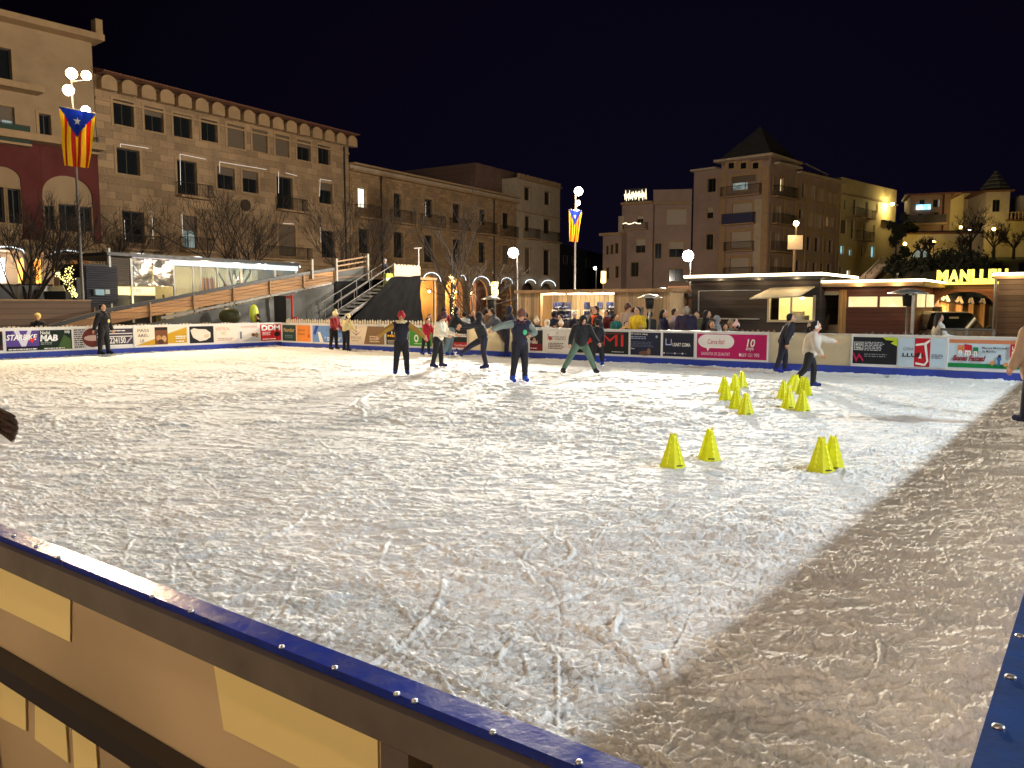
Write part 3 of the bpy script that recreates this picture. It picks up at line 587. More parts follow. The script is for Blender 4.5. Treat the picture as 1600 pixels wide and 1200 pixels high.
# flags
def flag(label, corners, depth, folds, rzoff=0):
    (x0, y0), (x1, y1), (x2, y2), (x3, y3) = corners      # tl tr br bl
    A = deep(x0, y0, depth); B = deep(x1, y1, depth); Cc = deep(x2, y2, depth); D = deep(x3, y3, depth)
    t = thing('flag', label, 'flag', A)
    Y = lin((.98, .78, .05)); R_ = lin((.78, .10, .08)); Bl = lin((.05, .16, .55))
    my = mat('flag_yellow', Y, .7, trans=.35); mr = mat('flag_red', R_, .7, trans=.35); mb_ = mat('flag_blue', Bl, .7, trans=.35); mw = mat('flag_white', (.8, .8, .8), .7)
    n = FW.normalized(); m = MB(); nu, nv = 36, 40
    def P(a, b, off=0):
        p = (A*(1-a)+B*a)*(1-b)+(D*(1-a)+Cc*a)*b-A
        w = math.sin(a*folds*2*PI+b*1.5)*.09*(.25+b)+.03*math.sin(b*7+a*3)
        return p+n*(w-off)
    vs = [P(i/nu, j/nv) for j in range(nv+1) for i in range(nu+1)]
    for k, (mm) in enumerate((my, mr, mb_)):
        fs = []
        for j in range(nv):
            for i in range(nu):
                a = (i+.5)/nu; b = (j+.5)/nv
                tri = b < .50*(1-abs(a-.5)*2); s = int(a*9) % 2
                kk = 2 if tri else (1 if s else 0)
                if kk == k: fs.append((j*(nu+1)+i, j*(nu+1)+i+1, (j+1)*(nu+1)+i+1, (j+1)*(nu+1)+i))
        m.add(vs, fs, mm)
    m.build('cloth', t, True)
    m = MB(); st = []
    for i in range(10):
        r = .13 if i % 2 == 0 else .055; a = PI/2+i*PI/5
        st.append(P(.5+r*math.cos(a)*.95, .19-r*math.sin(a)*.6, .03))
    c = P(.5, .19, .03); m.add(st+[c], [(i, (i+1) % 10, 10) for i in range(10)], mw); m.build('star', t)
    m = MB(); m.tube((0, 0, .02), B-A+Vector((0, 0, .02)), .02, m=steel); m.build('crossbar', t)
flag('large striped flag with a blue triangle and white star on the tall left lamp post', [(92,167),(150,178),(141,263),(98,258)], 33.6, 2.5)
flag('narrow folded striped flag on the far lamp post right of the pale house', [(889,328),(909,330),(903,378),(890,377)], 45.6, 2)
# ---------- street walls ----------
stone = mat('warm_ashlar', (.34, .225, .125), .85, bump=.012, kind='stone', k=(1.05, .46))
stone_b = mat('rubble_ashlar', (.34, .22, .115), .9, bump=.02, kind='stone', k=(.55, .28))
stone_trim = mat('dressed_stone', (.38, .25, .13), .8, noise=.2, nscale=3)
plaster_pale = mat('pale_plaster', (.46, .37, .27), .85, noise=.18, nscale=1.5, bump=.004)
plaster_cream = mat('cream_plaster', (.52, .42, .22), .85, noise=.12, nscale=1.2, bump=.004)
plaster_red = mat('oxblood_plaster', (.11, .014, .011), .8, noise=.25, nscale=1.2)
plaster_pink = mat('pinkish_render', (.33, .235, .20), .85, noise=.2, nscale=1.2, bump=.004)
brick_brown = mat('brown_brickwork', (.22, .13, .10), .9, bump=.008, kind='stone', k=(.24, .07))
glass_dark = mat('dark_window_glass', (.012, .014, .016), .08, spec=.6)
frame_dark = mat('dark_window_frame', (.03, .025, .02), .5)
shutter_m = mat('roller_shutter', (.17, .125, .085), .6, bump=.006, kind='stripe', k=(2, .055))
shutter_p = mat('pale_roller_shutter', (.50, .42, .34), .6, bump=.006, kind='stripe', k=(2, .055))
iron = mat('wrought_iron', (.018, .016, .015), .5, metal=.3)
roof_t = mat('clay_roof_tiles', (.20, .085, .045), .8, bump=.03, kind='stripe', k=(0, .24))
roof_d = mat('dark_slate_roof', (.06, .055, .055), .85, noise=.3, nscale=4)
lit_warm = room('warm_lit_room', (1, .82, .45), (.75, .5, .22), 1.0)
lit_white = room('white_lit_room', (1, .97, .8), (.95, .85, .6), 1.6)
lit_blue = room('bluish_lit_room', (.35, .75, .85), (.15, .35, .4), .8)
lit_dim = room('dim_lit_room', (.25, .3, .28), (.05, .07, .06), .8)
led = glow('led_rope_white', (.85, .95, 1.0), 1.8)
led_w = glow('led_rope_warm', (1.0, .80, .48), 7)
def wall(t, ops, u0, u1, z0, z1, m, back=8, name='wall', rev=.28, roofm=None):
    g = MB()
    xs = sorted({u0, u1} | {min(max(v, u0), u1) for o in ops for v in (o['u0'], o['u1'])}); zs = sorted({z0, z1} | {min(max(v, z0), z1) for o in ops for v in (o['z0'], o['z1'])})
    for i in range(len(xs)-1):
        for j in range(len(zs)-1):
            cx = (xs[i]+xs[i+1])/2; cz = (zs[j]+zs[j+1])/2
            if xs[i+1]-xs[i] < 1e-4 or zs[j+1]-zs[j] < 1e-4: continue
            if any(o['u0'] < cx < o['u1'] and o['z0'] < cz < o['z1'] for o in ops): continue
            g.add([(xs[i],0,zs[j]),(xs[i+1],0,zs[j]),(xs[i+1],0,zs[j+1]),(xs[i],0,zs[j+1])], [(0,1,2,3)], m)
    for o in ops:
        a, b, c, d = o['u0'], o['u1'], o['z0'], o['z1']
        if o.get('arch'):
            r = (b-a)/2; uc = (a+b)/2; h_ = min(r, d-c-.2); n = 14
            arc = [(uc-r*math.cos(PI*i/n), d-h_+h_*math.sin(PI*i/n)) for i in range(n+1)]
            for k in range(n):
                cr = a if k < n/2 else b
                g.add([(cr,0,d),(arc[k][0],0,arc[k][1]),(arc[k+1][0],0,arc[k+1][1])], [(0,1,2)], m)
                g.add([(arc[k][0],0,arc[k][1]),(arc[k][0],rev*.6,arc[k][1]),(arc[k+1][0],rev*.6,arc[k+1][1]),(arc[k+1][0],0,arc[k+1][1])], [(0,1,2,3)], stone_trim)
            g.add([(a,0,c),(a,rev*.6,c),(a,rev*.6,d-h_),(a,0,d-h_)], [(0,3,2,1)], m); g.add([(b,0,c),(b,rev*.6,c),(b,rev*.6,d-h_),(b,0,d-h_)], [(0,1,2,3)], m)
        else:
            g.add([(a,0,c),(b,0,c),(b,rev,c),(a,rev,c),(a,0,d),(b,0,d),(b,rev,d),(a,rev,d)], [(0,3,2,1),(4,5,6,7),(0,4,7,3),(1,2,6,5)], m)
    g.add([(u0,0,z0),(u0,back,z0),(u0,back,z1),(u0,0,z1)], [(0,3,2,1)], m); g.add([(u1,0,z0),(u1,back,z0),(u1,back,z1),(u1,0,z1)], [(0,1,2,3)], m)
    g.add([(u0,0,z1),(u1,0,z1),(u1,back,z1),(u0,back,z1)], [(0,1,2,3)], roofm or m); g.add([(u0,back,z0),(u1,back,z0),(u1,back,z1),(u0,back,z1)], [(3,2,1,0)], m)
    return g.build(name, t)
def window(t, o, trim=stone_trim, tw=.16):
    a, b, c, d, k = o['u0'], o['u1'], o['z0'], o['z1'], o['k']
    g = MB(); y = .2
    for x0, x1, z0, z1 in ((a, a+.06, c, d), (b-.06, b, c, d), (a+.06, b-.06, d-.06, d), (a+.06, b-.06, c, c+.06), ((a+b)/2-.03, (a+b)/2+.03, c+.06, d-.06)):
        g.box(x0+.001, x1-.001, y, y+.06, z0+.001, z1-.001, frame_dark)
    if trim and tw:
        g.box(a-tw, a-.002, -.04, .05, c-tw*.6, d+tw, trim); g.box(b+.002, b+tw, -.04, .05, c-tw*.6, d+tw, trim); g.box(a-.002, b+.002, -.045, .05, d+.002, d+tw-.002, trim); g.box(a-.002, b+.002, -.07, .05, c-tw*.6-.002, c-.002, trim)
    w = g.build('window', t)
    gm = {'dark': glass_dark, 'half': glass_dark, 'shut': glass_dark, 'lit': lit_warm, 'white': lit_white, 'blue': lit_blue, 'dim': lit_dim, 'pale': glass_dark, 'palehalf': glass_dark}[k]
    g = MB(); g.box(a+.01, b-.01, y+.02, y+.035, c+.01, d-.01, gm); g.build('pane', w)
    if k in ('half', 'shut', 'pale', 'palehalf', 'dim'):
        f = {'half': .34, 'dim': .45, 'palehalf': .45}.get(k, .97); g = MB(); g.box(a+.005, b-.005, y-.06, y-.01, d-(d-c)*f, d-.003, shutter_p if 'pale' in k else shutter_m); g.build('roller_shutter', w)
    bal = o.get('bal')
    if bal:
        x0, x1, z0, z1 = bal; g = MB(); dp = o.get('bd', .7)
        g.box(x0, x1, -dp, -.002, z0-.12, z0, trim or stone_trim); sl = g.build('balcony', t)
        r = MB(); r.box(x0+.03, x1-.03, -dp+.03, -dp+.07, z1-.04, z1, iron); r.box(x0+.03, x0+.07, -dp+.07, -.05, z1-.04, z1, iron); r.box(x1-.07, x1-.03, -dp+.07, -.05, z1-.04, z1, iron)
        n = max(3, int((x1-x0)/.12))
        for i in range(n+1): r.box(x0+.035+(x1-x0-.09)*i/n, x0+.053+(x1-x0-.09)*i/n, -dp+.04, -dp+.058, z0, z1-.04, iron)
        for i in range(5): r.box(x0+.04, x0+.058, -dp+.1+.12*i, -dp+.118+.12*i, z0, z1-.04, iron); r.box(x1-.058, x1-.04, -dp+.1+.12*i, -dp+.118+.12*i, z0, z1-.04, iron)
        if o.get('cloth'): r.box(x0+.05, x1-.05, -dp+.012, -dp+.028, z0+.03, z1-.06, o['cloth'])
        r.build('railing', sl)
    return w
def ops_px(pl, u_off, rows, mindepth=0):
    out = []
    for r in rows:
        x0, x1, yt, yb, k = r[:5]; xc = (x0+x1)/2
        o = dict(u0=pl.u(x0)-u_off, u1=pl.u(x1)-u_off, z0=pl.z(xc, yb), z1=pl.z(xc, yt), k=k)
        if len(r) > 5 and r[5]:
            bx0, bx1, byt, byb = r[5]; bc = (bx0+bx1)/2; o['bal'] = (pl.u(bx0)-u_off, pl.u(bx1)-u_off, pl.z(bc, byb), pl.z(bc, byt))
        if len(r) > 6: o['cloth'] = r[6]
        out.append(o)
    return out
def building(name, label, pl, px0, px1, yt, xt, m, rows, cat='building', arches=None, back=9, trim=stone_trim, tw=.16, z0=-.08, group=None, roofm=None):
    ua = pl.u(px0); ub = pl.u(px1); zt = pl.z(xt, yt); o = pl.at(ua)
    t = thing(name, label, cat, o, pl.rot, group)
    ops = ops_px(pl, ua, rows); ar = []
    for a in arches or []:
        x0, x1, y = a; xc = (x0+x1)/2; ar.append(dict(u0=pl.u(x0)-ua, u1=pl.u(x1)-ua, z0=z0+.001, z1=pl.z(xc, y), arch=True))
    W_ = ub-ua
    wall(t, ops+ar, 0, W_, z0, zt, m, back, roofm=roofm)
    for o_ in ops: window(t, o_, trim, tw)
    return t, W_, zt, ops, ar, ua
PL = Plane(170, 50, 33.0)
def strip(t, ua, pl, pts, y=-.09):
    m = MB(); q = [(pl.uz(x, yy)[0]-ua, y, pl.uz(x, yy)[1]) for x, yy in pts]; m.path(q, .011, 5, glow('window_light_strip', (1, .95, .85), .8)); m.build('light_strip', t)
def arcade_back(t, W_, zc, y1=4.2, tone=None, doors=()):
    g = MB(); pm = tone or plaster_pale
    g.box(.02, W_-.02, y1, y1+.2, -.08, zc, pm); g.box(.02, W_-.02, .5, y1, zc, zc+.15, plaster_pale); bw = g.build('arcade_wall', t)
    return bw
def arch_lights(pl, lst, label, off=-.33):
    for i, (x0, x1, y, ys) in enumerate(lst):
        xc = (x0+x1)/2; p = pl.at(pl.u(x0), 0); w = pl.u(x1)-pl.u(x0); zt = pl.z(xc, y); zs = pl.z(xc, ys)
        t = thing('arch_light', label[i], 'light arch', (p.x, p.y, zs), pl.rot, 'glowing tubes over the arcade arches')
        m = MB(); m.path([(w/2-w/2*math.cos(PI*k/16), off, (zt-zs)*math.sin(PI*k/16)) for k in range(17)], .035, 6, led); m.build('tube', t)
        m = MB(); [m.box(w/2-w/2*math.cos(PI*k/16)-.02, w/2-w/2*math.cos(PI*k/16)+.02, off+.03, -.0, (zt-zs)*math.sin(PI*k/16)-.02, (zt-zs)*math.sin(PI*k/16)+.02, steel) for k in (3, 8, 13)]; m.build('bracket', t)

# building 2: big ashlar block
rows = [(191,222,161,199,'dark'),(238,267,171,208,'half'),(282,310,182,217,'dark'),(324,349,190,223,'dark'),(364,390,198,233,'shut'),(402,425,205,239,'shut'),(437,458,213,246,'shut'),(470,491,221,252,'half'),(502,521,229,258,'dark'),
 (193,228,235,274,'dark'),(285,315,253,305,'dark',(281,331,289,309)),(346,373,263,297,'half'),(385,409,269,302,'half'),(437,462,278,327,'dark',(434,476,311,330)),(502,523,287,319,'half'),
 (197,231,331,380,'dark',(192,252,369,390)),(289,312,338,388,'dim',(284,330,372,392)),(438,464,352,400,'shut',(400,482,386,405)),(504,525,361,403,'dark')]
arch = [(199,236,403),(250,284,407),(294,321,410),(335,362,413),(374,398,415),(410,434,417),(444,467,419),(478,498,421),(508,527,422)]
t, W_, zt, ops, ar, ua = building('ashlar_building', 'long four-storey ashlar building with a scalloped cornice behind the ramp', PL, 164, 549, 145, 280, stone, rows, arches=arch)
# one height for the whole cornice, taken at its middle
zt = PL.z(300, 152)
m = MB(); n = int(W_/1.28)
for i in range(n+1):
    u_ = .64+i*W_/(n+.5)
    m.prism([(u_-.5, zt-.9), (u_+.5, zt-.9)]+[(u_+.5*math.cos(a), zt-.45+.4*math.sin(a)) for a in [PI*k/8 for k in range(9)]], -.55, -.003, stone_trim)
m.box(0, W_, -.12, -.002, zt-1.5, zt-1.38, stone_trim); m.build('cornice', t)
m = MB(); m.box(-.05, W_+.2, -1.1, -.556, zt-.05, zt+.02, roof_t); m.prism([], 0, 0) if 0 else None
m.add([(-.05,-1.15,zt+.03),(W_+.2,-1.15,zt+.03),(W_+.2,4,zt+1.5),(-.05,4,zt+1.5),(-.05,9,zt+.03),(W_+.2,9,zt+.03),(-.05,-1.15,zt-.05),(W_+.2,-1.15,zt-.05)], [(0,1,2,3),(3,2,5,4),(6,7,1,0),(6,0,3,4),(7,5,2,1),(6,4,5,7)], roof_t); m.build('roof', t)
m = MB(); zc = PL.z(300, 399); m.box(0, W_, -.25, -.002, zc-.25, zc, stone_trim); m.build('string_course', t)
arcade_back(t, W_, zc-.5, tone=mat('ochre_shop_wall', (.42, .30, .12), .7, noise=.3, nscale=.8))
m = MB(); c_ = PL.uz(383, 321); m.tube((c_[0]-ua, -.12, c_[1]), (c_[0]-ua, -.002, c_[1]), .42, n=20, m=mat('bronze_medallion', (.06, .04, .03), .5, metal=.5)); m.build('medallion', t)
m = MB(); u_ = PL.u(541)-ua; m.tube((u_, -.12, 3), (u_, -.12, zt-1), .06, m=iron); m.build('drainpipe', t)
for pts in ([(187,230),(187,225),(231,232)],[(281,289),(280,241),(320,249)],[(342,270),(342,253),(415,265)],[(434,302),(434,268)],[(445,270),(452,272),(463,275)],[(498,307),(499,280),(517,283)],[(193,344),(194,368),(195,375)],[(236,330),(238,373)],[(283,332),(285,384)],[(499,351),(500,378)],[(441,349),(458,350)]): strip(t, ua, PL, pts)
def lamp_in(pl, x, y, off, pw, c=SOD, r=.12, label=None):
    u_, z_ = pl.uz(x, y); p = pl.at(u_, off); p.z = z_
    tt = thing('arcade_lamp', label, 'ceiling lamp', p, 0, 'lamps under the arcades'); m = MB(); m.ball((0,0,0), r, glow('lamp_globe_%d' % int(c[2]*100), c, 28), 10); m.build('globe', tt, True); m = MB(); m.tube((0,0,r), (0,0,r+.4), .015, m=iron); m.build('stem', tt)
    point((p.x, p.y, p.z-.05), pw, c, r*1.05)
arch_lights(PL, [(199,236,397,405),(294,321,402,408),(379,394,408,413),(442,466,411,418)], ['first glowing arch tube right of the tall flag lamp post','second glowing arch tube above the glazed terrace','third small glowing arch tube above the glazed terrace','glowing arch tube above the upper end of the ramp'])

# building 1: red and cream, far left
PL1 = Plane(163, 49.5, 40.0)
green_cloth = mat('dark_green_awning_cloth', (.02, .05, .035), .8)
rows = [(-60,-15,60,120,'dark'),(0,40,78,137,'dark'),(77,95,181,232,'dark'),(2,40,168,214,'dim',(-30,57,196,224),green_cloth),(140,158,190,236,'dark',(128,160,217,240)),(-2,16,293,348,'dark'),(22,42,296,350,'dark'),(78,95,322,360,'dark'),(97,127,320,362,'dark'),(131,150,324,362,'dark')]
t, W_, zt, ops, ar, ua = building('loggia_building', 'cream upper floors over dark red walls at the far left, with recessed balconies', PL1, -120, 163, 72, 163, mat('loggia_plaster', (.36,.25,.14), .85, noise=.2, nscale=1.2, bump=.004), rows, arches=[(-8,42,386),(56,86,391),(95,146,394)], back=8)
m = MB(); m.box(-.1, W_+.35, -1.0, .5, zt, zt+.35, stone_trim); m.box(W_-.1, W_+.3, -.9, -.3, zt+.36, zt+1.2, stone_trim); m.build('cornice', t)
zs1 = PL1.z(163, 240)
m = MB(); zg = PL1.z(60, 384); ww = [dict(u0=PL1.u(a)-ua, u1=PL1.u(b)-ua, z0=PL1.z((a+b)/2, 362), z1=PL1.z((a+b)/2, y)) for a, b, y in ((-8,43,262),(75,152,276))]
xs = [0]+[v for o in ww for v in (o['u0'], o['u1'])]+[W_]
for i in range(0, len(xs), 2): m.box(max(xs[i], .01), xs[i+1]-.01, -.10, -.004, zg+.3, zs1, plaster_red)
for o in ww:
    r = (o['u1']-o['u0'])/2; uc = (o['u0']+o['u1'])/2; zz = o['z1']-r*.8
    for k in range(14):
        a0 = PI*k/14; a1 = PI*(k+1)/14; cr = o['u0'] if k < 7 else o['u1']
        p0 = (uc-r*math.cos(a0), zz+r*.8*math.sin(a0)); p1 = (uc-r*math.cos(a1), zz+r*.8*math.sin(a1))
        m.prism([p0, p1, (p1[0], zs1), (p0[0], zs1)], -.10, -.004, plaster_red)
m.build('red_render', t)
m = MB(); m.box(-.1, W_+.05, -1.1, -.004, zs1, zs1+.4, stone_trim); m.build('ledge', t); m = MB(); z2 = PL1.z(100, 148); m.box(-.1, W_*.66, -1.1, -.004, z2-.35, z2, stone_trim); m.build('ledge', t); m = MB(); m.box(0, W_, -.3, -.101, zg-.05, zg+.29, stone_trim); m.build('ledge', t)
arcade_back(t, W_, zg-.3, tone=mat('white_shop_wall', (.6, .58, .52), .6, noise=.2, nscale=.8))
for a, b, y0, y1, c, s in ((-20,22,402,440,(1,.95,.85),7),(45,79,404,441,(1,.36,.05),3)):
    m = MB(); u0, z0 = PL1.uz(a, y1); u1, z1 = PL1.uz(b, y0); m.box(u0-ua, u1-ua, 1.5, 1.6, z0, z1, room('shop_light_%d' % s, c, [q*.8 for q in c], s, 1.2)); m.build('shop_window', t)
arch_lights(PL1, [(-12,40,386,395),(78,137,392,404)], ['glowing arch tube at the far left edge above the white-lit shop','glowing arch tube behind the tall flag lamp post'])
lamp_in(PL1, 73, 397, 2.5, 120, label='bright lamp under the arcade above the orange shop window')
lamp_in(PL1, 10, 405, 1.2, 260, NEUT, label='white lamp under the arcade at the far left edge')

# building 3: long rubble-stone wing with balconies, and pale end house
rows = [(562,575,294,325,'white',(556,591,322,341)),(617,629,303,340,'dark',(609,643,330,349)),(665,677,312,340,'dark',(657,690,337,356)),(708,720,319,349,'dark',(702,730,343,361)),(749,759,328,352,'dark',(743,770,348,366)),(785,795,333,358,'dark',(780,803,354,371)),
 (562,578,358,396,'dark'),(616,631,363,403,'dark'),(663,677,368,410,'dark'),(708,720,374,414,'dark'),(748,758,379,411,'dark'),(785,795,384,414,'shut')]
arch = [(556,582,424),(606,632,426),(657,684,431),(696,723,434),(734,762,437),(776,799,440)]
t, W_, zt, ops, ar, ua = building('balcony_building', 'long three-storey rubble-stone wing with small iron balconies', PL, 550, 807, 285, 690, stone_b, rows, arches=arch, tw=.22)
m = MB(); m.box(0, W_, -.5, -.002, zt-.62, zt-.45, stone_trim); m.box(0, W_, -.62, .3, zt-.1, zt+.05, stone_trim); m.box(0, W_, -.12, -.004, zt-.44, zt-.11, plaster_pale); m.build('cornice', t)
for px in (597, 771):
    m = MB(); u_ = PL.u(px)-ua; m.path([(u_-.15, -.3, zt-.6), (u_, -.12, zt-1.1), (u_, -.12, .5)], .06, 8, iron); m.build('drainpipe', t)
m = MB(); zc = PL.z(690, 421); m.box(0, W_, -.15, -.003, zc-.18, zc, stone_trim); m.build('string_course', t)
arcade_back(t, W_, zc-.25, 4.5, tone=mat('orange_plank_wall', (.55, .36, .14), .7, noise=.3, nscale=1))
strip(t, ua, PL, [(664,316),(664,338)])
t, W_, zt, ops, ar, ua = building('end_house', 'pale narrow end house with a toothed parapet beside the dark street gap', PL, 808, 874, 285, 840, plaster_pale,
 [(819,828,293,313,'dark'),(850,859,300,320,'dark'),(820,828,338,361,'dark',(817,838,358,373)),(849,859,343,365,'dark',(846,870,363,378)),(820,828,388,427,'shut'),(849,859,391,430,'dark')], arches=[(814,835,441),(843,863,443)], tw=.12)
m = MB(); n = 12
for i in range(n): m.box(W_*(i+.15)/n, W_*(i+.7)/n, -.25, .1, zt+.002, zt+.45, stone_trim)
m.box(0, W_, -.3, -.003, zt-.12, zt+.0, stone_trim); m.build('parapet', t)
m = MB(); zz = PL.z(840, 335); m.box(0, W_, -.08, -.003, zz-.1, zz+.05, stone_trim); m.build('string_course', t)
arcade_back(t, W_, PL.z(840, 432), 4.5)
arch_lights(PL, [(657,685,426,440),(713,724,430,438),(735,762,432,446),(779,797,434,443),(817,833,437,443),(842,864,438,447)], ['glowing arch tube right beside the black ramp tarpaulin','short glowing arch tube above the fairy-light trunk','glowing arch tube right of the bare tree','glowing arch tube above the yellow lantern','glowing arch tube just above the skate hut roof edge','rightmost glowing arch tube, above the skate hut roof'])
lamp_in(PL, 672, 452, 3.0, 1260, label='lamp inside the first orange arch beside the tarpaulin'); lamp_in(PL, 748, 456, 3.0, 1260, label='lamp inside the orange arch behind the bare tree'); lamp_in(PL, 708, 455, 3.0, 990, label='lamp inside the arch behind the fairy-light trunk'); lamp_in(PL, 787, 456, 3.0, 990, label='lamp inside the arch behind the dazzling globe post')
for px_, lb_ in ((768,'lamp far inside the arcade behind the yellow lantern'),(801,'lamp at the right end of the orange arcade'),(826,'lamp under the left arch of the pale end house'),(853,'lamp under the right arch of the pale end house')): lamp_in(PL, px_, 458, 2.6, 1100, label=lb_)
lamp_in(PL, 218, 424, 2, 200, label='lamp under the ashlar arcade by the first arch tube'); lamp_in(PL, 345, 428, 2, 260, label='lamp under the ashlar arcade behind the glazed terrace')
# taller dark block behind the wing
PLb = Plane(742, 86, 33.0)
t, W_, zt, ops, ar, ua = building('rear_block', 'dark taller block rising behind the rubble-stone wing', PLb, 744, 838, 262, 775, brick_brown, [], back=10)

# right side: curved block, towered block, cream block
PLr = Plane(1197, 84, 47.0); PLl = Plane(1197, 84, -48.0); PLl.d = -PLl.d; PLl.n = Vector((-PLl.d.y, PLl.d.x, 0)); PLl.rot = math.atan2(PLl.d.y, PLl.d.x)
blue_cloth = mat('dark_blue_balcony_screen', (.03, .03, .09), .7)
rowsA = [(1138,1179,275,297,'dim',(1125,1186,291,306)),(1140,1171,318,337,'pale',(1128,1178,334,350),blue_cloth),(1139,1170,362,388,'pale',(1132,1177,378,392)),(1139,1168,403,430,'pale',(1132,1177,418,436))]
t, W_, zt, ops, ar, ua = building('towered_apartments', 'corner apartment block with a small pyramid roof and patterned frieze', PLl, 1122, 1197, 250, 1160, plaster_pink, rowsA, trim=stone_trim, tw=.3, back=7)
TW = W_; uL = ua
m = MB(); m.box(-.6, W_+.5, -.7, 7, zt+.002, zt+.25, plaster_pale)
for i in range(3):
    c_ = PLl.uz(1143+19*i, 259); m.box(c_[0]-ua-.75, c_[0]-ua+.75, -.06, -.003, c_[1]-.5, c_[1]+.5, stone_trim); m.box(c_[0]-ua-.3, c_[0]-ua+.3, -.07, -.061, c_[1]-.3, c_[1]+.3, glass_dark)
for i in range(18): u_ = .3+i*(W_-.6)/17; m.prism([(u_-.16, zt-.15), (u_, zt-.45), (u_+.16, zt-.15), (u_, zt+.0)], -.05, -.004, brick_brown)
m.build('frieze', t)
m = MB()
for px in (1126, 1191): u_ = PLl.u(px)-ua; m.box(u_-.35, u_+.35, -.12, -.003, 0, zt-.9, stone_trim)
u_ = PLl.u(1183)-ua; m.box(PLl.u(1175)-ua, PLl.u(1186)-ua, -.1, -.003, 0, PLl.z(1180, 312), plaster_pale); m.build('pilaster', t)
# right face as a second wing of the same thing, placed in the frame of the first
Rm = Matrix.Rotation(PLr.rot-PLl.rot, 4, 'Z'); corner = Vector((TW, 0, 0))
def wing(t, pl, px0, px1, yt, xt, m, rows, base, rotd, tw=.16, back=7):
    ua = pl.u(px0); ub = pl.u(px1); zt = pl.z(xt, yt)
    e = bpy.data.objects.new('street_wing', None); col.objects.link(e); e.parent = t; e.location = base; e.rotation_euler = (0, 0, rotd); e.empty_display_size = .1
    return e, ua, ub-ua, zt
def build_wing(t, base, rotd, pl, px0, px1, yt, xt, m, rows, tw=.16, back=7):
    # every mesh of the wing is turned into the frame of its building
    ua = pl.u(px0); ub = pl.u(px1); zt = pl.z(xt, yt); before = set(col.objects)
    ops = ops_px(pl, ua, rows); M = Matrix.Translation(base)@Matrix.Rotation(rotd, 4, 'Z')
    wall(t, ops, 0, ub-ua, -.08, zt, m, back)
    for o_ in ops: window(t, o_, stone_trim, tw)
    for o in set(col.objects)-before:
        if o.type == 'MESH': o.data.transform(M)
    return ub-ua, zt, M
rowsR = [(1203,1218,276,297,'lit',(1201,1233,292,308)),(1203,1215,321,348,'pale',(1201,1232,335,350)),(1202,1214,363,389,'pale',(1201,1232,378,393)),(1201,1212,404,426,'pale',(1200,1231,418,434))]
wr, zr, M1 = build_wing(t, corner, PLr.rot-PLl.rot, PLr, 1197.2, 1237, 258, 1215, plaster_pink, rowsR)
rowsR2 = [(1247,1252,285,307,'dark'),(1259,1267,289,311,'pale'),(1273,1280,293,314,'pale'),(1286,1292,299,317,'pale'),(1294,1300,301,319,'pale'),(1243,1249,326,341,'dark'),(1256,1264,331,353,'pale'),(1270,1278,334,355,'pale'),(1282,1288,338,353,'lit'),(1291,1297,340,355,'pale'),
 (1243,1249,367,389,'dark'),(1256,1263,369,391,'dark'),(1269,1276,371,393,'dark'),(1282,1288,373,394,'dark'),(1291,1297,375,395,'dark'),(1241,1247,406,424,'dark'),(1254,1261,408,426,'dark'),(1267,1273,410,428,'dark'),(1279,1286,411,429,'dark'),(1290,1296,412,430,'dark')]
u37 = PLr.u(1237)-PLr.u(1197.2)
wr2, zr2, M2 = build_wing(t, corner+(Matrix.Rotation(PLr.rot-PLl.rot, 3, 'Z')@Vector((u37+.003, 0, 0))), PLr.rot-PLl.rot, PLr, 1237, 1307, 277, 1270, plaster_pink, rowsR2, tw=.14)
for z_, w0, w1 in ((zr, 0, wr), (zr2, wr+.1, wr+wr2)):
    m = MB(); m.box(w0+.75 if w0 == 0 else w0, w1+.3, -.6, -.004, z_+.003, z_+.22, plaster_pale); o = m.build('cornice', t); o.data.transform(M1)
m = MB(); 
for yy in (312, 358, 400): z_ = PLr.z(1250, yy); m.box(.05, wr+wr2, -.09, -.004, z_-.15, z_, stone_trim)
for px in (1221, 1237, 1254, 1282, 1302): u_ = PLr.u(px)-PLr.u(1197.2); m.box(u_-.2, u_+.2, -.13, -.092, 0, zr2-.2, stone_trim)
o = m.build('pilaster', t); o.data.transform(M1)
m = MB(); w_ = TW*.9; c_ = (TW*.45, 3.4); zb = zt+.3; za = deep(1180, 196, 88).z
m.add([(-.2, -.2, zb), (TW+.1, -.2, zb), (TW+.1, 7, zb), (-.2, 7, zb), (TW*.5, 3.3, za)], [(0,1,4),(1,2,4),(2,3,4),(3,0,4),(3,2,1,0)], roof_d); m.build('pyramid_roof', t)
# left lower wing
rowsA2 = [(1099,1112,279,300,'dark'),(1099,1109,324,341,'palehalf'),(1099,1110,366,390,'dark')]
u0_ = PLl.u(1078)-uL
wl, zl, Ml = build_wing(t, Vector((u0_, .3, 0)), 0, PLl, 1078, 1121.8, 266, 1100, plaster_pink, rowsA2)
m = MB(); m.box(u0_-.2, -.62, -.2, 4, zl+.003, zl+.2, plaster_pale); m.build('cornice', t)
# white-framed rooftop pergola
m = MB(); q = PLr.uz(1285, 264); u_ = q[0]-PLr.u(1197.2); m.beam((u_-2, 1, zr2+1.6), (u_+3.5, 1, zr2+1.0), .1, .1, plaster_pale); m.box(u_-1.5, u_+3.4, 1, 4, zr2+.22, zr2+.9, brick_brown); o = m.build('roof_shelter', t); o.data.transform(M1)
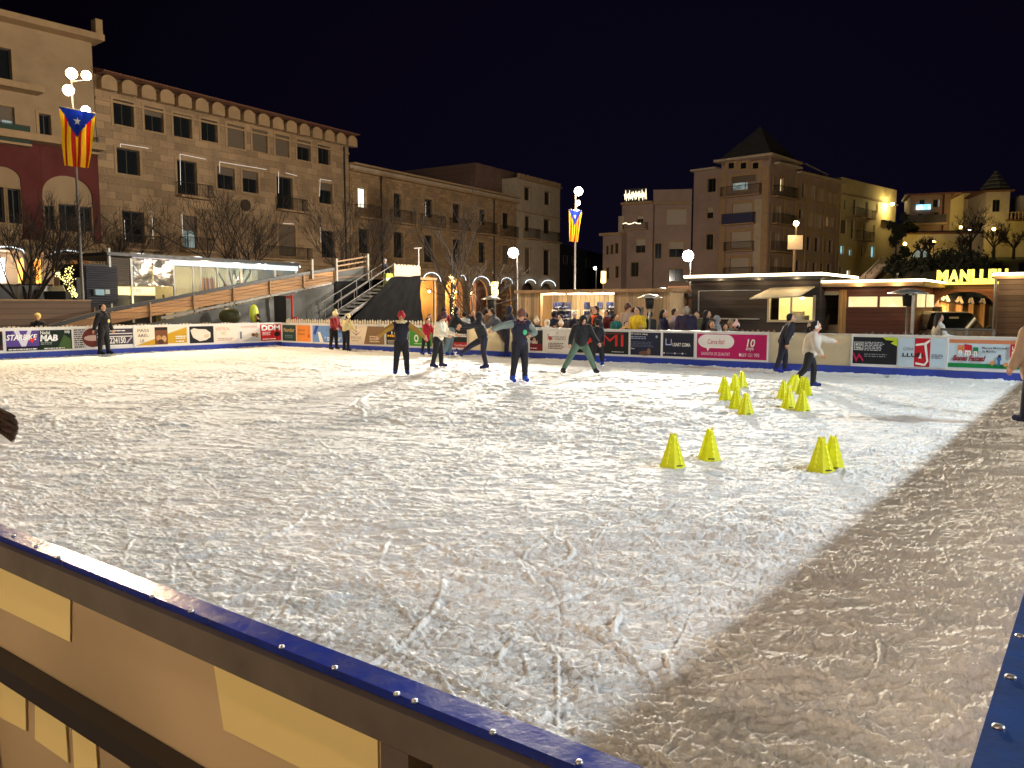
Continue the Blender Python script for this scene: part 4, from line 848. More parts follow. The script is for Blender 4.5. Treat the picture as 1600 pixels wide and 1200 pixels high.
# curved block
PLc = Plane(1078, 90, -80.0); PLc.d = -PLc.d; PLc.n = Vector((-PLc.d.y, PLc.d.x, 0)); PLc.rot = math.atan2(PLc.d.y, PLc.d.x)
t, W_, zt, ops, ar, ua = building('curved_apartments', 'rendered block with a light-string roof terrace left of the towered block', PLc, 1018, 1077.5, 296, 1045, plaster_pink, [(1039,1070,327,352,'pale'),(1022,1032,380,404,'dark'),(1044,1066,378,402,'palehalf'),(1044,1066,420,440,'dark')], tw=.15, back=8)
m = MB(); zc = PLc.z(1045, 318); m.box(-.2, W_, -.4, -.004, zc-.12, zc+.1, stone_trim); m.build('cornice', t)
PLd = Plane(1018, 90.2, -62); PLd.d = -PLd.d; PLd.n = Vector((-PLd.d.y, PLd.d.x, 0)); PLd.rot = math.atan2(PLd.d.y, PLd.d.x)
c0_ = PLc.at(PLc.u(1018))
def wing_left(t, pl, plt, px0, px1, yt, xt, m, rows, tw=.12, back=8):
    # a wing that ends where the thing t (whose plane is plt) begins
    o_ = pl.at(pl.u(px0)); Mi = Matrix.Translation(t.location)@Matrix.Rotation(plt.rot, 4, 'Z'); Mw = Matrix.Translation(o_)@Matrix.Rotation(pl.rot, 4, 'Z')
    ua = pl.u(px0); before = set(col.objects); ops = ops_px(pl, ua, rows); z_ = pl.z(xt, yt)
    wall(t, ops, 0, pl.u(px1)-ua, -.08, z_, m, back)
    for w in ops: window(t, w, stone_trim, tw)
    return before, Mi.inverted()@Mw, pl.u(px1)-ua, z_, ua
before, MM, wd, zd, ud = wing_left(t, PLd, PLc, 970, 1018, 318, 995, plaster_pink, [(993,1003,337,348,'palehalf',(974,1011,349,358)),(992,1007,374,395,'palehalf'),(985,997,410,432,'dark')])
m = MB(); m.box(0, wd, -.5, -.004, zd-.1, zd+.15, stone_trim); q0 = PLd.uz(977, 314); q1 = PLd.uz(1012, 306); m.box(q0[0]-ud, q1[0]-ud, -.3, -.25, zd+.2, zd+1.6, roof_d); m.build('roof_terrace', t)
m = MB(); pts = []; 
for i in range(60): a = i/59; pts.append((q0[0]-ud+(q1[0]-q0[0])*a, -.36, zd+.85+.45*math.sin(i*1.9)+.2*math.sin(i*5.1)))
m.path(pts, .025, 4, glow('string_lights', (1, .85, .55), 1.6)); q2 = PLd.uz(975, 352); m.path([(PLd.u(975)-ud+i*.35, -.75, PLd.z(990, 350)+.1*math.sin(i*2)) for i in range(int((PLd.u(1011)-PLd.u(975))/.35))], .05, 4, glow('string_lights', (1, .85, .55), 1.6)); m.build('string_lights', t)
for o in set(col.objects)-before:
    if o.type == 'MESH': o.data.transform(MM)
PLe = Plane(970, 90.5, -55); PLe.d = -PLe.d; PLe.n = Vector((-PLe.d.y, PLe.d.x, 0)); PLe.rot = math.atan2(PLe.d.y, PLe.d.x)
t, W_, zt, ops, ar, ua = building('low_street_house', 'lower dim house at the dark street gap, left of the curved block', PLe, 941, 969.6, 368, 957, plaster_pink, [(946,950,384,398,'dark'),(953,957,382,397,'dark'),(960,965,380,396,'dark'),(947,951,418,436,'dark'),(961,966,416,434,'dark')], tw=.1, back=5)
m = MB(); m.box(-.3, W_, -.4, 2, zt+.003, zt+.3, stone_trim); m.box(W_*.6, W_*.9, 1, 2.4, zt+.303, zt+2.2, plaster_pale); m.build('roof', t)
# cream block
t, W_, zt, ops, ar, ua = building('cream_block', 'cream block lit by a wall floodlight, right of the towered apartments', PLr, 1308, 1393, 285, 1350, plaster_cream, [(1313,1317,311,326,'dark'),(1327,1332,310,335,'dark',(1324,1337,324,336)),(1346,1350,314,339,'dark',(1343,1355,328,340)),(1362,1365,318,331,'dark'),(1309,1318,343,364,'shut'),(1325,1330,343,372,'dark'),(1344,1348,348,374,'dark',(1324,1354,361,375)),(1359,1362,351,366,'dark'),(1309,1315,383,397,'blue'),(1323,1328,389,399,'blue'),(1342,1346,386,400,'dark'),(1357,1363,384,402,'blue'),(1309,1314,418,436,'dark'),(1321,1326,422,440,'white')], tw=0, back=9)
m = MB(); zz = PLr.z(1350, 311); m.box(0, W_, -.25, -.003, zz, zz+.15, stone_trim); z2 = PLr.z(1375, 344); m.box(W_*.72, W_, -.3, -.003, z2-.1, z2+.05, iron); m.build('string_course', t)
u_, z_ = PLr.uz(1383, 319); p = PLr.at(u_, -.9); p.z = z_
tt = thing('wall_floodlight', 'floodlight high on the right end of the cream block', 'floodlight', p, PLr.rot); m = MB(); m.box(-.25, .25, -.2, .2, .06, .16, dark_steel); m.beam((0,.1,.1),(0,.88,.3),.06,.06,dark_steel); m.build('housing', tt); m = MB(); m.ball((0,0,-.05), .22, glow('lamp_globe_35', (1,.8,.35), 28), 10); m.build('lens', tt, True)
point(p+Vector((0,0,-.1)), 2200, (1, .78, .30), .24)
# dark tall block closing the street gap
PLg = Plane(873, 110, 20)
t, W_, zt, ops, ar, ua = building('gap_building', 'unlit building closing the far end of the street gap', PLg, 872, 950, 388, 905, mat('unlit_wall', (.05, .05, .055), .9, noise=.2), [(880,886,400,412,'dark'),(893,899,402,414,'dark'),(915,921,405,418,'dark')], tw=.1)
# ---------- market, ramp and plaza furniture ----------
plank_h = mat('warm_horizontal_planks', (.42, .21, .075), .65, bump=.01, kind='plank', k=(2, .24))
plank_v = mat('pale_vertical_boards', (.50, .34, .19), .7, bump=.008, kind='plank', k=(0, .15))
plank_in = mat('pale_inner_boards', (.62, .50, .34), .65, bump=.006, kind='plank', k=(0, .22))
plank_dark = mat('dark_stained_cladding', (.055, .040, .036), .6, bump=.012, kind='plank', k=(2, .13))
plank_red = mat('red_brown_cladding', (.16, .05, .03), .5, bump=.012, kind='plank', k=(2, .13))
plank_grey = mat('weathered_cladding', (.20, .13, .085), .7, bump=.012, kind='plank', k=(2, .16))
plank_low = mat('brown_barrier_planks', (.14, .085, .05), .7, bump=.01, kind='plank', k=(2, .2))
pine = mat('orange_pine', (.58, .33, .12), .6, bump=.004, kind='plank', k=(0, .1))
timber = mat('timber_trim', (.36, .22, .11), .65, noise=.3, nscale=5)
cream_wood = mat('cream_painted_wood', (.62, .52, .36), .5, noise=.1, nscale=4)
tarp_b = mat('black_tarpaulin', (.005, .005, .006), .85, spec=.15, noise=.3, nscale=2, bump=.01, bscale=6)
tarp_g = mat('grey_green_plastic_sheeting', (.04, .041, .035), .5, noise=.4, nscale=1.5, bump=.01, bscale=5)
black_p = mat('matt_black_panel', (.015, .014, .014), .6)
white_p = mat('white_painted_panel', (.62, .60, .56), .45, noise=.08, nscale=2)
def WB(label, name, cat, px0, px1, Y, group=None):
    p = on_y(px0, 500, Y); q = on_y(px1, 500, Y)
    t = thing(name, label, cat, (p.x, Y, -.08), 0, group)
    return t, (lambda px: on_y(px, 490, Y).x-p.x), (lambda px, py: on_y(px, py, Y).z+.08)
# -- ramp, parallel to the left side of the rink
RX = -30.6
def rp(px, py, x=RX): p = on_x(px, py, x); return (p.y, p.z)
t = thing('toboggan_ramp', 'long wooden toboggan ramp rising behind the left side of the rink', 'ramp', (RX, 0, 0))
T = [rp(30,516),(rp(75,511)),rp(167,485),rp(446,432),rp(524,420)]; B = [rp(30,530),rp(75,530),rp(167,507),rp(400,464),rp(524,441)]
def slope(pts, y):
    for i in range(len(pts)-1):
        if y <= pts[i+1][0] or i == len(pts)-2: a, b = pts[i], pts[i+1]; return a[1]+(b[1]-a[1])*(y-a[0])/(b[0]-a[0])
def yz_prism(m, pts, x0, x1, mt):
    n = len(pts); vs = [(x0, p[0], p[1]) for p in pts]+[(x1, p[0], p[1]) for p in pts]
    m.add(vs, [tuple(range(n)), tuple(range(2*n-1, n-1, -1))]+[(i, n+i, n+(i+1) % n, (i+1) % n) for i in range(n)], mt)
ys = [T[1][0]]
y = T[1][0]
k = 0
while y < T[4][0]-.1:
    y2 = min(y+1.9, T[4][0]); m = MB()
    m.add([], [], plank_h); f = lambda s, q: slope(s, q)
    Mr = Matrix.Rotation(0, 4, 'X')
    for j in range(4):
        a0, a1 = [slope(B, yy)+(slope(T, yy)-.08-slope(B, yy))*j/4+.008 for yy in (y+.06, y2)]; b0, b1 = [slope(B, yy)+(slope(T, yy)-.08-slope(B, yy))*(j+1)/4-.008 for yy in (y+.06, y2)]
        yz_prism(m, [(y+.06, a0), (y2, a1), (y2, b1), (y+.06, b0)], -.02+.004*random.random(), .03, plank_h)
    m.build('side_boards', t)
    m = MB(); m.box(.02, .10, y, y+.055, max(0, slope(B, y)-.25), slope(T, y)+.02, timber); m.build('post', t); y = y2
m = MB()
for i in range(1, 4): m.beam((.03, T[i][0], T[i][1]), (.03, T[i+1][0], T[i+1][1]), .12, .14, dark_steel)
m.beam((.03, T[0][0], T[0][1]), (.03, T[1][0], T[1][1]), .1, .1, dark_steel); m.build('top_rail', t)
m = MB(); a = rp(250, 497); b = rp(524, 441); m.beam((.06, a[0], a[1]), (.06, b[0], b[1]), .08, .10, steel); m.build('lower_rail', t)
m = MB()
for i in range(0, 4): yz_prism(m, [(T[i][0], T[i][1]-.5), (T[i+1][0], T[i+1][1]-.5), (T[i+1][0], T[i+1][1]-.42), (T[i][0], T[i][1]-.42)], -2.2, -.03, plank_low)
a = rp(524, 441); b = rp(657, 433); yz_prism(m, [(a[0], T[4][1]-.5), (b[0], T[4][1]+.1), (b[0], T[4][1]+.2), (a[0], T[4][1]-.4)], -2.2, 0, plank_low)
m.build('slide_deck', t)
m = MB(); m.box(-2.3, -2.2, T[1][0], 32.5, 0, 1.0, plank_low); [m.box(-2.3, -2.2, yy, yy+.06, 1, slope(T, min(yy, T[4][0])), timber) for yy in (16, 19, 22, 25, 28, 31)]; m.build('far_frame', t)
m = MB()
p0 = rp(527, 409); p1 = rp(574, 401); p2 = rp(527, 424); p3 = rp(574, 416)
for a, b in ((p0, p1), (p2, p3), (rp(527, 416), rp(574, 408))): m.beam((-.1, a[0], a[1]), (-.1, b[0], b[1]), .05, .07, timber)
yz_prism(m, [rp(527, 424), rp(574, 414), rp(574, 446), rp(527, 446)], -.12, -.09, tarp_g); m.build('upper_guard', t)
m = MB()
for px, yt, yb in ((485, 405, 436), (523, 404, 520), (572, 397, 520), (613, 411, 446)): q = rp(px, yt); r = rp(px, yb); m.box(.08, .16, q[0]-.05, q[0]+.05, max(0, r[1]), q[1], mat('scuffed_white_post', (.45, .40, .33), .6, noise=.4, nscale=6))
m.build('post', t)
def cloth(name, parent, outline_px, X, m, amp, seed, nx=46, nz=22):   # hanging sheet with real folds
    (a, b, c, d) = [rp(*q, x=X) for q in outline_px]    # tl tr br bl
    vs = []; g = MB()
    for j in range(nz+1):
        for i in range(nx+1):
            s = i/nx; q = j/nz
            yy = (a[0]*(1-s)+b[0]*s)*(1-q)+(d[0]*(1-s)+c[0]*s)*q; zz = (a[1]*(1-s)+b[1]*s)*(1-q)+(d[1]*(1-s)+c[1]*s)*q
            o = amp*(float(fbm(np.array([s*9+q*3]), np.array([q*2.2+s*1.5]), seed, 4)[0])-.5)*2*(.25+q*.9)+amp*.4*math.sin(s*40+6*q)*(q)
            vs.append((o, yy, zz+amp*.15*math.sin(s*9+seed)*(1-q)))
    g.add(vs, [(j*(nx+1)+i, j*(nx+1)+i+1, (j+1)*(nx+1)+i+1, (j+1)*(nx+1)+i) for j in range(nz) for i in range(nx)], m)
    return g.build(name, parent, True)
tt = thing('tarpaulin', 'grey-green plastic sheeting hanging below the wooden ramp', 'tarpaulin', (-30.42, 0, 0)); cloth('sheet', tt, [(225,507),(525,444),(525,527),(225,535)], -30.42, tarp_g, .10, 201, 70, 18)
tt = thing('tarpaulin', 'black tarpaulin draped over the side of the ramp platform', 'tarpaulin', (-29.0, 0, 0)); cloth('sheet', tt, [(612,433),(657,431),(660,512),(541,512)], -29.0, tarp_b, .13, 207, 60, 40)
tt = thing('tarpaulin', 'black tarpaulin behind the metal stairs', 'tarpaulin', (-30.35, 0, 0)); cloth('sheet', tt, [(524,440),(612,436),(620,512),(524,512)], -30.35, tarp_b, .12, 209, 40, 20)
t = thing('ramp_platform', 'high platform with a pale picket railing at the top of the ramp stairs', 'platform', (0, 0, 0))
a = on_x(600, 433, -30.3); b = on_x(657, 433, -30.3)
m = MB(); m.box(-32.8, -29.1, a.y-.6, b.y, a.z-.12, a.z, timber); m.build('deck', t)
m = MB(); 
for yy in (a.y, b.y-.1): m.box(-32.7, -32.6, yy, yy+.1, 0, a.z-.12, timber); m.box(-29.3, -29.2, yy, yy+.1, 0, a.z-.12, timber)
m.build('leg', t)
m = MB(); n = 16; zt_ = a.z+.62; pa = on_x(616, 420, -29.15); pb = on_x(656, 420, -29.15)
for i in range(n): yy = pa.y+(pb.y-pa.y)*i/n; m.prism([], 0, 0) if 0 else m.box(-29.17, -29.13, yy, yy+.13, a.z+.02, zt_-.06*(i % 2), cream_wood)
m.box(-29.2, -29.171, pa.y, pb.y, a.z+.12, a.z+.2, cream_wood); m.box(-29.2, -29.171, pa.y, pb.y, a.z+.42, a.z+.5, cream_wood); m.build('railing', t)
st = thing('metal_stairs', 'open metal stairs climbing to the ramp platform', 'stairs', (0, 0, 0))
s0 = on_x(535, 489, -29.7); s1 = on_x(598, 446, -29.7); NS = 9; dy = (s1.y-s0.y)/(NS-1); dz = (s1.z-s0.z)/(NS-1)
alu_w = mat('bright_tread_metal', (.80, .80, .76), .4, metal=.1, noise=.15, nscale=12)
for i in range(-4, NS):
    yy = s0.y+dy*i; zz = s0.z+dz*i; m = MB(); m.box(-30.12, -29.25, yy, yy+.24, zz-.085, zz, alu_w); m.build('tread', st)
for x in (-30.15, -29.22):
    m = MB(); m.beam((x, s0.y-4*dy, s0.z-4*dz-.05), (x, s1.y+.3, s1.z+.05), .05, .16, steel); m.build('stringer', st)
    m = MB()
    for h_ in (.5, .95): m.tube((x, s0.y-2.5*dy, s0.z-2.5*dz+h_), (x, s1.y+.4, s1.z+.15+h_), .022, m=steel)
    for i in (-2, 1, 4, 7): m.tube((x, s0.y+dy*i, s0.z+dz*i-.05), (x, s0.y+dy*i, s0.z+dz*i+.95), .022, m=steel)
    m.build('handrail', st)
p = deep(655, 478, 44); t = thing('mast_sign', 'thin white post with a short crossbar at the platform corner', 'post', (p.x, p.y, 0)); m = MB(); zt_ = deep(655, 388, 44).z; m.tube((0,0,0), (0,0,zt_), .035, m=white_p); m.build('pole', t); m = MB(); m.beam((-.22,-.1,zt_), (.12,.1,zt_+.02), .1, .06, white_p); m.build('crossbar', t)
# sledges and red frame
def disc(label, px, py, d, rx, rz, tilt, col_=(.62,.72,.05)):
    p = on_x(px, py, -29.75); t = thing('sledge', label, 'sledge', p, YAW); m = MB(); M = Matrix.Rotation(tilt, 3, 'Z'); m.ball((0,0,0), 1, mat('lime_plastic_%d' % (col_[0]*100), col_, .35), 18, (rx, .12, rz), M); m.build('shell', t, True); m = MB(); m.ball((0,.03,0), 1, black_p, 14, (rx*1.03, .11, rz*1.03), M); m.build('rim', t, True)
disc('bright lime oval sledge standing on end below the ramp', 397, 490, 31, .20, .40, .6); disc('dull olive oval sledge leaning by the plastic sheeting', 359, 494, 31.5, .46, .34, 0, (.05,.055,.02))
p = on_x(443, 478, -29.9); t = thing('folding_board', 'black board with a red side post standing below the upper ramp', 'board', (p.x, p.y, -.05), YAW); m = MB(); m.box(-.42, .12, -.03, .03, .35, 2.2, black_p); m.build('board', t); m = MB(); m.box(.34, .42, -.04, .04, 0, 2.25, flat(190,60,45)); m.box(.12, .42, -.03, .03, 2.1, 2.2, flat(190,60,45)); m.box(.40, .62, -.06, .06, .9, 1.25, flat(200,50,40)); m.build('red_post', t)
# -- glazed terrace
PT = Plane(172, 36, 33.0)
t = thing('glazed_terrace', 'glass-walled bar terrace with a white lit beam and crinkled silver panels', 'terrace', PT.at(0), PT.rot); ua = PT.u(172)
Z = lambda px, py: PT.z(px, py); U = lambda px: PT.u(px)-ua
zT = Z(300, 412); foil = mat('crinkled_silver_foil', (.62, .56, .46), .16, metal=.9, bump=.16, bscale=1.6)
m = MB(); m.box(-.15, U(466), -.2, 5, zT+.18, zT+.32, dark_steel); m.build('roof', t)
lit_beam = glow('lit_white_beam', (.62, .88, 1.0), .5)
m = MB(); m.box(U(273), U(466), -.06, .04, zT-.12, zT+.14, lit_beam); m.build('light_beam', t)
m = MB(); m.box(U(172), U(175), -.08, .08, 0, zT+.5, white_p); m.box(U(205), U(208), -.08, .08, .9, zT+.1, white_p); m.box(U(208), U(272), -.1, .0, zT+.12, zT+.175, mat('violet_grey_trim', (.3,.26,.36), .4))
for px in (273, 303, 315, 341, 357, 379, 395, 431, 464): m.box(U(px)-.03, U(px)+.03, -.05, .05, 0, zT-.13, white_p)
m.build('frame', t)
m = MB(); m.box(U(176), U(205), -.04, .0, Z(190, 446), zT+.1, mat('brown_louvre', (.10,.075,.055), .5, bump=.02, kind='stripe', k=(2, .09))); m.build('louvre', t)
for a_, b_ in ((209, 239), (241, 272)):
    m = MB(); w = U(b_)-U(a_); h0 = Z(240, 447); nn = 16
    vs = [(U(a_)+w*i/nn, -.04-.10*math.sin(PI*i/nn)*math.sin(PI*j/nn)+.03*math.sin(i*1.7+j*2.3), h0+(zT+.1-h0)*j/nn) for j in range(nn+1) for i in range(nn+1)]
    m.add(vs, [(j*(nn+1)+i, j*(nn+1)+i+1, (j+1)*(nn+1)+i+1, (j+1)*(nn+1)+i) for j in range(nn) for i in range(nn)], foil); m.build('foil_panel', t, True)
m = MB(); m.box(U(176), U(243), -.02, .03, Z(200, 461), Z(200, 448), glow('yellow_sign_glow', (1, .68, .10), .8)); m.box(U(176), U(243), -.01, .04, .0, Z(200, 462), black_p); sg = m.build('sign_panel', t)
m = MB(); text(m, 'Res', U(205), U(222), Z(212, 458), Z(212, 448), -.04, white_p, .04); m.build('lettering', sg)
clear = bpy.data.materials.new('clear_glass'); clear.use_nodes = True; b = clear.node_tree.nodes['Principled BSDF']; b.inputs['Alpha'].default_value = .18; b.inputs['Roughness'].default_value = .05; b.inputs['Base Color'].default_value = (.5, .6, .6, 1)
for i, (a_, b_) in enumerate(((274, 302), (304, 314), (316, 340), (342, 356), (358, 378), (380, 394), (396, 430), (432, 463))):
    m = MB(); m.box(U(a_)+.04, U(b_)-.04, 0, .012, .1, zT-.14, clear); m.build('glass_pane', t)
m = MB(); m.box(U(274), U(464), 3.2, 3.3, 0, zT, mat('olive_inner_wall', (.33, .30, .16), .8, noise=.2)); m.box(U(304), U(342), 2.6, 2.9, 0, 1.6, cream_wood); m.build('back_wall', t)
for k_, px in enumerate((335, 341, 348)):
    p = PT.at(PT.u(px), .8); tt = thing('closed_parasol', ['closed orange striped parasol at left inside the glazed terrace','middle closed orange striped parasol inside the glazed terrace','closed orange striped parasol at right inside the glazed terrace'][k_], 'parasol', p, 0, 'closed parasols inside the glazed terrace')
    m = MB(); lo, hi = 1.0, 3.1; n = 12; vs = []; 
    for j in range(6):
        z_ = lo+(hi-lo)*j/5; r_ = .05+.22*(1-abs(j/5-.25))
        vs += [(r_*(1+.25*(i % 2))*math.cos(2*PI*i/n), r_*(1+.25*(i % 2))*math.sin(2*PI*i/n), z_) for i in range(n)]
    for s_ in (0, 1): m.add(vs, [(j*n+i, j*n+(i+1) % n, (j+1)*n+(i+1) % n, (j+1)*n+i) for j in range(5) for i in range(n) if i % 2 == s_], (flat(240,150,20), flat(110,40,15))[s_])
    m.build('canopy', tt); m = MB(); m.tube((0,0,0), (0,0,3.2), .03, m=steel); m.build('pole', tt)
for px, pw, c in ((290, 60, (1,.8,.4)), (350, 140, (1,.75,.4)), (400, 90, NEUT), (440, 120, (.8,.95,1))): p = PT.at(PT.u(px), 1.5); point((p.x, p.y, 3.2), pw, c, .08)
p = PT.at(PT.u(248), -1.0); point((p.x, p.y, 3.4), 22, NEUT, .06); p = PT.at(PT.u(210), -.5); point((p.x, p.y, 1.9), 12, (1,.75,.3), .06)
# -- dark booth, planter wall, white boxes at far left
p = deep(134, 478, 35); t = thing('dark_booth', 'black booth with closed dark shutters beside the glazed terrace', 'booth', (p.x, p.y, -.08), PT.rot)
m = MB(); w = 1.5; m.box(0, w, 0, 2, 0, 3.6, black_p); m.build('body', t); m = MB(); m.box(.05, w-.05, -.05, -.003, 1.9, 3.5, mat('navy_roller_shutter', (.02,.02,.035), .45, bump=.02, kind='stripe', k=(2, .10))); m.build('shutter', t)
m = MB(); m.box(-.35, -.02, .0, .4, 1.0, 3.0, black_p); m.build('post', t); m = MB(); m.box(.35, .75, -.2, -.055, 2.35-.1, 2.6-.1, flat(150,190,205)); m.box(.8, 1.0, -.2, -.055, 2.3, 2.5, flat(190,200,190)); m.build('price_card', t)
t = thing('planter_wall', 'long brown plank wall at far left below the white counters', 'wall', (-31.6, 0, 0)); ya = on_x(-60, 480, -31.6).y; yb = on_x(142, 480, -31.6).y
m = MB(); m.box(-.2, 0, ya, yb, -.08, on_x(70, 470, -31.6).z, plank_low); m.build('boards', t); m = MB(); z_ = on_x(70, 470, -31.6).z; m.box(-.24, .04, ya, yb+.02, z_+.002, z_+.05, timber); m.build('coping', t)
for i, (a_, b_, lb) in enumerate(((-8, 19, 'white counter box at the left edge behind the plank wall'), (30, 68, 'white counter box behind the plank wall, right of the tree trunk'))):
    q = deep(a_, 478, 34.2); r = deep(b_, 478, 34.2); t = thing('counter_box', lb, 'counter', (q.x, q.y, 0), YAW, 'white counters at the left'); w = (r-q).length; zt_ = deep(a_, 446, 34.2).z; m = MB(); m.box(0, w, 0, .7, 1.2, zt_, white_p); m.build('panel', t); m = MB(); m.box(-.04, w+.04, -.04, .74, zt_+.002, zt_+.05, dark_steel); m.box(.05, w-.05, .1, .6, 0, 1.2, black_p); m.build('worktop', t)
q = deep(70, 478, 34.2); t = thing('counter_box', 'dark drinks cooler with an open cream lid behind the plank wall', 'cooler', (q.x, q.y, 0), YAW); m = MB(); m.box(0, .9, 0, .6, 0, deep(80, 455, 34.2).z, black_p); m.build('body', t); m = MB(); z_ = deep(80, 455, 34.2).z; m.prism([(.1, z_), (.85, z_), (.75, z_+.25), (.25, z_+.2)], .1, .15, cream_wood); m.build('lid', t)
# -- picket fences behind the boards
def pickets(label, p0, p1, Y, zt_, m_, grp='picket fences behind the far boards'):
    a = on_y(p0, 500, Y).x; b = on_y(p1, 500, Y).x; t = thing('picket_fence', label, 'fence', (a, Y, -.08), 0, grp); m = MB(); n = int((b-a)/.14)
    for i in range(n): x = (b-a)*i/n; h_ = zt_+.08+.02*math.sin(i*2.1); m.prism([(x, 0), (x+.085, 0), (x+.085, h_-.05), (x+.042, h_), (x, h_-.05)], -.01, .01, m_)
    m.build('pale', t); m = MB(); m.box(0, b-a, .012, .04, .3, .38, m_); m.box(0, b-a, .012, .04, .85, .93, m_); m.build('rail', t)
pickets('pale picket fence behind the far boards below the ramp stairs', 447, 735, 21.75, 1.16, cream_wood)
pickets('wooden slat fence in front of the dark chalet hatch', 1150, 1216, 22.6, 1.02, timber)
pickets('low grey picket fence behind the boards by the bar hut', 1352, 1472, 22.2, 1.03, steel)
t = thing('picket_fence', 'pale picket fence just behind the left side boards', 'fence', (-28.75, 0, -.08), 0, 'picket fences behind the far boards'); m = MB(); a_ = on_x(4, 500, -28.75).y
for i in range(int((21-a_)/.14)): yy = a_+.14*i; m.box(-.01, .01, yy, yy+.08, 0, 1.10+.02*math.sin(i), cream_wood)
m.build('pale', t); m = MB(); m.box(-.05, -.012, a_, 21, .8, .88, cream_wood); m.build('rail', t)
# -- skate hut
Y = 26.0; t, U, Z = WB('pale wooden skate rental hut with open front and shelves of skates', 'skate_hut', 'hut', 810, 1046, Y)
zr = Z(930, 452); zo = Z(930, 457); L_ = U(1046)
m = MB(); m.box(0, U(843), 0, .12, 0, zo, plank_v); m.build('front_boards', t); m = MB(); m.box(U(962), L_, 0, .12, 0, zo, plank_v); m.build('front_boards', t); m = MB(); m.box(0, .12, .12, 3, 0, zo, plank_v); m.build('side_boards', t); m = MB(); m.box(L_-.12, L_, .12, 3, 0, zo, plank_v); m.build('side_boards', t)
m = MB(); m.box(.13, L_-.13, 2.2, 2.3, 0, zo, plank_in); m.build('back_wall', t)
m = MB(); m.box(-.1, L_+.1, -.15, 3.1, zo+.001, zr, timber); m.build('roof_fascia', t)
m = MB(); m.box(U(843), U(845), -.03, .13, 0, zo-.002, timber); m.box(U(960), U(962), -.03, .13, 0, zo-.002, timber); m.box(U(848), U(962), 1.3, 2.0, .0, .9, plank_in); m.build('frame', t)
for i, (a_, b_) in enumerate(((850, 882), (899, 932), (934, 960))):
    s = thing('skate_shelf', ['left metal skate shelf in the hut opening','middle metal skate shelf in the hut opening','right metal skate shelf in the hut opening'][i], 'shelf', (t.location.x+U(a_), Y+.55, -.08), 0, 'skate shelves'); w = U(b_)-U(a_)
    [MB().box(x, x+.035, y_, y_+.035, 0, Z(900, 484), alu_w).build('upright', s) for x in (0, w-.035) for y_ in (0, .4)]
    m = MB(); [m.box(.036, w-.036, 0, .435, Z(900, y_)-.03, Z(900, y_), alu_w) for y_ in (485, 499, 512)]; m.build('shelf', s)
boot_b = mat('dark_blue_boot_plastic', (.02, .03, .09), .35, noise=.2); 
def boot(m, M, mt):
    prof = [(-.05,.0),(.20,.0),(.21,.05),(.14,.09),(.07,.13),(.06,.27),(-.055,.28),(-.06,.1)]
    n = len(prof); vs = [M@Vector((p[0], y_, p[1])) for y_ in (-.045, .045) for p in prof]
    m.add(vs, [tuple(range(n-1, -1, -1)), tuple(range(n, 2*n))]+[(i, (i+1) % n, n+(i+1) % n, n+i) for i in range(n)], mt)
sk = thing('rental_skates', 'x', 'ice skates', (0, 0, 0)); m = MB(); boot(m, Matrix.Translation((0, 0, .04)), boot_b); boot(m, Matrix.Translation((0, .12, .04)), boot_b); m.build('boot', sk); m = MB(); m.box(-.05, .2, -.004, .004, 0, .04, alu_w); m.box(-.05, .2, .116, .124, 0, .04, alu_w); m.build('blade', sk)
k = 0
for si, (a_, b_) in enumerate(((850, 882), (899, 932), (934, 960))):
    for li, y_ in enumerate((485, 499, 512)):
        for j in range(4):
            if (si, li) in ((1, 1),) and j > 2 or (si, li, j) in ((1, 0, 1), (1, 0, 2)): continue
            c = sk if k == 0 else copy_tree(sk); k += 1
            c.location = (t.location.x+U(a_)+.1+(U(b_)-U(a_)-.3)*j/3.4, Y+.60, Z(900, y_)-.08+.002); c.rotation_euler = (0, 0, random.uniform(-1.9, -1.2) if j % 2 else random.uniform(-.4, .3))
            c['label'] = '%s rental skates on the %s board of the %s skate shelf' % ('dark blue', ('top', 'middle', 'bottom')[li], ('left', 'middle', 'right')[si]); c['group'] = 'dark rental skates on the %s board, %s shelf' % (('top', 'middle', 'bottom')[li], ('left', 'middle', 'right')[si])
for px in (865, 905, 945):
    p = on_y(px, 470, Y+.4); tt = thing('tube_light', 'lamp under the roof of the skate hut, %s' % {865:'left', 905:'middle', 945:'right'}[px], 'ceiling lamp', (p.x, p.y, zo-.12), 0, 'lamps in the skate hut'); m = MB(); m.box(-.5, .5, -.03, .03, -.02, .02, glow('tube_lens', (1, .85, .55), 9)); m.build('tube', tt); point((p.x, p.y, zo-.22), 55, (1, .80, .50), .06)
# -- yellow-lit kiosk in the gap
t, U, Z = WB('small yellow-lit kiosk between the skate hut and the long dark chalet', 'kiosk', 'kiosk', 1046, 1079, 27.5)
m = MB(); m.box(0, U(1079), .8, .9, 0, Z(1060, 463), room('kiosk_light', (1,.78,.3), (.9,.6,.15), .9)); m.box(0, .06, 0, .9, 0, Z(1060, 463), cream_wood); m.box(U(1067), U(1068.5), 0, .1, 0, Z(1060, 463), cream_wood); m.build('interior', t)
m = MB(); m.box(-.1, U(1080), -.3, .95, Z(1060, 465), Z(1060, 459), dark_steel); m.box(0, U(1080), -.2, -.1, Z(1060, 455), Z(1060, 447), flat(200,160,140)); m.box(U(1068), U(1075), -.05, .0, Z(1060, 480), Z(1060, 466), flat(200,60,40)); m.build('fascia', t)
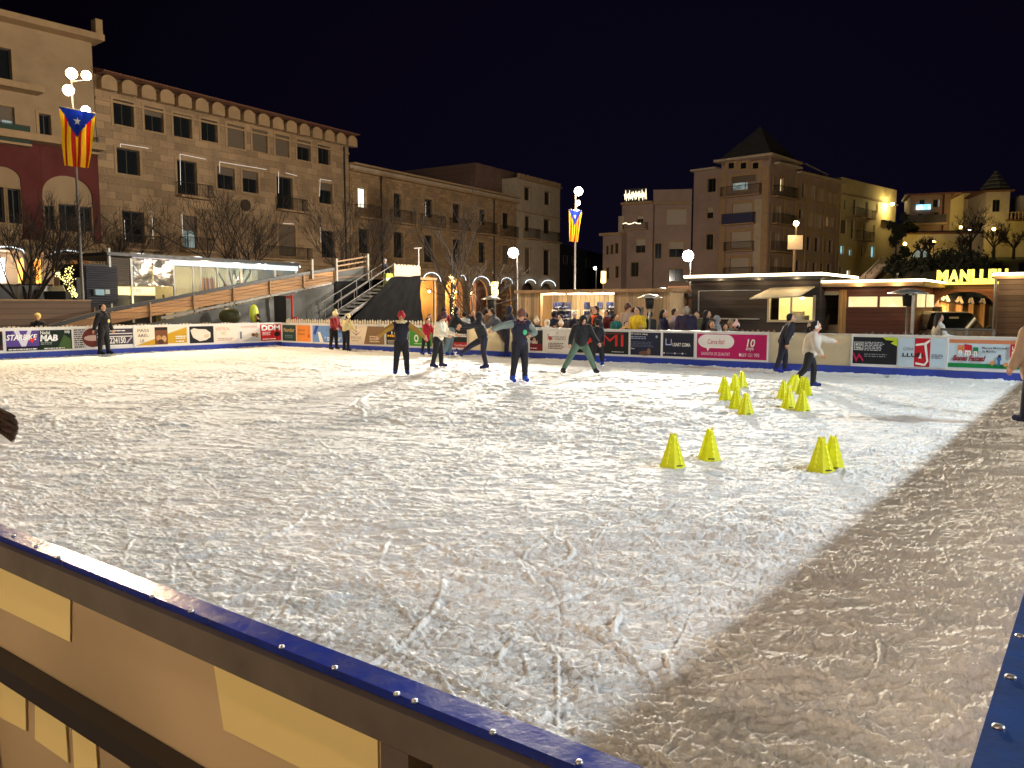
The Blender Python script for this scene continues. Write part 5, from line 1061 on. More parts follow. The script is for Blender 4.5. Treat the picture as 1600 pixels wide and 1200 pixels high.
# -- long dark chalet with hatch
Y = 27.0; t, U, Z = WB('long dark-clad chalet with a glowing roof edge and an open lit hatch', 'dark_chalet', 'chalet', 1080, 1280, Y)
zt_ = Z(1180, 438); L_ = U(1280)
m = MB(); wx0, wx1, wz0, wz1 = U(1203), U(1270), Z(1236, 500), Z(1236, 464)
for a, b, c, d in ((0, wx0, 0, zt_), (wx1, L_, 0, zt_), (wx0, wx1, 0, wz0), (wx0, wx1, wz1, zt_)): m.box(a, b, 0, .1, c, d, plank_dark)
m.box(0, .1, .101, 4, 0, zt_, plank_dark); m.box(L_-.1, L_, .101, 4, 0, zt_, plank_dark); m.box(0, L_, 4, 4.1, 0, zt_, plank_dark); m.build('cladding', t)
m = MB(); m.box(-.15, L_+.15, -.35, 4.3, zt_+.002, zt_+.12, dark_steel); m.build('roof', t)
m = MB(); m.path([(-.12, 4.2, zt_+.16), (-.12, -.36, zt_+.16), (L_+.12, -.36, zt_+.16), (L_+.12, 4.2, zt_+.16)], .05, 6, led_w); m.build('light_rope', t)
m = MB(); m.box(.25, L_*.56, -.03, -.003, Z(1150, 499), Z(1150, 497), alu); m.box(.25, .30, -.03, -.003, Z(1150, 497), zt_-.35, alu); m.box(.25, L_*.56, -.03, -.003, zt_-.35, zt_-.32, alu); m.build('shutter_frame', t)
m = MB()
for a, b, c, d in ((wx0-.08, wx0, wz0-.08, wz1+.05), (wx1, wx1+.08, wz0-.08, wz1+.05), (wx0, wx1, wz0-.08, wz0), ((wx0+wx1)/2-.02, (wx0+wx1)/2+.02, wz0, wz1)): m.box(a, b, -.05, .05, c, d, cream_wood)
h_ = m.build('hatch_frame', t)
m = MB(); m.box(wx0, wx1, .9, 1.0, wz0-.3, wz1, room('hatch_light', (1,.72,.14), (1,.85,.4), .85, 1.3)); m.box(wx0+.6, wx0+1.0, .3, .5, wz0, wz0+.28, cream_wood); m.box(wx1-.65, wx1-.25, .2, .5, wz0, wz0+.15, white_p); m.build('interior', h_)
m = MB(); z0_, z1_ = Z(1230, 466), Z(1230, 451); m.add([(U(1187), -1.0, z0_-.04), (U(1262), -1.0, z0_+.02), (U(1272), -.02, z1_+.03), (U(1204), -.02, z1_), (U(1187), -1.0, z0_), (U(1262), -1.0, z0_+.06), (U(1272), -.02, z1_+.07), (U(1204), -.02, z1_+.04)], [(0,1,2,3),(7,6,5,4),(0,4,5,1),(1,5,6,2),(2,6,7,3),(3,7,4,0)], cream_wood); m.build('awning', t)
q = on_y(1236, 470, Y+.3); point((q.x, q.y, 2.0), 45, (1, .78, .35), .08); q = on_y(1236, 470, Y-.8); 
# -- red-brown bar hut
Y = 27.6; t, U, Z = WB('red-brown bar hut with a glowing roof edge, open door and strip windows', 'bar_hut', 'hut', 1283, 1427, Y)
zt_ = Z(1350, 448); L_ = U(1427); dx0, dx1, dz = U(1284), U(1311), Z(1296, 461)
wins = [(U(1324), U(1370), Z(1347, 480), Z(1347, 463)), (U(1373), U(1417), Z(1395, 480), Z(1395, 463))]
ops = [dict(u0=dx0, u1=dx1, z0=.02, z1=dz)]+[dict(u0=a, u1=b, z0=c, z1=d) for a, b, c, d in wins]
wall(t, ops, 0, L_, 0, zt_, plank_red, 4.5, 'cladding', .1)
m = MB(); m.box(-.1, L_+.35, -.45, 4.8, zt_+.003, zt_+.14, timber); m.build('roof', t)
m = MB(); m.path([(-.05, -.46, zt_+.17), (L_+.3, -.46, zt_+.17), (L_+.3, 4.7, zt_+.17)], .04, 6, led_w); m.build('light_rope', t)
for i, (a, b, c, d) in enumerate(wins):
    m = MB(); m.box(a+.01, b-.01, .06, .09, c+.01, d-.01, room('bar_light', (1,.86,.5), (.9,.68,.3), 1.0, 1.1)); m.build('window', t)
m = MB(); m.box(dx0-.02, dx0+.04, -.05, .12, 0, dz+.05, pine); m.box(dx1, dx1+.22, -.1, .0, 0, Z(1315, 453), pine); m.box(dx0, dx1+.2, -.08, -.001, dz+.001, dz+.13, cream_wood); m.build('door_frame', t)
m = MB(); m.box(dx0, dx1, 2.0, 2.1, 0, dz, black_p); m.box(dx0+.1, dx0+.45, .4, .8, 0, 1.15, cream_wood); m.box(dx1-.45, dx1-.05, .2, .6, .9, .96, cream_wood); [m.box(x, x+.04, .2, .24, 0, .9, cream_wood) for x in (dx1-.44, dx1-.1)]; m.build('bar_counter', t)
m = MB()
for i in range(2): z_ = Z(1430, 480); y0_ = .5+1.6*i; m.box(L_+.002, L_+.05, y0_, y0_+1.1, z_, z_+.42, room('bar_light', (1,.86,.5), (.9,.68,.3), 1.0, 1.1))
m.build('window', t)
q = on_y(1297, 480, Y+1); point((q.x, q.y, 2.1), 30, (1, .8, .45), .08)
# LED roof glow on the fronts: added point lights below each eave, no bulbs built
for px, Y_, z_ in ((1120, 26.5, 2.55), (1180, 26.5, 2.55), (1240, 26.5, 2.55), (1340, 27.0, 2.35), (1400, 27.0, 2.35)):
    q = on_y(px, 470, Y_); point((q.x, q.y, z_), 7, (1, .75, .42), .05)
# -- gateway with town name
Y = 31.0; t, U, Z = WB('plank gateway fascia below the glowing yellow town-name letters', 'gateway', 'gateway', 1454, 1556, Y)
L_ = U(1556); m = MB(); zt_ = Z(1500, 441); zb = Z(1500, 456); m.box(0, L_, 0, .3, zb, zt_, plank_red)
n = 12
for i in range(n): 
    a0 = i/n; a1 = (i+1)/n; f = lambda a: zb-.9*abs(a*2-1)**3*.55
    m.prism([(L_*a0, f(a0)), (L_*a1, f(a1)), (L_*a1, zb-.001), (L_*a0, zb-.001)], .02, .28, plank_red)
m.box(0, .3, 0, .3, 0, zb-.5, plank_dark); m.box(L_-.2, L_, 0, .3, 0, zb-.5, plank_dark); m.build('fascia', t)
m = MB()
for cx in (1467, 1475, 1484):
    x = U(cx); z_ = zt_-.02
    for dx in (-.11, .11): m.path([(x+dx+.08*math.cos(a), -.06, z_-.2+.08*math.sin(a)) for a in [2*PI*i/10 for i in range(11)]], .008, 4, iron)
    m.path([(x-.11, -.06, z_-.2), (x, -.06, z_-.08), (x+.11, -.06, z_-.2)], .012, 4, iron); m.path([(x-.03, -.06, z_-.05), (x+.02, -.06, z_+.1), (x+.1, -.06, z_-.02)], .022, 4, iron); m.ball((x+.05, -.06, z_+.15), .035, iron, 8)
m.build('cyclist_silhouette', t)
tt, U, Z = WB('glowing yellow letters MANLLEU on top of the plank gateway', 'letter_sign', 'sign', 1460, 1571, 30.9)
yel = glow('yellow_letter_glow', (1.0, .80, .02), 1.0)
x = 0; Ls = 'MANLLEU'; ws = [1.25, 1.1, 1.1, .8, .8, .85, 1.05]; tot = sum(ws)+.12*6; X = U(1571)
zl0, zl1 = Z(1515, 440), Z(1515, 421)
for ch, w in zip(Ls, ws):
    m = MB(); text(m, ch, X*x/tot, X*(x+w)/tot, zl0, zl1, 0, yel, .05, 0, .12); m.build('letter', tt); x += w+.12
m = MB(); m.box(-.05, X+.05, -.05, .2, zl0-.09, zl0-.01, yel); m.build('base_rail', tt)
q = on_y(1490, 430, 30.2); point((q.x, q.y, zl0+.2), 22, (1, .78, .1), .1); q = on_y(1545, 430, 30.2); point((q.x, q.y, zl0+.2), 22, (1, .78, .1), .1)
t, U, Z = WB('weathered plank building cut off by the right edge, with a glowing roof edge', 'plank_building', 'building', 1557, 1760, 27.5)
zt_ = Z(1580, 436); m = MB(); m.box(0, U(1760), 0, 5, 0, zt_, plank_grey); m.build('cladding', t); m = MB(); m.box(-.1, U(1760), -.3, 5, zt_+.002, zt_+.1, timber); m.build('roof', t); m = MB(); m.path([(-.1, 3, zt_+.14), (-.1, -.33, zt_+.14), (U(1760), -.33, zt_+.14)], .04, 6, led_w); m.build('light_rope', t); m = MB(); m.tube((-.06, -.06, 0), (-.06, -.06, zt_), .04, m=steel); m.build('corner_pipe', t)
q = on_y(1580, 470, 26.8); point((q.x, q.y, 2.5), 16, (1, .75, .42), .05)
# kiosks behind the gate
for i, (a, b, yt, yb_) in enumerate(((1459, 1484, 461, 469), (1483, 1505, 464, 472), (1503, 1522, 466, 473), (1521, 1540, 467, 473))):
    Yk = 34+i*1.6; t, U, Z = WB(['orange pine market kiosk nearest the gateway left post','second orange pine market kiosk inside the gateway','third orange pine market kiosk inside the gateway','farthest orange pine market kiosk behind the car roof'][i], 'market_kiosk', 'kiosk', a, b, Yk, 'pine kiosks seen through the gateway')
    w = U(b); z0_, z1_ = Z((a+b)/2, yb_), Z((a+b)/2, yt); m = MB(); m.box(0, w*.92, 0, 2, 0, z0_, pine); m.build('walls', t); m = MB(); m.prism([(-.1, z0_-.08), (w*.46, z0_-.02), (w, z0_-.08), (w*.95, z0_+.03), (w*.75, z1_), (w*.5, z0_+.05), (-.1, z0_+.25)], -.25, 2.1, roof_d); m.build('roof', t)
    m = MB(); m.beam((w*.55, -.27, z0_), (w*.76, -.27, z1_), .04, .1, cream_wood); m.beam((w*.76, -.27, z1_), (w*.98, -.27, z0_-.05), .04, .1, cream_wood); m.build('gable_trim', t)
q = on_y(1500, 480, 32.6); point((q.x, q.y, 2.4), 260, (1, .68, .30), .1); q = on_y(1475, 480, 32.2); point((q.x, q.y, 2.2), 160, (1, .68, .30), .1)
# car seen from the front over the boards
p = deep(1522, 478, 24.5); t = thing('parked_car', 'pale car with a dark windscreen parked in the gateway', 'car', (p.x, p.y, -.08), YAW+.0)
pc = mat('pale_car_paint', (.55, .52, .46), .25, metal=.2, coat=.5, noise=.05); m = MB()
w = .92; body = [(-w, .3), (w, .3), (w, .95), (.86, 1.02), (-.86, 1.02), (-w, .95)]; m.prism(body, 0, 4.2, pc); m.prism([(-.80, 1.02), (.80, 1.02), (.66, 1.52), (.5, 1.60), (-.5, 1.60), (-.66, 1.52)], 1.25, 3.8, pc); m.build('body', t)
m = MB(); m.add([(-.80, .75, 1.04), (.80, .75, 1.04), (.64, 1.24, 1.56), (-.64, 1.24, 1.56), (-.80, 1.25, 1.04), (.80, 1.25, 1.04)], [(0,1,2,3),(0,3,4),(1,5,2)], glass_dark); m.build('windscreen', t)
m = MB(); m.box(-.2, .1, .98, .99, 1.38, 1.44, flat(200,195,170)); m.build('sticker', t)
for s in (-1, 1):
    m = MB(); m.ball((s*1.02, .9, 1.08), .1, black_p, 10, (1.1, .6, .8)); m.build('mirror', t, True); m = MB(); m.ball((s*.7, .02, .75), .12, glass_dark, 10, (1.3, .4, .7)); m.build('headlight', t, True)
    for y_ in (.8, 3.3): m = MB(); m.tube((s*.72, y_, .33), (s*.94, y_, .33), .33, n=18, m=black_p); wh = m.build('wheel', t); m = MB(); m.tube((s*.94, y_, .33), (s*.955, y_, .33), .2, n=14, m=alu); m.build('rim', wh)
m = MB(); m.box(-.3, .3, -.03, -.002, .45, .56, white_p); m.box(-.6, .6, -.02, -.002, .62, .78, black_p); m.build('grille', t)
t, U, Z = WB('single grey metal crowd rail in front of the parked car', 'crowd_rail', 'barrier', 1470, 1556, 22.6); m = MB(); z_ = Z(1510, 515); m.tube((0, 0, z_), (U(1556), 0, z_), .03, m=steel); m.build('rail', t); m = MB(); [m.tube((x, 0, 0), (x, 0, z_), .03, m=steel) for x in (.02, U(1556)/2, U(1556)-.02)]; m.build('post', t)
# -- patio heaters
def heater(label, px, ytop, d, rad, lit=True):
    p = deep(px, 478, d); z_ = deep(px, ytop, d).z; t = thing('patio_heater', label, 'patio heater', (p.x, p.y, -.08), 0, 'patio heaters behind the far boards'); z_ += .08
    m = MB(); m.lathe([(.02, z_), (rad*.5, z_-.04), (rad, z_-.13), (rad*.98, z_-.15), (rad*.4, z_-.09)], 24, mat('pale_heater_hood', (.75, .68, .58), .25, metal=.6) if lit else alu); m.build('hood', t, True)
    m = MB(); m.lathe([(.12, z_-.5), (.15, z_-.25), (.16, z_-.12)], 16, black_p); m.build('burner', t, True)
    m = MB(); m.lathe([(.24, 0), (.24, .75), (.03, .8), (.03, z_-.5)], 14, alu); m.build('gas_housing', t, True)
    if lit: point((p.x, p.y, z_-.45), 12, (1, .8, .5), .1); m = MB(); m.lathe([(.13, z_-.235), (.13, z_-.16)], 14, glow('heater_element', (1, .72, .4), 5)); m.build('element', t)
heater('patio heater left of the dazzling lamp post, by the orange arches', 767, 462, 32, .40); heater('patio heater in front of the right half of the skate hut', 1015, 459, 27, .42); heater('patio heater hood just behind the skate hut corner', 1034, 449, 31, .36)
heater('large patio heater in front of the bar hut windows', 1418, 451, 23.0, .55, False)
p = deep(1427, 478, 22.8); t = thing('tent_post', 'slim pale post standing beside the large patio heater', 'post', (p.x, p.y, -.08)); m = MB(); zz = deep(1427, 456, 22.8).z; m.box(-.04, .04, -.04, .04, 0, zz, alu); m.build('post', t); m = MB(); m.beam((-.04, 0, zz), (-.5, 0, zz+.05), .05, .05, alu); m.build('arm', t)
# yellow lantern, small bits
p = deep(773, 448, 40); t = thing('yellow_lantern', 'tall yellow glowing lantern in front of the arcade', 'lantern', (p.x, p.y, -.08)); z1_ = deep(773, 438, 40).z; z0_ = deep(773, 460, 40).z; m = MB(); m.box(-.12, .12, -.12, .12, z0_, z1_, glow('lantern_glow', (1, .72, .12), 4)); m.build('lamp', t); m = MB(); m.tube((0,0,0), (0,0,z0_), .05, m=iron); m.box(-.15, .15, -.15, .15, z1_+.001, z1_+.06, iron); m.build('post', t); point((p.x, p.y-.4, z0_-.2), 35, (1,.7,.2), .1)
p = deep(943, 435, 52); t = thing('yellow_lantern', 'distant yellow street sign glow above the skate hut roof', 'lantern', (p.x, p.y, -.08)); z1_ = deep(943, 422, 52).z; z0_ = deep(943, 440, 52).z; m = MB(); m.box(-.12, .12, -.1, .1, z0_, z1_, glow('lantern_glow', (1, .72, .12), 4)); m.build('lamp', t); m = MB(); m.tube((0,0,0), (0,0,z0_), .05, m=iron); m.build('post', t); point((p.x, p.y-.4, z0_), 50, (1,.6,.2), .1)
p = deep(1239, 478, 61); t = thing('lit_panel', 'warm lit panel below the orange lamp of the towered apartments', 'sign', (p.x, p.y, -.08), YAW); zA, zB = deep(1239, 388, 61).z, deep(1239, 366, 61).z; m = MB(); m.box(-.55, .55, -.05, .05, zA, zB, mat('pale_sign_panel', (.7,.55,.35), .6)); m.build('panel', t); m = MB(); m.tube((0,.12,0), (0,.12,zB), .1, m=timber); m.build('post', t); point(deep(1240, 366, 60.3), 45, (1,.62,.3), .1)

# ---------- trees ----------
bark = mat('grey_brown_bark', (.028, .019, .013), .95, noise=.3, nscale=6); bark_lit = bark
def bare_tree(label, px, d, yt, spread, levels=5, seed=1, base=-.08, trunk_h=.3, fan=.5, r0=.12, group=None, nb=4, twig=.012, zbase=None):
    rnd = random.Random(seed); p = deep(px, 478, d); zb = base if zbase is None else zbase; H_ = deep(px, yt, d).z-zb
    t = thing('bare_tree', label, 'tree', (p.x, p.y, zb), rnd.random(), group)
    tr = MB(); cr = MB(); hT = H_*trunk_h
    tr.tube((0,0,0), (0,0,hT), r0, r0*.75, 8, bark)
    def grow(a, d_, L, r, lv):
        pts = [a]; dd = d_.copy()
        for _ in range(3): dd = (dd+Vector((rnd.gauss(0,.10), rnd.gauss(0,.10), .05))).normalized(); pts.append(pts[-1]+dd*L/3)
        (tr if lv >= levels-1 else cr).path(pts, [r, r*.85, r*.7, r*.55], 5 if lv > 2 else 3, bark)
        if lv == 0: return
        for k in range(nb if lv > 1 else nb+1):
            f = rnd.choice((1, 2, 3, 3)); q = pts[f]; nd = (dd+Vector((rnd.gauss(0,fan), rnd.gauss(0,fan), rnd.gauss(.12,fan*.5)))).normalized(); grow(q, nd, L*rnd.uniform(.55, .8), max(twig*.6, r*.5), lv-1)
    for k in range(nb+1):
        a = 2*PI*k/(nb+1)+rnd.random(); grow(Vector((0,0,hT*.97)), Vector((math.cos(a)*spread, math.sin(a)*spread, 1)).normalized(), (H_-hT)*.50, r0*.5, levels-1)
    tr.build('trunk', t); cr.build('crown', t); return t
bare_tree('bare vase-shaped tree in front of the red building, far left', 42, 33.6, 330, .75, 5, 3, trunk_h=.28, fan=.42, r0=.16)
bare_tree('bare tree whose twigs cross the seam of the red and ashlar buildings', 148, 40, 325, .8, 5, 9, trunk_h=.3, fan=.5, r0=.13)
bare_tree('faint bare tree in front of the middle of the ashlar building', 368, 43, 318, .6, 5, 12, trunk_h=.3, fan=.45, r0=.13)
bare_tree('bare tree before the joint of the ashlar and rubble buildings', 555, 46, 340, .5, 5, 15, trunk_h=.3, fan=.4, r0=.12)
bare_tree('bare tree behind the skaters, with a fairy-lit trunk', 706, 45, 330, .45, 5, 21, trunk_h=.32, fan=.42, r0=.15, nb=3)
bare_tree('thin bare tree left of the yellow lantern', 742, 38, 400, .9, 4, 25, trunk_h=.25, fan=.6, r0=.08)
fairy = glow('fairy_light', (1, .82, .25), 2.6)
def fairy_lights(label, name, pts_px, d, n, seed):
    rnd = random.Random(seed); p = deep(pts_px[0][0], 478, d); t = thing(name, label, 'fairy lights', (p.x, p.y, 0)); m = MB(); w = MB(); last = None
    for i in range(n):
        f = rnd.random()*(len(pts_px)-1); k_ = int(f); f -= k_; a, b_ = pts_px[k_], pts_px[k_+1]; q = deep(a[0]+(b_[0]-a[0])*f+rnd.gauss(0, a[2]), a[1]+(b_[1]-a[1])*f+rnd.gauss(0, 1), d+rnd.gauss(0, .1))-p; q = Vector((q.x, q.y, q.z+p.z)); m.ball(q, .022, fairy, 4)
        if last is not None and i % 3 == 0: w.tube(last, q, .004, n=3, m=iron)
        last = q
    m.build('bulb', t); w.build('wire', t)
fairy_lights('string of yellow fairy lights wound up a shrub right of the white counters', 'fairy_lights', [(120,468,2),(113,445,3),(108,416,3),(104,440,2),(86,424,2),(110,450,3),(116,462,2)], 34, 150, 2)
fairy_lights('yellow fairy lights wound around the trunk behind the skaters', 'fairy_lights', [(708,505,1.5),(708,440,1.5),(705,432,3)], 44.8, 110, 4)

# ---------- hill on the right ----------
hill_m = mat('dark_hedge_slope', (.030, .032, .014), .95, noise=.6, nscale=1.5, bump=.15, bscale=2.5)
pts = []
g = MB(); n = 40; rows_ = ((52, None), (58, 426), (66, 412), (78, 402), (88, 400), (105, 398))
for d, yy in rows_:
    for i in range(n+1):
        px = 1386+(1900-1386)*i/n; p = deep(px, yy or 478, d); z_ = -.1 if yy is None else p.z*(min(1, max(0, (px-1386)/30)))-.1+(random.random()-.5)*.35*(d < 80)
        g.v.append((p.x, p.y, z_))
k_ = g.mi(hill_m)
for j in range(len(rows_)-1):
    for i in range(n): g.f.append((j*(n+1)+i, j*(n+1)+i+1, (j+1)*(n+1)+i+1, (j+1)*(n+1)+i)); g.m.append(k_)
hl = g.build('hill'); tag(hl, kind='structure')
def hill_house(name, label, pl, px0, px1, yt, yb, m, rows, back=6, roofm=roof_t, ov=.35, **kw):
    ua = pl.u(px0); ub = pl.u(px1); xc = (px0+px1)/2; zt = pl.z(xc, yt); z0 = pl.z(xc, yb); o = pl.at(ua); t = thing(name, label, 'house', o, pl.rot); ops = ops_px(pl, ua, rows)
    wall(t, ops, 0, ub-ua, z0, zt, m, back); [window(t, w, None, 0) for w in ops]
    r = MB(); W_ = ub-ua; r.add([(-ov,-ov,zt+.01),(W_+ov,-ov,zt+.01),(W_+ov,back,zt+.01),(-ov,back,zt+.01),(-ov,-ov,zt+.18),(W_+ov,-ov,zt+.18),(W_+ov,back/2,zt+.5),(-ov,back/2,zt+.5),(W_+ov,back,zt+.18),(-ov,back,zt+.18)], [(0,3,2,1),(0,1,5,4),(4,5,6,7),(7,6,8,9),(3,9,8,2),(0,4,7,9,3),(1,2,8,6,5)], roofm); r.build('roof', t); return t, ua, W_, zt, z0
def facing(px, d, a): p = Plane(px, d, a); p.d = -p.d; p.n = Vector((-p.d.y, p.d.x, 0)); p.rot = math.atan2(p.d.y, p.d.x); return p
H1 = facing(1445, 92, -70); brown_r = mat('brown_render', (.28, .17, .10), .85, noise=.2, nscale=1)
t, ua, W_, zt, z0 = hill_house('hill_house', 'brown house on the hill with a blue lit banner below its upper windows', H1, 1415, 1477, 305, 400, brown_r, [(1429,1437,312,324,'dark'),(1450,1457,312,324,'dark'),(1458,1461,311,324,'white'),(1428,1435,334,348,'dark'),(1452,1460,332,348,'dark')])
m = MB(); a, b_ = H1.uz(1431, 328), H1.uz(1454, 319.5); m.box(a[0]-ua, b_[0]-ua, -.2, -.15, a[1], b_[1], room('blue_banner', (.1,.45,.95), (.5,.85,1), 2.2, 2.2)); m.build('lit_banner', t)
m = MB(); c_ = H1.uz(1440, 350); m.box(-.5, W_*.9, -1.2, -.003, c_[1]-.2, c_[1], stone_trim); m.box(-.45, W_*.88, -1.15, -1.1, c_[1], c_[1]+.9, mat('thin_rail', (.05,.04,.035), .5)); m.build('terrace', t); m = MB(); u_ = H1.u(1466)-ua; m.tube((u_,-.08,z0),(u_,-.08,zt),.09,m=plaster_red); m.build('drainpipe', t)
H2 = facing(1515, 96, -75); hill_house('hill_house', 'ochre house on the hill left of the spired villa', H2, 1497, 1533, 302, 400, plaster_cream, [(1512,1519,308,317,'shut')])
point(deep(1528, 325, 94), 200, (1,.7,.3), .2)
H3 = facing(1566, 88, -78); t, ua, W_, zt, z0 = hill_house('spired_villa', 'villa with a tall banded spire and a balustraded terrace on the hill', H3, 1532, 1568, 300, 402, plaster_pale, [(1542,1554,312,331,'dark')])
m = MB(); cx = H3.u(1553)-ua; z1_ = H3.z(1553, 263); r0 = 1.45
for i in range(9): a0 = i/9; a1 = (i+1)/9; zz0 = zt+.5+(z1_-zt-.5)*a0; zz1 = zt+.5+(z1_-zt-.5)*a1; m.lathe([(r0*(1-a0)+.06, zz0), (r0*(1-a0)+.06, zz0+.1), (r0*(1-a1)+.01, zz1)], 8, roof_d if i % 2 else mat('pale_spire_band', (.16,.15,.11), .8), (cx, 1.6, 0))
m.build('spire', t)
t, ua, W_, zt, z0 = hill_house('terrace_house', 'pale terrace block at the right edge beside the spired villa', H3, 1568.5, 1680, 345, 402, plaster_cream, [])
m = MB(); 
for i in range(24): m.lathe([(.06, zt+.19), (.1, zt+.4), (.05, zt+.7), (.08, zt+.9)], 6, stone_trim, (.2+i*.36, -.1, 0))
m.box(0, 9, -.2, .0, zt+.901, zt+1.0, stone_trim); m.box(1.5, 4.2, 1.5, 4, zt+.5, zt+2.9, plaster_pale); m.build('balustrade', t)
H4 = facing(1485, 84, -82); t, ua, W_, zt, z0 = hill_house('garden_wall_house', 'low pale building with a lit archway on the hill below the brown house', H4, 1406, 1531, 366, 404, plaster_pale, [(1474,1478,386,391,'lit')], back=3, ov=.05)
m = MB(); a, b_ = H4.uz(1424, 402), H4.uz(1453, 384); c0_ = (a[0]+b_[0])/2-ua; r_ = (b_[0]-a[0])/2; m.prism([(c0_+r_*math.cos(PI*i/14), a[1]+1.05*r_*math.sin(PI*i/14)) for i in range(15)], -.05, -.004, glass_dark); m.prism([(c0_+r_*.85*math.cos(PI*i/14), a[1]+.9*r_*math.sin(PI*i/14)) for i in range(15)], -.06, -.051, lit_dim); m.build('arch_window', t)
def hill_lamp(label, px, py, d, pw, c):
    p = deep(px, py, d); t = thing('hill_lamp', label, 'lamp', p, 0, 'lamps on the hill'); m = MB(); m.ball((0,0,0), .16, glow('lamp_globe_%d' % int(c[2]*100), c, 28), 10); m.build('globe', t, True); m = MB(); m.tube((0,0,-.15), (0,0,-2.2), .04, m=iron); m.build('post', t); point(p-Vector((0,0,.05)), pw, c, .17)
YE = (1, .72, .13)
hill_lamp('yellow lamp at the left end of the low hill building', 1414, 381, 81.5, 420, YE); hill_lamp('yellow lamp at the middle of the low hill building', 1459, 378, 81.5, 300, YE); hill_lamp('yellow lamp in the gap below the ochre hill house', 1501, 355, 88, 200, YE); hill_lamp('white lamp low in the dark gap between hill houses', 1515, 361, 88, 60, NEUT); hill_lamp('yellow lamp washing the wall below the spired villa', 1553, 358, 85, 700, YE)
for i, (px, yt, sd, lb) in enumerate(((1548, 352, 31, 'small bare tree on the hill below the spire'), (1579, 358, 33, 'wide bare tree on the hill near the right edge'), (1447, 372, 35, 'dark bare tree before the lit arch of the low hill building'), (1511, 330, 37, 'dark leafy-looking bare tree in front of the ochre hill house'), (1500, 368, 39, 'leaning dark bare tree beside the gateway letters'), (1436, 376, 41, 'slim bare tree left of the lit hill archway'))):
    bare_tree(lb, px, 76, yt, .8, 4, sd, zbase=deep(px, 405, 76).z, trunk_h=.35, fan=.6, r0=.16, twig=.03)
leaf_d = mat('dark_foliage', (.022, .028, .012), .9, noise=.5, nscale=2)
def bush(label, px, d, yt, yb, wpx, n, seed, name='evergreen_tree', cat='tree'):
    rnd = random.Random(seed); p = deep(px, yb, d); H_ = deep(px, yt, d).z-p.z; w = wpx*d/F/2
    t = thing(name, label, cat, p); m = MB(); m.tube((0,0,-.5), (0,0,H_*.7), .15, .05, 6, bark); m.build('trunk', t); m = MB()
    cl = [(rnd.gauss(0, w*.45), rnd.gauss(0, w*.4), H_*rnd.uniform(.12, .92)) for _ in range(26)]
    for i in range(n):
        c = rnd.choice(cl); q = Vector(c)+Vector([rnd.gauss(0, w*.17) for _ in range(3)]); s = .12+.1*rnd.random(); a = Vector([rnd.gauss(0,1) for _ in range(3)]).normalized(); b_ = a.orthogonal().normalized()*s*.5
        m.add([q-a*s, q+b_, q+a*s, q-b_], [(0,1,2,3)], leaf_d)
    m.build('crown', t)
bush('tall dark evergreen at the right end of the cream block', 1398, 80, 325, 436, 30, 2600, 5); bush('dark evergreen left of the brown hill house', 1418, 86, 345, 400, 26, 1500, 6); bush('low dark shrubs behind the gateway letters', 1425, 62, 412, 436, 60, 1500, 7, 'shrub', 'shrub'); bush('dark shrub mass on the slope above the gateway', 1490, 63, 400, 425, 90, 2600, 8, 'shrub', 'shrub')
t = thing('hill_stairs', 'pale stone steps with a handrail climbing the dark slope', 'stairs', (0, 0, 0)); m = MB(); a = deep(1352, 437, 62); b_ = deep(1378, 412, 74); 
for i in range(14): c = a.lerp(b_, i/13); m.box(c.x-.6, c.x+.6, c.y-.3, c.y+.3, -.1 if i < 1 else c.z-.6, c.z, plaster_pale)
m.build('steps', t)
for a_, b__ in (((1352,437,61.5),(1378,409,73.5)), ((1402,437,61),(1423,408,74))): m = MB(); A, B_ = deep(*a_), deep(*b__); m.beam(A+Vector((0,0,.4)), B_+Vector((0,0,.4)), .12, .12, white_p); [m.tube(A.lerp(B_, q)+Vector((0,0,-.9)), A.lerp(B_, q)+Vector((0,0,.4)), .04, m=steel) for q in (0, .33, .66, 1)]; m.build('handrail', t)
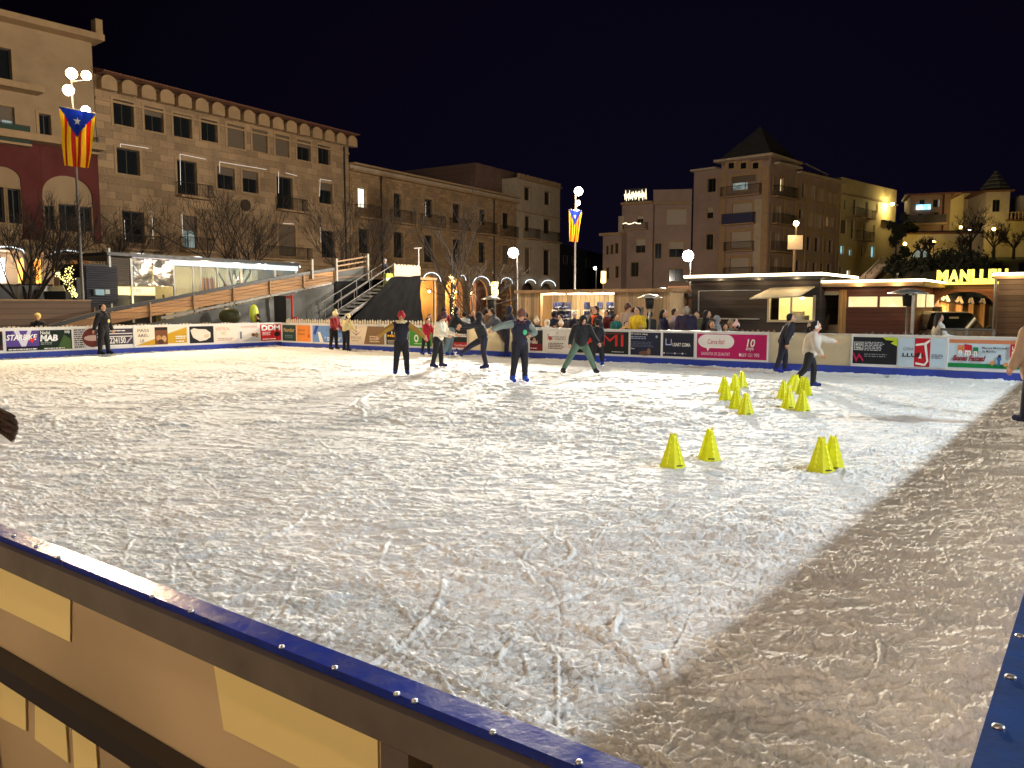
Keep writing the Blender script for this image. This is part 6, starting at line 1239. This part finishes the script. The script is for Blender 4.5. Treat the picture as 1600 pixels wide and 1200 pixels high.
# ---------- people ----------
skin = mat('skin', lin((.80, .60, .48)), .5); lipm = mat('lips', lin((.62, .32, .30)), .5); eyem = mat('eye_dark', (.02, .015, .012), .3)
def fab(r, g, b): return mat('cloth_%02x%02x%02x' % (r, g, b), lin((r/255, g/255, b/255)), .85, noise=.22, nscale=9, bump=.006, bscale=40)
HAIR = {'brown': mat('brown_hair', (.05, .026, .012), .85, noise=.4, nscale=25), 'dark': mat('dark_hair', (.012, .009, .008), .85, noise=.4, nscale=25), 'fair': mat('fair_hair', (.35, .22, .10), .6, noise=.3, nscale=25), 'grey': mat('grey_hair', (.35, .30, .26), .7, noise=.3, nscale=25)}
blade_m = mat('skate_blade_steel', (.7, .7, .7), .2, metal=.9)
HC = {}
def person(label, foot, H, phi, lean=4, arms=((8,12,15),(8,12,15)), legs=((4,4,6),(-4,4,6)), jacket=None, sleeves=None, trousers=(20,20,26), hat=None, hatc=(240,230,205), hair='dark', long_hair=False, hood=None, boots=(20,40,140), skates=True, coat=0, bulk=1.0, extras=(), headpitch=0, headyaw=0, kid=None, group=None, yaw=None, low=False, flare=1.0):
    kid = H < 1.5 if kid is None else kid
    Cdir = -FW if yaw is None else yaw; Rdir = RT if yaw is None else Vector((-Cdir.y, Cdir.x, 0))*1
    a = math.radians(phi); f = (Cdir*math.cos(a)+Rdir*math.sin(a)).normalized(); s = Vector((-f.y, f.x, 0)); z = Vector((0, 0, 1))     # forward, left, up
    R = math.radians
    def d(sw, ab, side): return (f*math.sin(R(sw))*math.cos(R(ab))+s*side*math.sin(R(ab))-z*math.cos(R(sw))*math.cos(R(ab))).normalized()
    hh = H*(.150 if kid else .132); sk_h = .075 if skates else .03
    th, sh = H*.238, H*.225; hipw = H*.052
    pel = Vector((0, 0, 0)); J = {}
    for i, side in enumerate((1, -1)):
        sw, ab, kn = legs[i]; hj = pel+s*side*hipw; k = hj+d(sw, ab, side)*th; an = k+d(sw-kn, ab*.9, side)*sh; J['hip', i], J['knee', i], J['ank', i] = hj, k, an
    low_z = min(J['ank', 0].z, J['ank', 1].z); lift = sk_h+.065*H/1.6+.0-low_z
    for k_ in list(J): J[k_] = J[k_]+z*lift
    pel = z*lift
    up = (f*math.sin(R(lean))+z*math.cos(R(lean))).normalized(); back = (f*math.cos(R(lean))-z*math.sin(R(lean))).normalized()
    chest = pel+up*H*.20; neck = pel+up*H*.305; shw = H*(.098 if kid else .106)*bulk**.3
    hp = lean*.5+headpitch; hu = (f*math.sin(R(hp))+z*math.cos(R(hp))).normalized(); hc = neck+hu*(hh*.60+H*.018)
    hf = (Matrix.Rotation(R(headyaw), 3, 'Z')@(f*math.cos(R(hp))-z*math.sin(R(hp)))).normalized(); hs = hu.cross(hf).normalized()
    for i, side in enumerate((1, -1)):
        sw, ab, el = arms[i][:3]; fa = arms[i][3] if len(arms[i]) > 3 else ab*.8; sj = neck-up*H*.035+s*side*shw; e = sj+d(sw, ab, side)*H*.165; w = e+d(sw+el, fa, side)*H*.145; J['sh', i], J['el', i], J['wr', i] = sj, e, w; J['hd', i] = d(sw+el, fa, side)
    t = thing('person', label, 'person', foot, 0, group); HC[label] = hc
    # body: head with face, neck, trunk, limbs grown into one surface
    m = MB(); HM = Matrix((hs, -hf, hu)).transposed()   # columns: side, back, up
    m.ball(hc+hu*hh*.06, hh*.5, None, 14, (.74, .86, .96), HM); m.ball(hc-hu*hh*.20+hf*hh*.10, hh*.32, None, 12, (.86, .9, .95), HM); m.cap(neck-up*H*.02, H*.034, hc-hu*hh*.2, H*.032)
    m.cap(hc+hf*hh*.40+hu*hh*.06, hh*.035, hc+hf*hh*.50-hu*hh*.08, hh*.06); 
    for sd in (1, -1): m.ball(hc+hs*sd*hh*.38-hu*hh*.03, hh*.10, None, 8, (.4, .7, 1.1), HM)
    m.cap(pel, H*.075, chest, H*.082); m.cap(chest, H*.082, neck-up*H*.045, H*.06)
    for i in (0, 1):
        m.cap(neck-up*H*.045, H*.045, J['sh', i], H*.038); m.cap(J['sh', i], H*.036, J['el', i], H*.027); m.cap(J['el', i], H*.027, J['wr', i], H*.018)
        m.cap(J['hip', i], H*.052, J['knee', i], H*.034); m.cap(J['knee', i], H*.034, J['ank', i], H*.023)
    ex = MB()
    for sd in (1, -1): ex.ball(hc+hf*hh*.385+hs*sd*hh*.16+hu*hh*.08, hh*.045, eyem, 6); ex.cap(hc+hf*hh*.41+hs*sd*hh*.10+hu*hh*.17, hh*.016, hc+hf*hh*.385+hs*sd*hh*.24+hu*hh*.17, hh*.012, HAIR[hair], 5)
    ex.cap(hc+hf*hh*.405-hs*hh*.09-hu*hh*.22, hh*.022, hc+hf*hh*.405+hs*hh*.09-hu*hh*.22, hh*.022, lipm, 5)
    for i, side in enumerate((1, -1)):
        w, hd = J['wr', i], J['hd', i]; pl_ = (s*side*.3-hd.cross(s)*.2).normalized(); across = hd.cross(pl_).normalized(); pn = across.cross(hd).normalized(); g = H*.0065
        ex.ball(w+hd*H*.028, H*.024, skin, 8, (1, 1, 1)); palm = w+hd*H*.045; ex.cap(w, H*.016, palm, H*.021, skin, 8)
        for q in range(4):
            o = across*(q-1.5)*g*1.9; L = H*(.021, .025, .023, .018)[q]; b0 = palm+o+hd*H*.008; b1 = b0+hd*L; b2 = b1+(hd*.6-pn*.8).normalized()*L*.8
            ex.cap(b0, g, b1, g*.9, skin, 5); ex.cap(b1, g*.9, b2, g*.7, skin, 5)
        b0 = w+hd*H*.022+across*H*.016; b1 = b0+(across*.8+hd*.7).normalized()*H*.022; ex.cap(b0, g*1.15, b1, g, skin, 5); ex.cap(b1, g, b1+hd*H*.016, g*.8, skin, 5)
    vx = .022 if low else .016
    blend(m, 'body', t, skin, vx*.9, 2, ex)
    # trousers
    if not low:
        m = MB(); m.ball(pel, H*.088, None, 12, (1, 1, 1)); m.cap(pel, H*.086, pel+up*H*.05, H*.083)
        for i in (0, 1): m.cap(J['hip', i], H*.072, J['knee', i], H*.052*flare**.5); m.cap(J['knee', i], H*.052*flare**.5, J['ank', i]+(J['ank', i]-J['knee', i])*.02, H*.040*flare)
        blend(m, 'trousers', t, fab(*trousers), vx, 2)
    # jacket
    b_ = bulk*1.10; m = MB(); m.cap(pel+up*H*(.045-.09*coat), H*.088*b_*(1+.12*coat), chest, H*.096*b_); m.cap(chest, H*.096*b_, neck-up*H*.05, H*.070*b_); sm = m if sleeves is None else MB()
    for sd in (1, -1): m.cap(chest+s*sd*H*.03, H*.085*b_, neck-up*H*.06+s*sd*H*.055, H*.056*b_)
    if coat > 0: m.cap(pel-z*H*.06*coat, H*.10*b_, pel+up*H*.05, H*.09*b_)
    for i in (0, 1):
        m.cap(neck-up*H*.05, H*.055, J['sh', i], H*.050*b_); sm.cap(J['sh', i], H*.049*b_, J['el', i], H*.039*b_); sm.cap(J['el', i], H*.039*b_, J['wr', i]-J['hd', i]*H*.005, H*.030*b_)
    m.cap(neck-up*H*.02, H*.050, neck+up*H*.012, H*.045)
    jc = jacket or (30, 30, 38)
    if hood: m.cap(neck-back*H*.02, H*.055, neck-hf*H*.03+up*H*.015, H*.055)
    blend(m, 'jacket', t, fab(*jc), vx, 2)
    if sleeves: blend(sm, 'sleeve', t, fab(*sleeves), vx, 2)
    # hair and headgear
    m = MB(); hc_ = hat in ('beanie', 'pom', 'helmet', 'cap'); m.ball(hc+hu*hh*(-.06 if hc_ else .10)-hf*hh*(.0 if hc_ else .06), hh*(.47 if hc_ else .53), None, 14, (.80, .80, .80) if hc_ else (.80, .86, .92), HM)
    hm = HAIR[hair]; cut = MB()
    vs = []; 
    if long_hair:
        for j in range(5): o = hs*hh*(j-2)*.17; m.cap(hc-hf*hh*.28+o, hh*.17, neck-back*hh*.38+o*1.2-z*hh*(.5 if long_hair is True else long_hair), hh*.13)
    elif hair: m.cap(hc-hf*hh*.25, hh*.25, hc-hf*hh*.28-hu*hh*.22, hh*.2)
    # keep the face clear: the cap of hair is pushed back and up
    hairo = MB(); Mx = Matrix.Translation(-hf*hh*.13+hu*hh*.05); hairo.v = [tuple(Mx@Vector(v)) for v in m.v]; hairo.f = m.f; hairo.m = m.m; hairo.ms = m.ms
    if not (hat == 'hood'): blend(hairo, 'hair', t, hm, .011, 1)
    if hat in ('beanie', 'pom', 'cap', 'helmet'):
        m = MB(); m.ball(hc+hu*hh*.15-hf*hh*.09, hh*.57, None, 14, (.84, .92, .90), HM); top = hc+hu*hh*.66-hf*hh*.1
        if hat == 'beanie': m.cap(hc+hu*hh*.45-hf*hh*.06, hh*.36, top, hh*.16)
        if hat == 'pom': m.cap(hc+hu*hh*.45-hf*hh*.06, hh*.34, top, hh*.14); m.ball(top+hu*hh*.20, hh*.20)
        if hat == 'cap': m.cap(hc+hf*hh*.3+hu*hh*.25, hh*.10, hc+hf*hh*.62+hu*hh*.2, hh*.06)
        for k_ in range(10):
            if hat == 'helmet': break
            a0 = 2*PI*k_/10; a1 = 2*PI*(k_+1)/10; P = lambda q: hc+hu*hh*(.17+.11*math.cos(q))+hs*math.sin(q)*hh*.43+hf*(math.cos(q)*hh*.46-hh*.04); m.cap(P(a0), hh*.085, P(a1), hh*.085, None, 6)
        # lift over the face
        h_ = blend(m, 'hat' if hat != 'helmet' else 'helmet', t, fab(*hatc), .012, 1)
    if hat == 'hood' or hood == 'up':
        m = MB(); hm2 = MB(); m.ball(hc-hf*hh*.12+hu*hh*.06, hh*.60, None, 14, (.84, .88, 1.0), HM); m.cap(hc-hf*hh*.2-hu*hh*.2, hh*.42, neck-back*H*.01, H*.06); blend(m, 'hood', t, fab(*(hatc if hat == 'hood' else jc)), .014, 2)
    # skates or shoes
    if not low:
        for i, side in enumerate((1, -1)):
            k, an = J['knee', i], J['ank', i]; dn = (an-k).normalized(); sw, ab, kn = legs[i]
            ff = (f-dn*f.dot(dn)); ff = ff.normalized() if ff.length > .2 else z; ff = (ff+f*.6).normalized(); ff = (ff-dn*ff.dot(dn)*.85).normalized()
            m = MB(); sole = an+dn*H*.030
            m.cap(an-dn*H*.075, H*.041, an, H*.038); m.cap(an, H*.038, sole-ff*H*.012, H*.036); m.cap(sole-ff*H*.025, H*.031, sole+ff*H*.10, H*.028); m.cap(an+ff*H*.01, H*.034, sole+ff*H*.06, H*.032)
            bt = blend(m, 'skate' if skates else 'shoe', t, fab(*boots) if i == 0 or True else None, .011, 1)
            if skates:
                m = MB(); b0 = sole+dn*H*.027; u_ = ff; v_ = dn.cross(ff).normalized(); h2 = sk_h-.01
                for (q0, q1, w0, w1) in ((-.05, .115, h2-.012, h2), (-.035, -.02, 0, h2-.012), (.06, .08, 0, h2-.012)):
                    vs = [b0+u_*q*H/1.0+dn*w+v_*e for q, w, e in ((q0,w0,-.003),(q1,w0,-.003),(q1,w1,-.003),(q0,w1,-.003),(q0,w0,.003),(q1,w0,.003),(q1,w1,.003),(q0,w1,.003))]
                    m.add(vs, [(0,1,2,3),(7,6,5,4),(0,4,5,1),(1,5,6,2),(2,6,7,3),(3,7,4,0)], blade_m)
                bl = m.build('blade', t); bl.parent = bt
    for e in extras:
        m = MB(); c = fab(*e[1])
        if e[0] == 'badge': q = neck-up*H*e[2]+back*H*.11*b_+s*H*e[3]; m.ball(q, H*.035, mat('badge_%d' % e[1][1], lin(tuple(v/255 for v in e[1])), .4), 6, (1, .25, 1.1), Matrix((s, -back, up)).transposed()); m.path([q+up*H*.03, neck+back*H*.06+s*H*.04], .004, 4, black_p); m.build('badge', t)
        if e[0] == 'scarf': m.cap(neck+hf*H*.04-s*H*.04, H*.028, neck+hf*H*.045+s*H*.04, H*.028); m.cap(neck+hf*H*.05, H*.025, chest+back*H*.10, H*.018); m.cap(neck-hf*H*.03+s*H*.03, H*.026, neck+hf*H*.03+s*H*.05, H*.026); blend(m, 'scarf', t, c, .014, 1)
        if e[0] == 'fur': 
            for k_ in range(9): q = 2*PI*k_/9; m.ball(neck+hs*math.sin(q)*H*.065-hf*math.cos(q)*H*.05+up*H*.015, H*.034)
            blend(m, 'fur_collar', t, c, .016, 1)
        if e[0] == 'headphones':
            for sd in (1, -1): m.ball(hc+hs*sd*hh*.44, hh*.17, c, 8, (.5, 1, 1.1), HM)
            m.path([hc+hs*math.cos(q)*hh*.46+hu*(hh*.08+math.sin(q)*hh*.54) for q in [PI*k_/8 for k_ in range(9)]], hh*.05, 6, c); m.build('headphones', t)
        if e[0] == 'ponytail': m.cap(hc-hf*hh*.45+hu*hh*.05, hh*.12, hc-hf*hh*.8-hu*hh*.35, hh*.13); m.cap(hc-hf*hh*.8-hu*hh*.35, hh*.13, hc-hf*hh*.75-hu*hh*.85, hh*.05); blend(m, 'ponytail', t, HAIR[hair], .012, 1)
        if e[0] == 'backpack': m.ball(chest-back*H*.12+up*H*.02, H*.085, None, 10, (.9, .6, 1.35), Matrix((s, -back, up)).transposed()); blend(m, 'backpack', t, c, .016, 1)
    return t
G_ = lambda x, y: ground(x, y, .01)
GS = 'skaters on the ice'
K = (22, 22, 27)
person('steward in black standing by the left side boards, badge on the chest', on_x(160, 478, -27.85).xy.to_3d(), 1.72, 75, 2, ((4,10,14),(-16,16,4)), ((2,5,2),(-3,5,2)), K, trousers=K, hair='dark', boots=(20,20,22), extras=(('badge',(230,200,120),.16,.0),), bulk=1.08, kid=False)
person('child in a red jacket and cream bobble hat by the far boards', G_(522, 547.5), 1.42, 55, 10, ((12,10,25),(30,6,30)), ((3,5,6),(-3,5,4)), (150,32,40), trousers=K, hat='pom', hatc=(246,232,178), hair='brown', boots=(30,28,34), bulk=1.05, headpitch=10)
person('child in a beige jacket and cream cap turned away by the far boards', G_(541, 549.5), 1.34, 150, 12, ((30,6,35),(25,6,30)), ((6,7,6),(-4,7,4)), (222,200,140), trousers=K, hat='cap', hatc=(246,232,178), hair='brown', boots=(30,28,34), bulk=1.08, headpitch=14)
person('child in a red hat and dark vest with tan sleeves, arms spread wide', G_(628, 587.5), 1.50, 180, 6, ((4,62,2),(6,58,4)), ((4,7,6),(-6,6,12)), (26,26,40), (160,122,48), (22,22,30), 'beanie', (176,28,36), 'fair', boots=(22,36,110), extras=(('fur',(220,196,150)),), bulk=1.08)
person('small child in a bright red hooded coat among the skaters', G_(666, 556), 1.22, 40, 14, ((25,14,30),(20,14,30)), ((4,5,8),(-6,5,8)), (186,24,44), trousers=(30,30,36), hair='brown', coat=1, hood=True, bulk=1.1, headpitch=10)
person('girl in a white jacket and dark knitted hat looking down', G_(685, 576), 1.46, 70, 12, ((28,8,45),(22,8,50)), ((5,5,6),(-5,5,8)), (236,228,205), trousers=K, hat='beanie', hatc=(84,52,56), hair='brown', long_hair=True, boots=(30,30,80), bulk=1.08, headpitch=18)
person('long-haired skater in a black top and pale blue jeans leaning on the boards', G_(706, 556.5), 1.64, 95, 20, ((48,8,22),(42,8,25)), ((-6,4,4),(-18,4,4)), (26,26,30), trousers=(118,136,140), hair='dark', long_hair=.9, boots=(24,50,150), flare=1.5, kid=False)
person('skater all in black gliding on one leg with the other stretched ahead', G_(756, 577), 1.50, -80, 20, ((82,6,6),(70,8,12)), ((4,3,16),(60,6,8)), (30,30,36), trousers=(34,36,52), hair='dark', hood='up', boots=(28,32,90), headpitch=-10)
person('tall skater in a grey jacket and brown trousers bending towards the boards', G_(783, 557.5), 1.72, -85, 34, ((40,8,30),(34,8,34)), ((-22,4,6),(-30,4,4)), (84,82,86), trousers=(84,68,60), hair='brown', boots=(24,40,120), kid=False, headpitch=-6, hood=True)
person('person in a dark hooded coat standing against the far boards, hands together', G_(791, 558), 1.66, 110, 12, ((30,8,30),(30,8,30)), ((2,4,3),(-2,4,3)), (36,36,52), trousers=(30,30,44), hat='hood', hatc=(36,36,52), hair='dark', boots=(24,40,120), coat=1, kid=False)
person('front skater in a navy vest and brown knitted hat, one grey sleeve stretched sideways', G_(812, 598.5), 1.58, 20, 5, ((-12,42,85,-45),(10,84,2)), ((4,4,12),(-3,4,10)), (36,34,54), (122,132,126), (26,26,38), 'beanie', (112,72,60), 'dark', boots=(24,70,190), extras=(('badge',(70,170,120),.13,.02),('scarf',(110,30,44))), bulk=1.12, headpitch=24)
person('skater in a black hooded jacket and green trousers with legs wide apart', G_(906, 586), 1.52, 15, 18, ((22,22,24),(8,26,30)), ((10,26,10),(6,30,16)), (28,28,34), trousers=(88,112,96), hat='hood', hatc=(28,28,34), hair='dark', boots=(24,26,50), bulk=1.12, headpitch=22)
person('small child all in black beside the skater with green trousers', G_(933, 573), 1.24, 190, 4, ((6,34,8),(10,12,30)), ((4,6,6),(-6,6,8)), (30,30,36), trousers=(26,26,34), hair='dark', boots=(24,60,170))
person('adult with an orange collar skating behind the small child in black', G_(936, 568), 1.66, -60, 16, ((20,10,30),(30,10,30)), ((4,5,8),(-16,8,10)), (40,38,42), trousers=(34,34,40), hair='brown', boots=(24,60,170), extras=(('scarf',(226,92,50)),), kid=False, hood=True)
person('boy in navy sportswear leaning forward with a green badge', G_(1222, 583.5), 1.50, 80, 24, ((-14,10,20),(-24,10,24)), ((12,4,10),(-10,4,6)), (30,30,46), trousers=(28,28,46), hair='dark', boots=(26,36,130), extras=(('badge',(40,170,120),.2,.02),), headpitch=-14)
person('girl in a silver puffer jacket and pink scarf with headphones and ponytail', G_(1263, 608), 1.33, 72, 12, ((72,16,6),(6,30,30)), ((18,6,20),(-14,6,26)), (196,186,176), trousers=(20,20,28), hair='dark', boots=(24,36,110), extras=(('scarf',(226,90,110)),('headphones',(225,225,230)),('ponytail',(0,0,0))), bulk=1.25, headpitch=6)
person('person at the right edge in a beige furry coat and cream bobble hat', G_(1617, 664), 1.60, 200, 8, ((12,8,10),(20,8,40)), ((4,6,4),(-10,8,6)), (168,136,108), trousers=(30,34,56), hat='pom', hatc=(226,208,178), hair='fair', boots=(30,36,80), extras=(('fur',(226,206,178)),), coat=1.2, bulk=1.3, flare=1.3)
# bent child at the left edge, only the hair swings into the frame
p_ = ground(-78, 800, .01); cc = person('crouching child at the left edge whose loose brown hair swings into view', p_, 1.30, 60, 78, ((-20,4,20),(-30,4,20)), ((46,8,70),(36,8,60)), (200,190,180), trousers=(60,60,70), hair='brown', long_hair=1.6, boots=(230,180,170), headpitch=30)
m = MB(); rs = random.Random(8); h0 = HC[cc['label']]
for q in range(150):
    v0 = rs.random(); a0 = deep(-30+14*v0, 640+36*v0, 5.6+rs.gauss(0, .04))-p_; v1 = min(1, max(0, v0+rs.gauss(0, .08))); a2 = deep(14+13*math.sin(PI*(.25+.6*v1))+rs.gauss(0, 1.2), 652+38*v1+rs.gauss(0, 1.5), 5.55+rs.gauss(0, .04))-p_
    m.cap(h0+Vector((rs.gauss(0,.04), rs.gauss(0,.04), .03)), .012, a0, .011, HAIR['brown'], 4)
    m.path([a0, a0.lerp(a2, .5)+Vector((0, 0, .03+.01*rs.random())), a0.lerp(a2, .85)+Vector((0, 0, .012)), a2], [.010, .009, .006, .002], 4, HAIR['brown'])
m.build('hair', cc, True)
# onlookers behind the far boards
def onlooker(label, px, py, Y, phi, grp='people watching from behind the far boards', **k):
    p = on_y(px, 478, Y); top = on_y(px, py, Y).z+.08; kk = dict(hair='dark', skates=False, low=True, lean=4); kk.update(k)
    hh_ = kk.pop('hat', None); H = top*(.97 if hh_ in ('pom', 'beanie') else .99); H = max(H, .9)
    o = person(label, Vector((p.x, p.y, -.08)), H, phi, hat=hh_, group=grp, **kk); return o
A_ = ((8,10,12),(8,10,14)); UPA = ((40,10,70),(35,10,70))
onlooker('adult in a red jacket with a black hat behind the boards by the tarpaulin', 693, 479, 24.5, 170, jacket=(170,36,48), hat='beanie', hatc=(20,20,24), kid=False)
onlooker('dark-haired child with only the head above the boards by the tarpaulin', 671, 492, 22.8, 20, jacket=(60,50,50))
onlooker('person in a white jacket behind the boards beside the fairy-lit trunk', 725, 487, 24, 190, jacket=(205,210,205), trousers=K)
onlooker('dark-clad person behind the gliding skater', 738, 484, 25, 30, jacket=(30,34,50)); onlooker('dark-haired head behind the boards by the tall bending skater', 748, 486, 25.6, 200, jacket=(26,26,30))
onlooker('fair-haired toddler held up behind the maroon board', 838, 497, 22.4, 30, jacket=(70,80,84), hair='fair', hat='pom', hatc=(236,216,190))
onlooker('toddler in a pale fur hood behind the white board', 855, 500, 22.2, 10, jacket=(190,186,180), hat='hood', hatc=(236,222,196), hair='fair')
onlooker('child in a pale bobble hat behind the board with the red dot', 877, 501, 22.2, -10, jacket=(180,176,176), hat='pom', hatc=(232,214,190), hair='fair')
onlooker('adult in a dark blue coat seen from behind at the skate hut', 865, 487, 23.6, 185, jacket=(34,40,62), kid=False); onlooker('adult in a brown coat with lit hair bending at the skate hut', 884, 489, 23.2, -60, jacket=(74,52,44), hair='brown', lean=24, kid=False, bulk=1.15, arms=UPA)
onlooker('adult with fair hair at the shelves behind the orange-collared skater', 926, 479, 25, 190, jacket=(190,180,160), hair='fair', kid=False); onlooker('dark-clad adult at the shelves left of the orange-collared skater', 914, 491, 23.8, 60, jacket=(30,30,34), kid=False)
onlooker('adult in a beige coat and brown hat at the right side of the skate hut', 980, 472, 24.2, 30, jacket=(190,158,134), hat='beanie', hatc=(96,64,60), kid=False, coat=1, bulk=1.1); onlooker('short-haired boy peering over the boards below the beige coat', 979, 503, 21.9, 10, jacket=(30,30,36))
onlooker('person with a raised arm between the beige coat and the yellow jacket', 991, 480, 24.6, 90, jacket=(120,112,106), kid=False, arms=((120,20,40),(20,10,20)))
onlooker('adult in a bright yellow jacket leaning at the boards', 1000, 478, 22.9, -50, jacket=(214,182,36), hair='dark', kid=False, bulk=1.15, lean=12, arms=((20,30,70),(20,10,60)))
onlooker('long-haired woman in a navy coat next to the yellow jacket', 1036, 483, 22.9, 60, jacket=(52,50,82), long_hair=.8, hair='dark', kid=False, coat=1)
onlooker('woman in a lilac-grey coat between the navy and plum coats', 1054, 481, 23.1, 60, jacket=(176,160,172), hair='brown', kid=False, coat=1); onlooker('broad adult in a plum coat with grey hair seen from behind', 1073, 478, 22.6, 180, jacket=(46,34,58), hair='grey', kid=False, bulk=1.3, coat=1)
onlooker('long-haired woman in profile in front of the dark chalet', 1104, 484, 23, 70, jacket=(36,34,48), long_hair=.8, kid=False); onlooker('brown-haired child below the woman in profile', 1112, 502, 22, 20, jacket=(80,60,56), hair='brown', long_hair=.4)
onlooker('dark-haired child left of two other children before the chalet', 1133, 507, 22.1, 15, jacket=(40,38,44)); onlooker('child in a beige hat between two other children before the chalet', 1142, 500, 22.7, 20, jacket=(120,110,90), hat='beanie', hatc=(150,130,100)); onlooker('child with a pink bobble hat before the chalet', 1152, 503, 22.2, 190, jacket=(70,60,70), hat='pom', hatc=(226,186,180))
onlooker('dark-haired person behind the boards left of the silver-jacket skater', 1268, 503, 22.4, -70, jacket=(24,24,28), hair='dark', kid=False, long_hair=.5)
onlooker('person in a pale grey hooded top inside the bar hut door', 1286, 474, 27.9, 200, 'people beyond the boards on the right', jacket=(140,136,120), hat='cap', hatc=(215,215,205), kid=False)
onlooker('woman with dark curly hair and a white jacket in the gateway', 1467, 489, 23.6, 80, 'people beyond the boards on the right', jacket=(226,222,216), long_hair=.6, kid=False, trousers=(40,40,50), arms=((20,10,60),(20,10,60)), sleeves=(226,222,216))
for px_, py_, Y_, ph_, lb_, kk_ in (
 (712,484,24.6,100,'person in a dark green coat behind the boards near the fairy-lit trunk',dict(jacket=(40,60,50))),
 (760,482,26.5,160,'distant adult in a tan coat under the patio heater left of the lamp post',dict(jacket=(130,100,74),kid=False)),
 (822,488,24.8,-70,'adult in a grey scarf and black coat left of the fair-haired toddler',dict(jacket=(34,32,36),kid=False)),
 (897,486,25.2,20,'adult with a white knitted hat between the brown coat and the green-trousered skater',dict(jacket=(60,60,84),hat='beanie',hatc=(225,218,205),kid=False)),
 (948,484,24.4,-40,'adult in a dark red coat right of the skate shelves',dict(jacket=(96,26,34),kid=False)),
 (962,490,23.4,40,'child in a teal jacket left of the beige coat',dict(jacket=(40,110,110))),
 (1016,486,24.6,200,'person in a black cap behind the yellow jacket near the heater',dict(jacket=(40,40,44),hat='cap',hatc=(20,20,22),kid=False)),
 (1090,486,24.0,-30,'adult in an olive coat right of the broad plum coat',dict(jacket=(88,84,56),kid=False)),
 (1120,494,24.2,60,'teenager in a light grey hood in front of the dark chalet',dict(jacket=(150,150,154),hat='hood',hatc=(150,150,154)))):
    onlooker(lb_, px_, py_, Y_, ph_, **kk_)
p = on_x(58, 478, -29.2); person('child in a pale yellow helmet behind the left side boards', Vector((p.x, p.y, -.08)), on_x(58, 491, -29.2).z+.08, 20, jacket=(30,30,36), hat='helmet', hatc=(235,205,120), skates=False, low=True)
q = on_x(601, 431, -29.8); person('person in a grey hood standing at the top of the ramp stairs', Vector((q.x, q.y, s1.z+.02)), 1.30, 60, 6, jacket=(30,30,38), trousers=K, hat='hood', hatc=(150,146,146), skates=False, boots=K)
q = on_x(598, 433, -29.6); t = thing('high_visibility_vest', 'folded lime and white vest on the ramp stair rail', 'vest', on_x(607, 437, -29.2)); m = MB(); m.box(-.12, .12, -.25, .2, -.3, .3, flat(180,200,60)); m.box(-.125, .125, -.255, .205, -.05, .08, flat(225,225,220)); m.build('cloth', t)
p = on_x(410, 478, -29.5); person('dark figure bending beside the lime sledge below the ramp', Vector((p.x, p.y, -.08)), 1.45, -60, 26, ((50,10,20),(40,10,20)), jacket=(20,20,24), trousers=K, hair='dark', skates=False, boots=K)
finish_jobs()
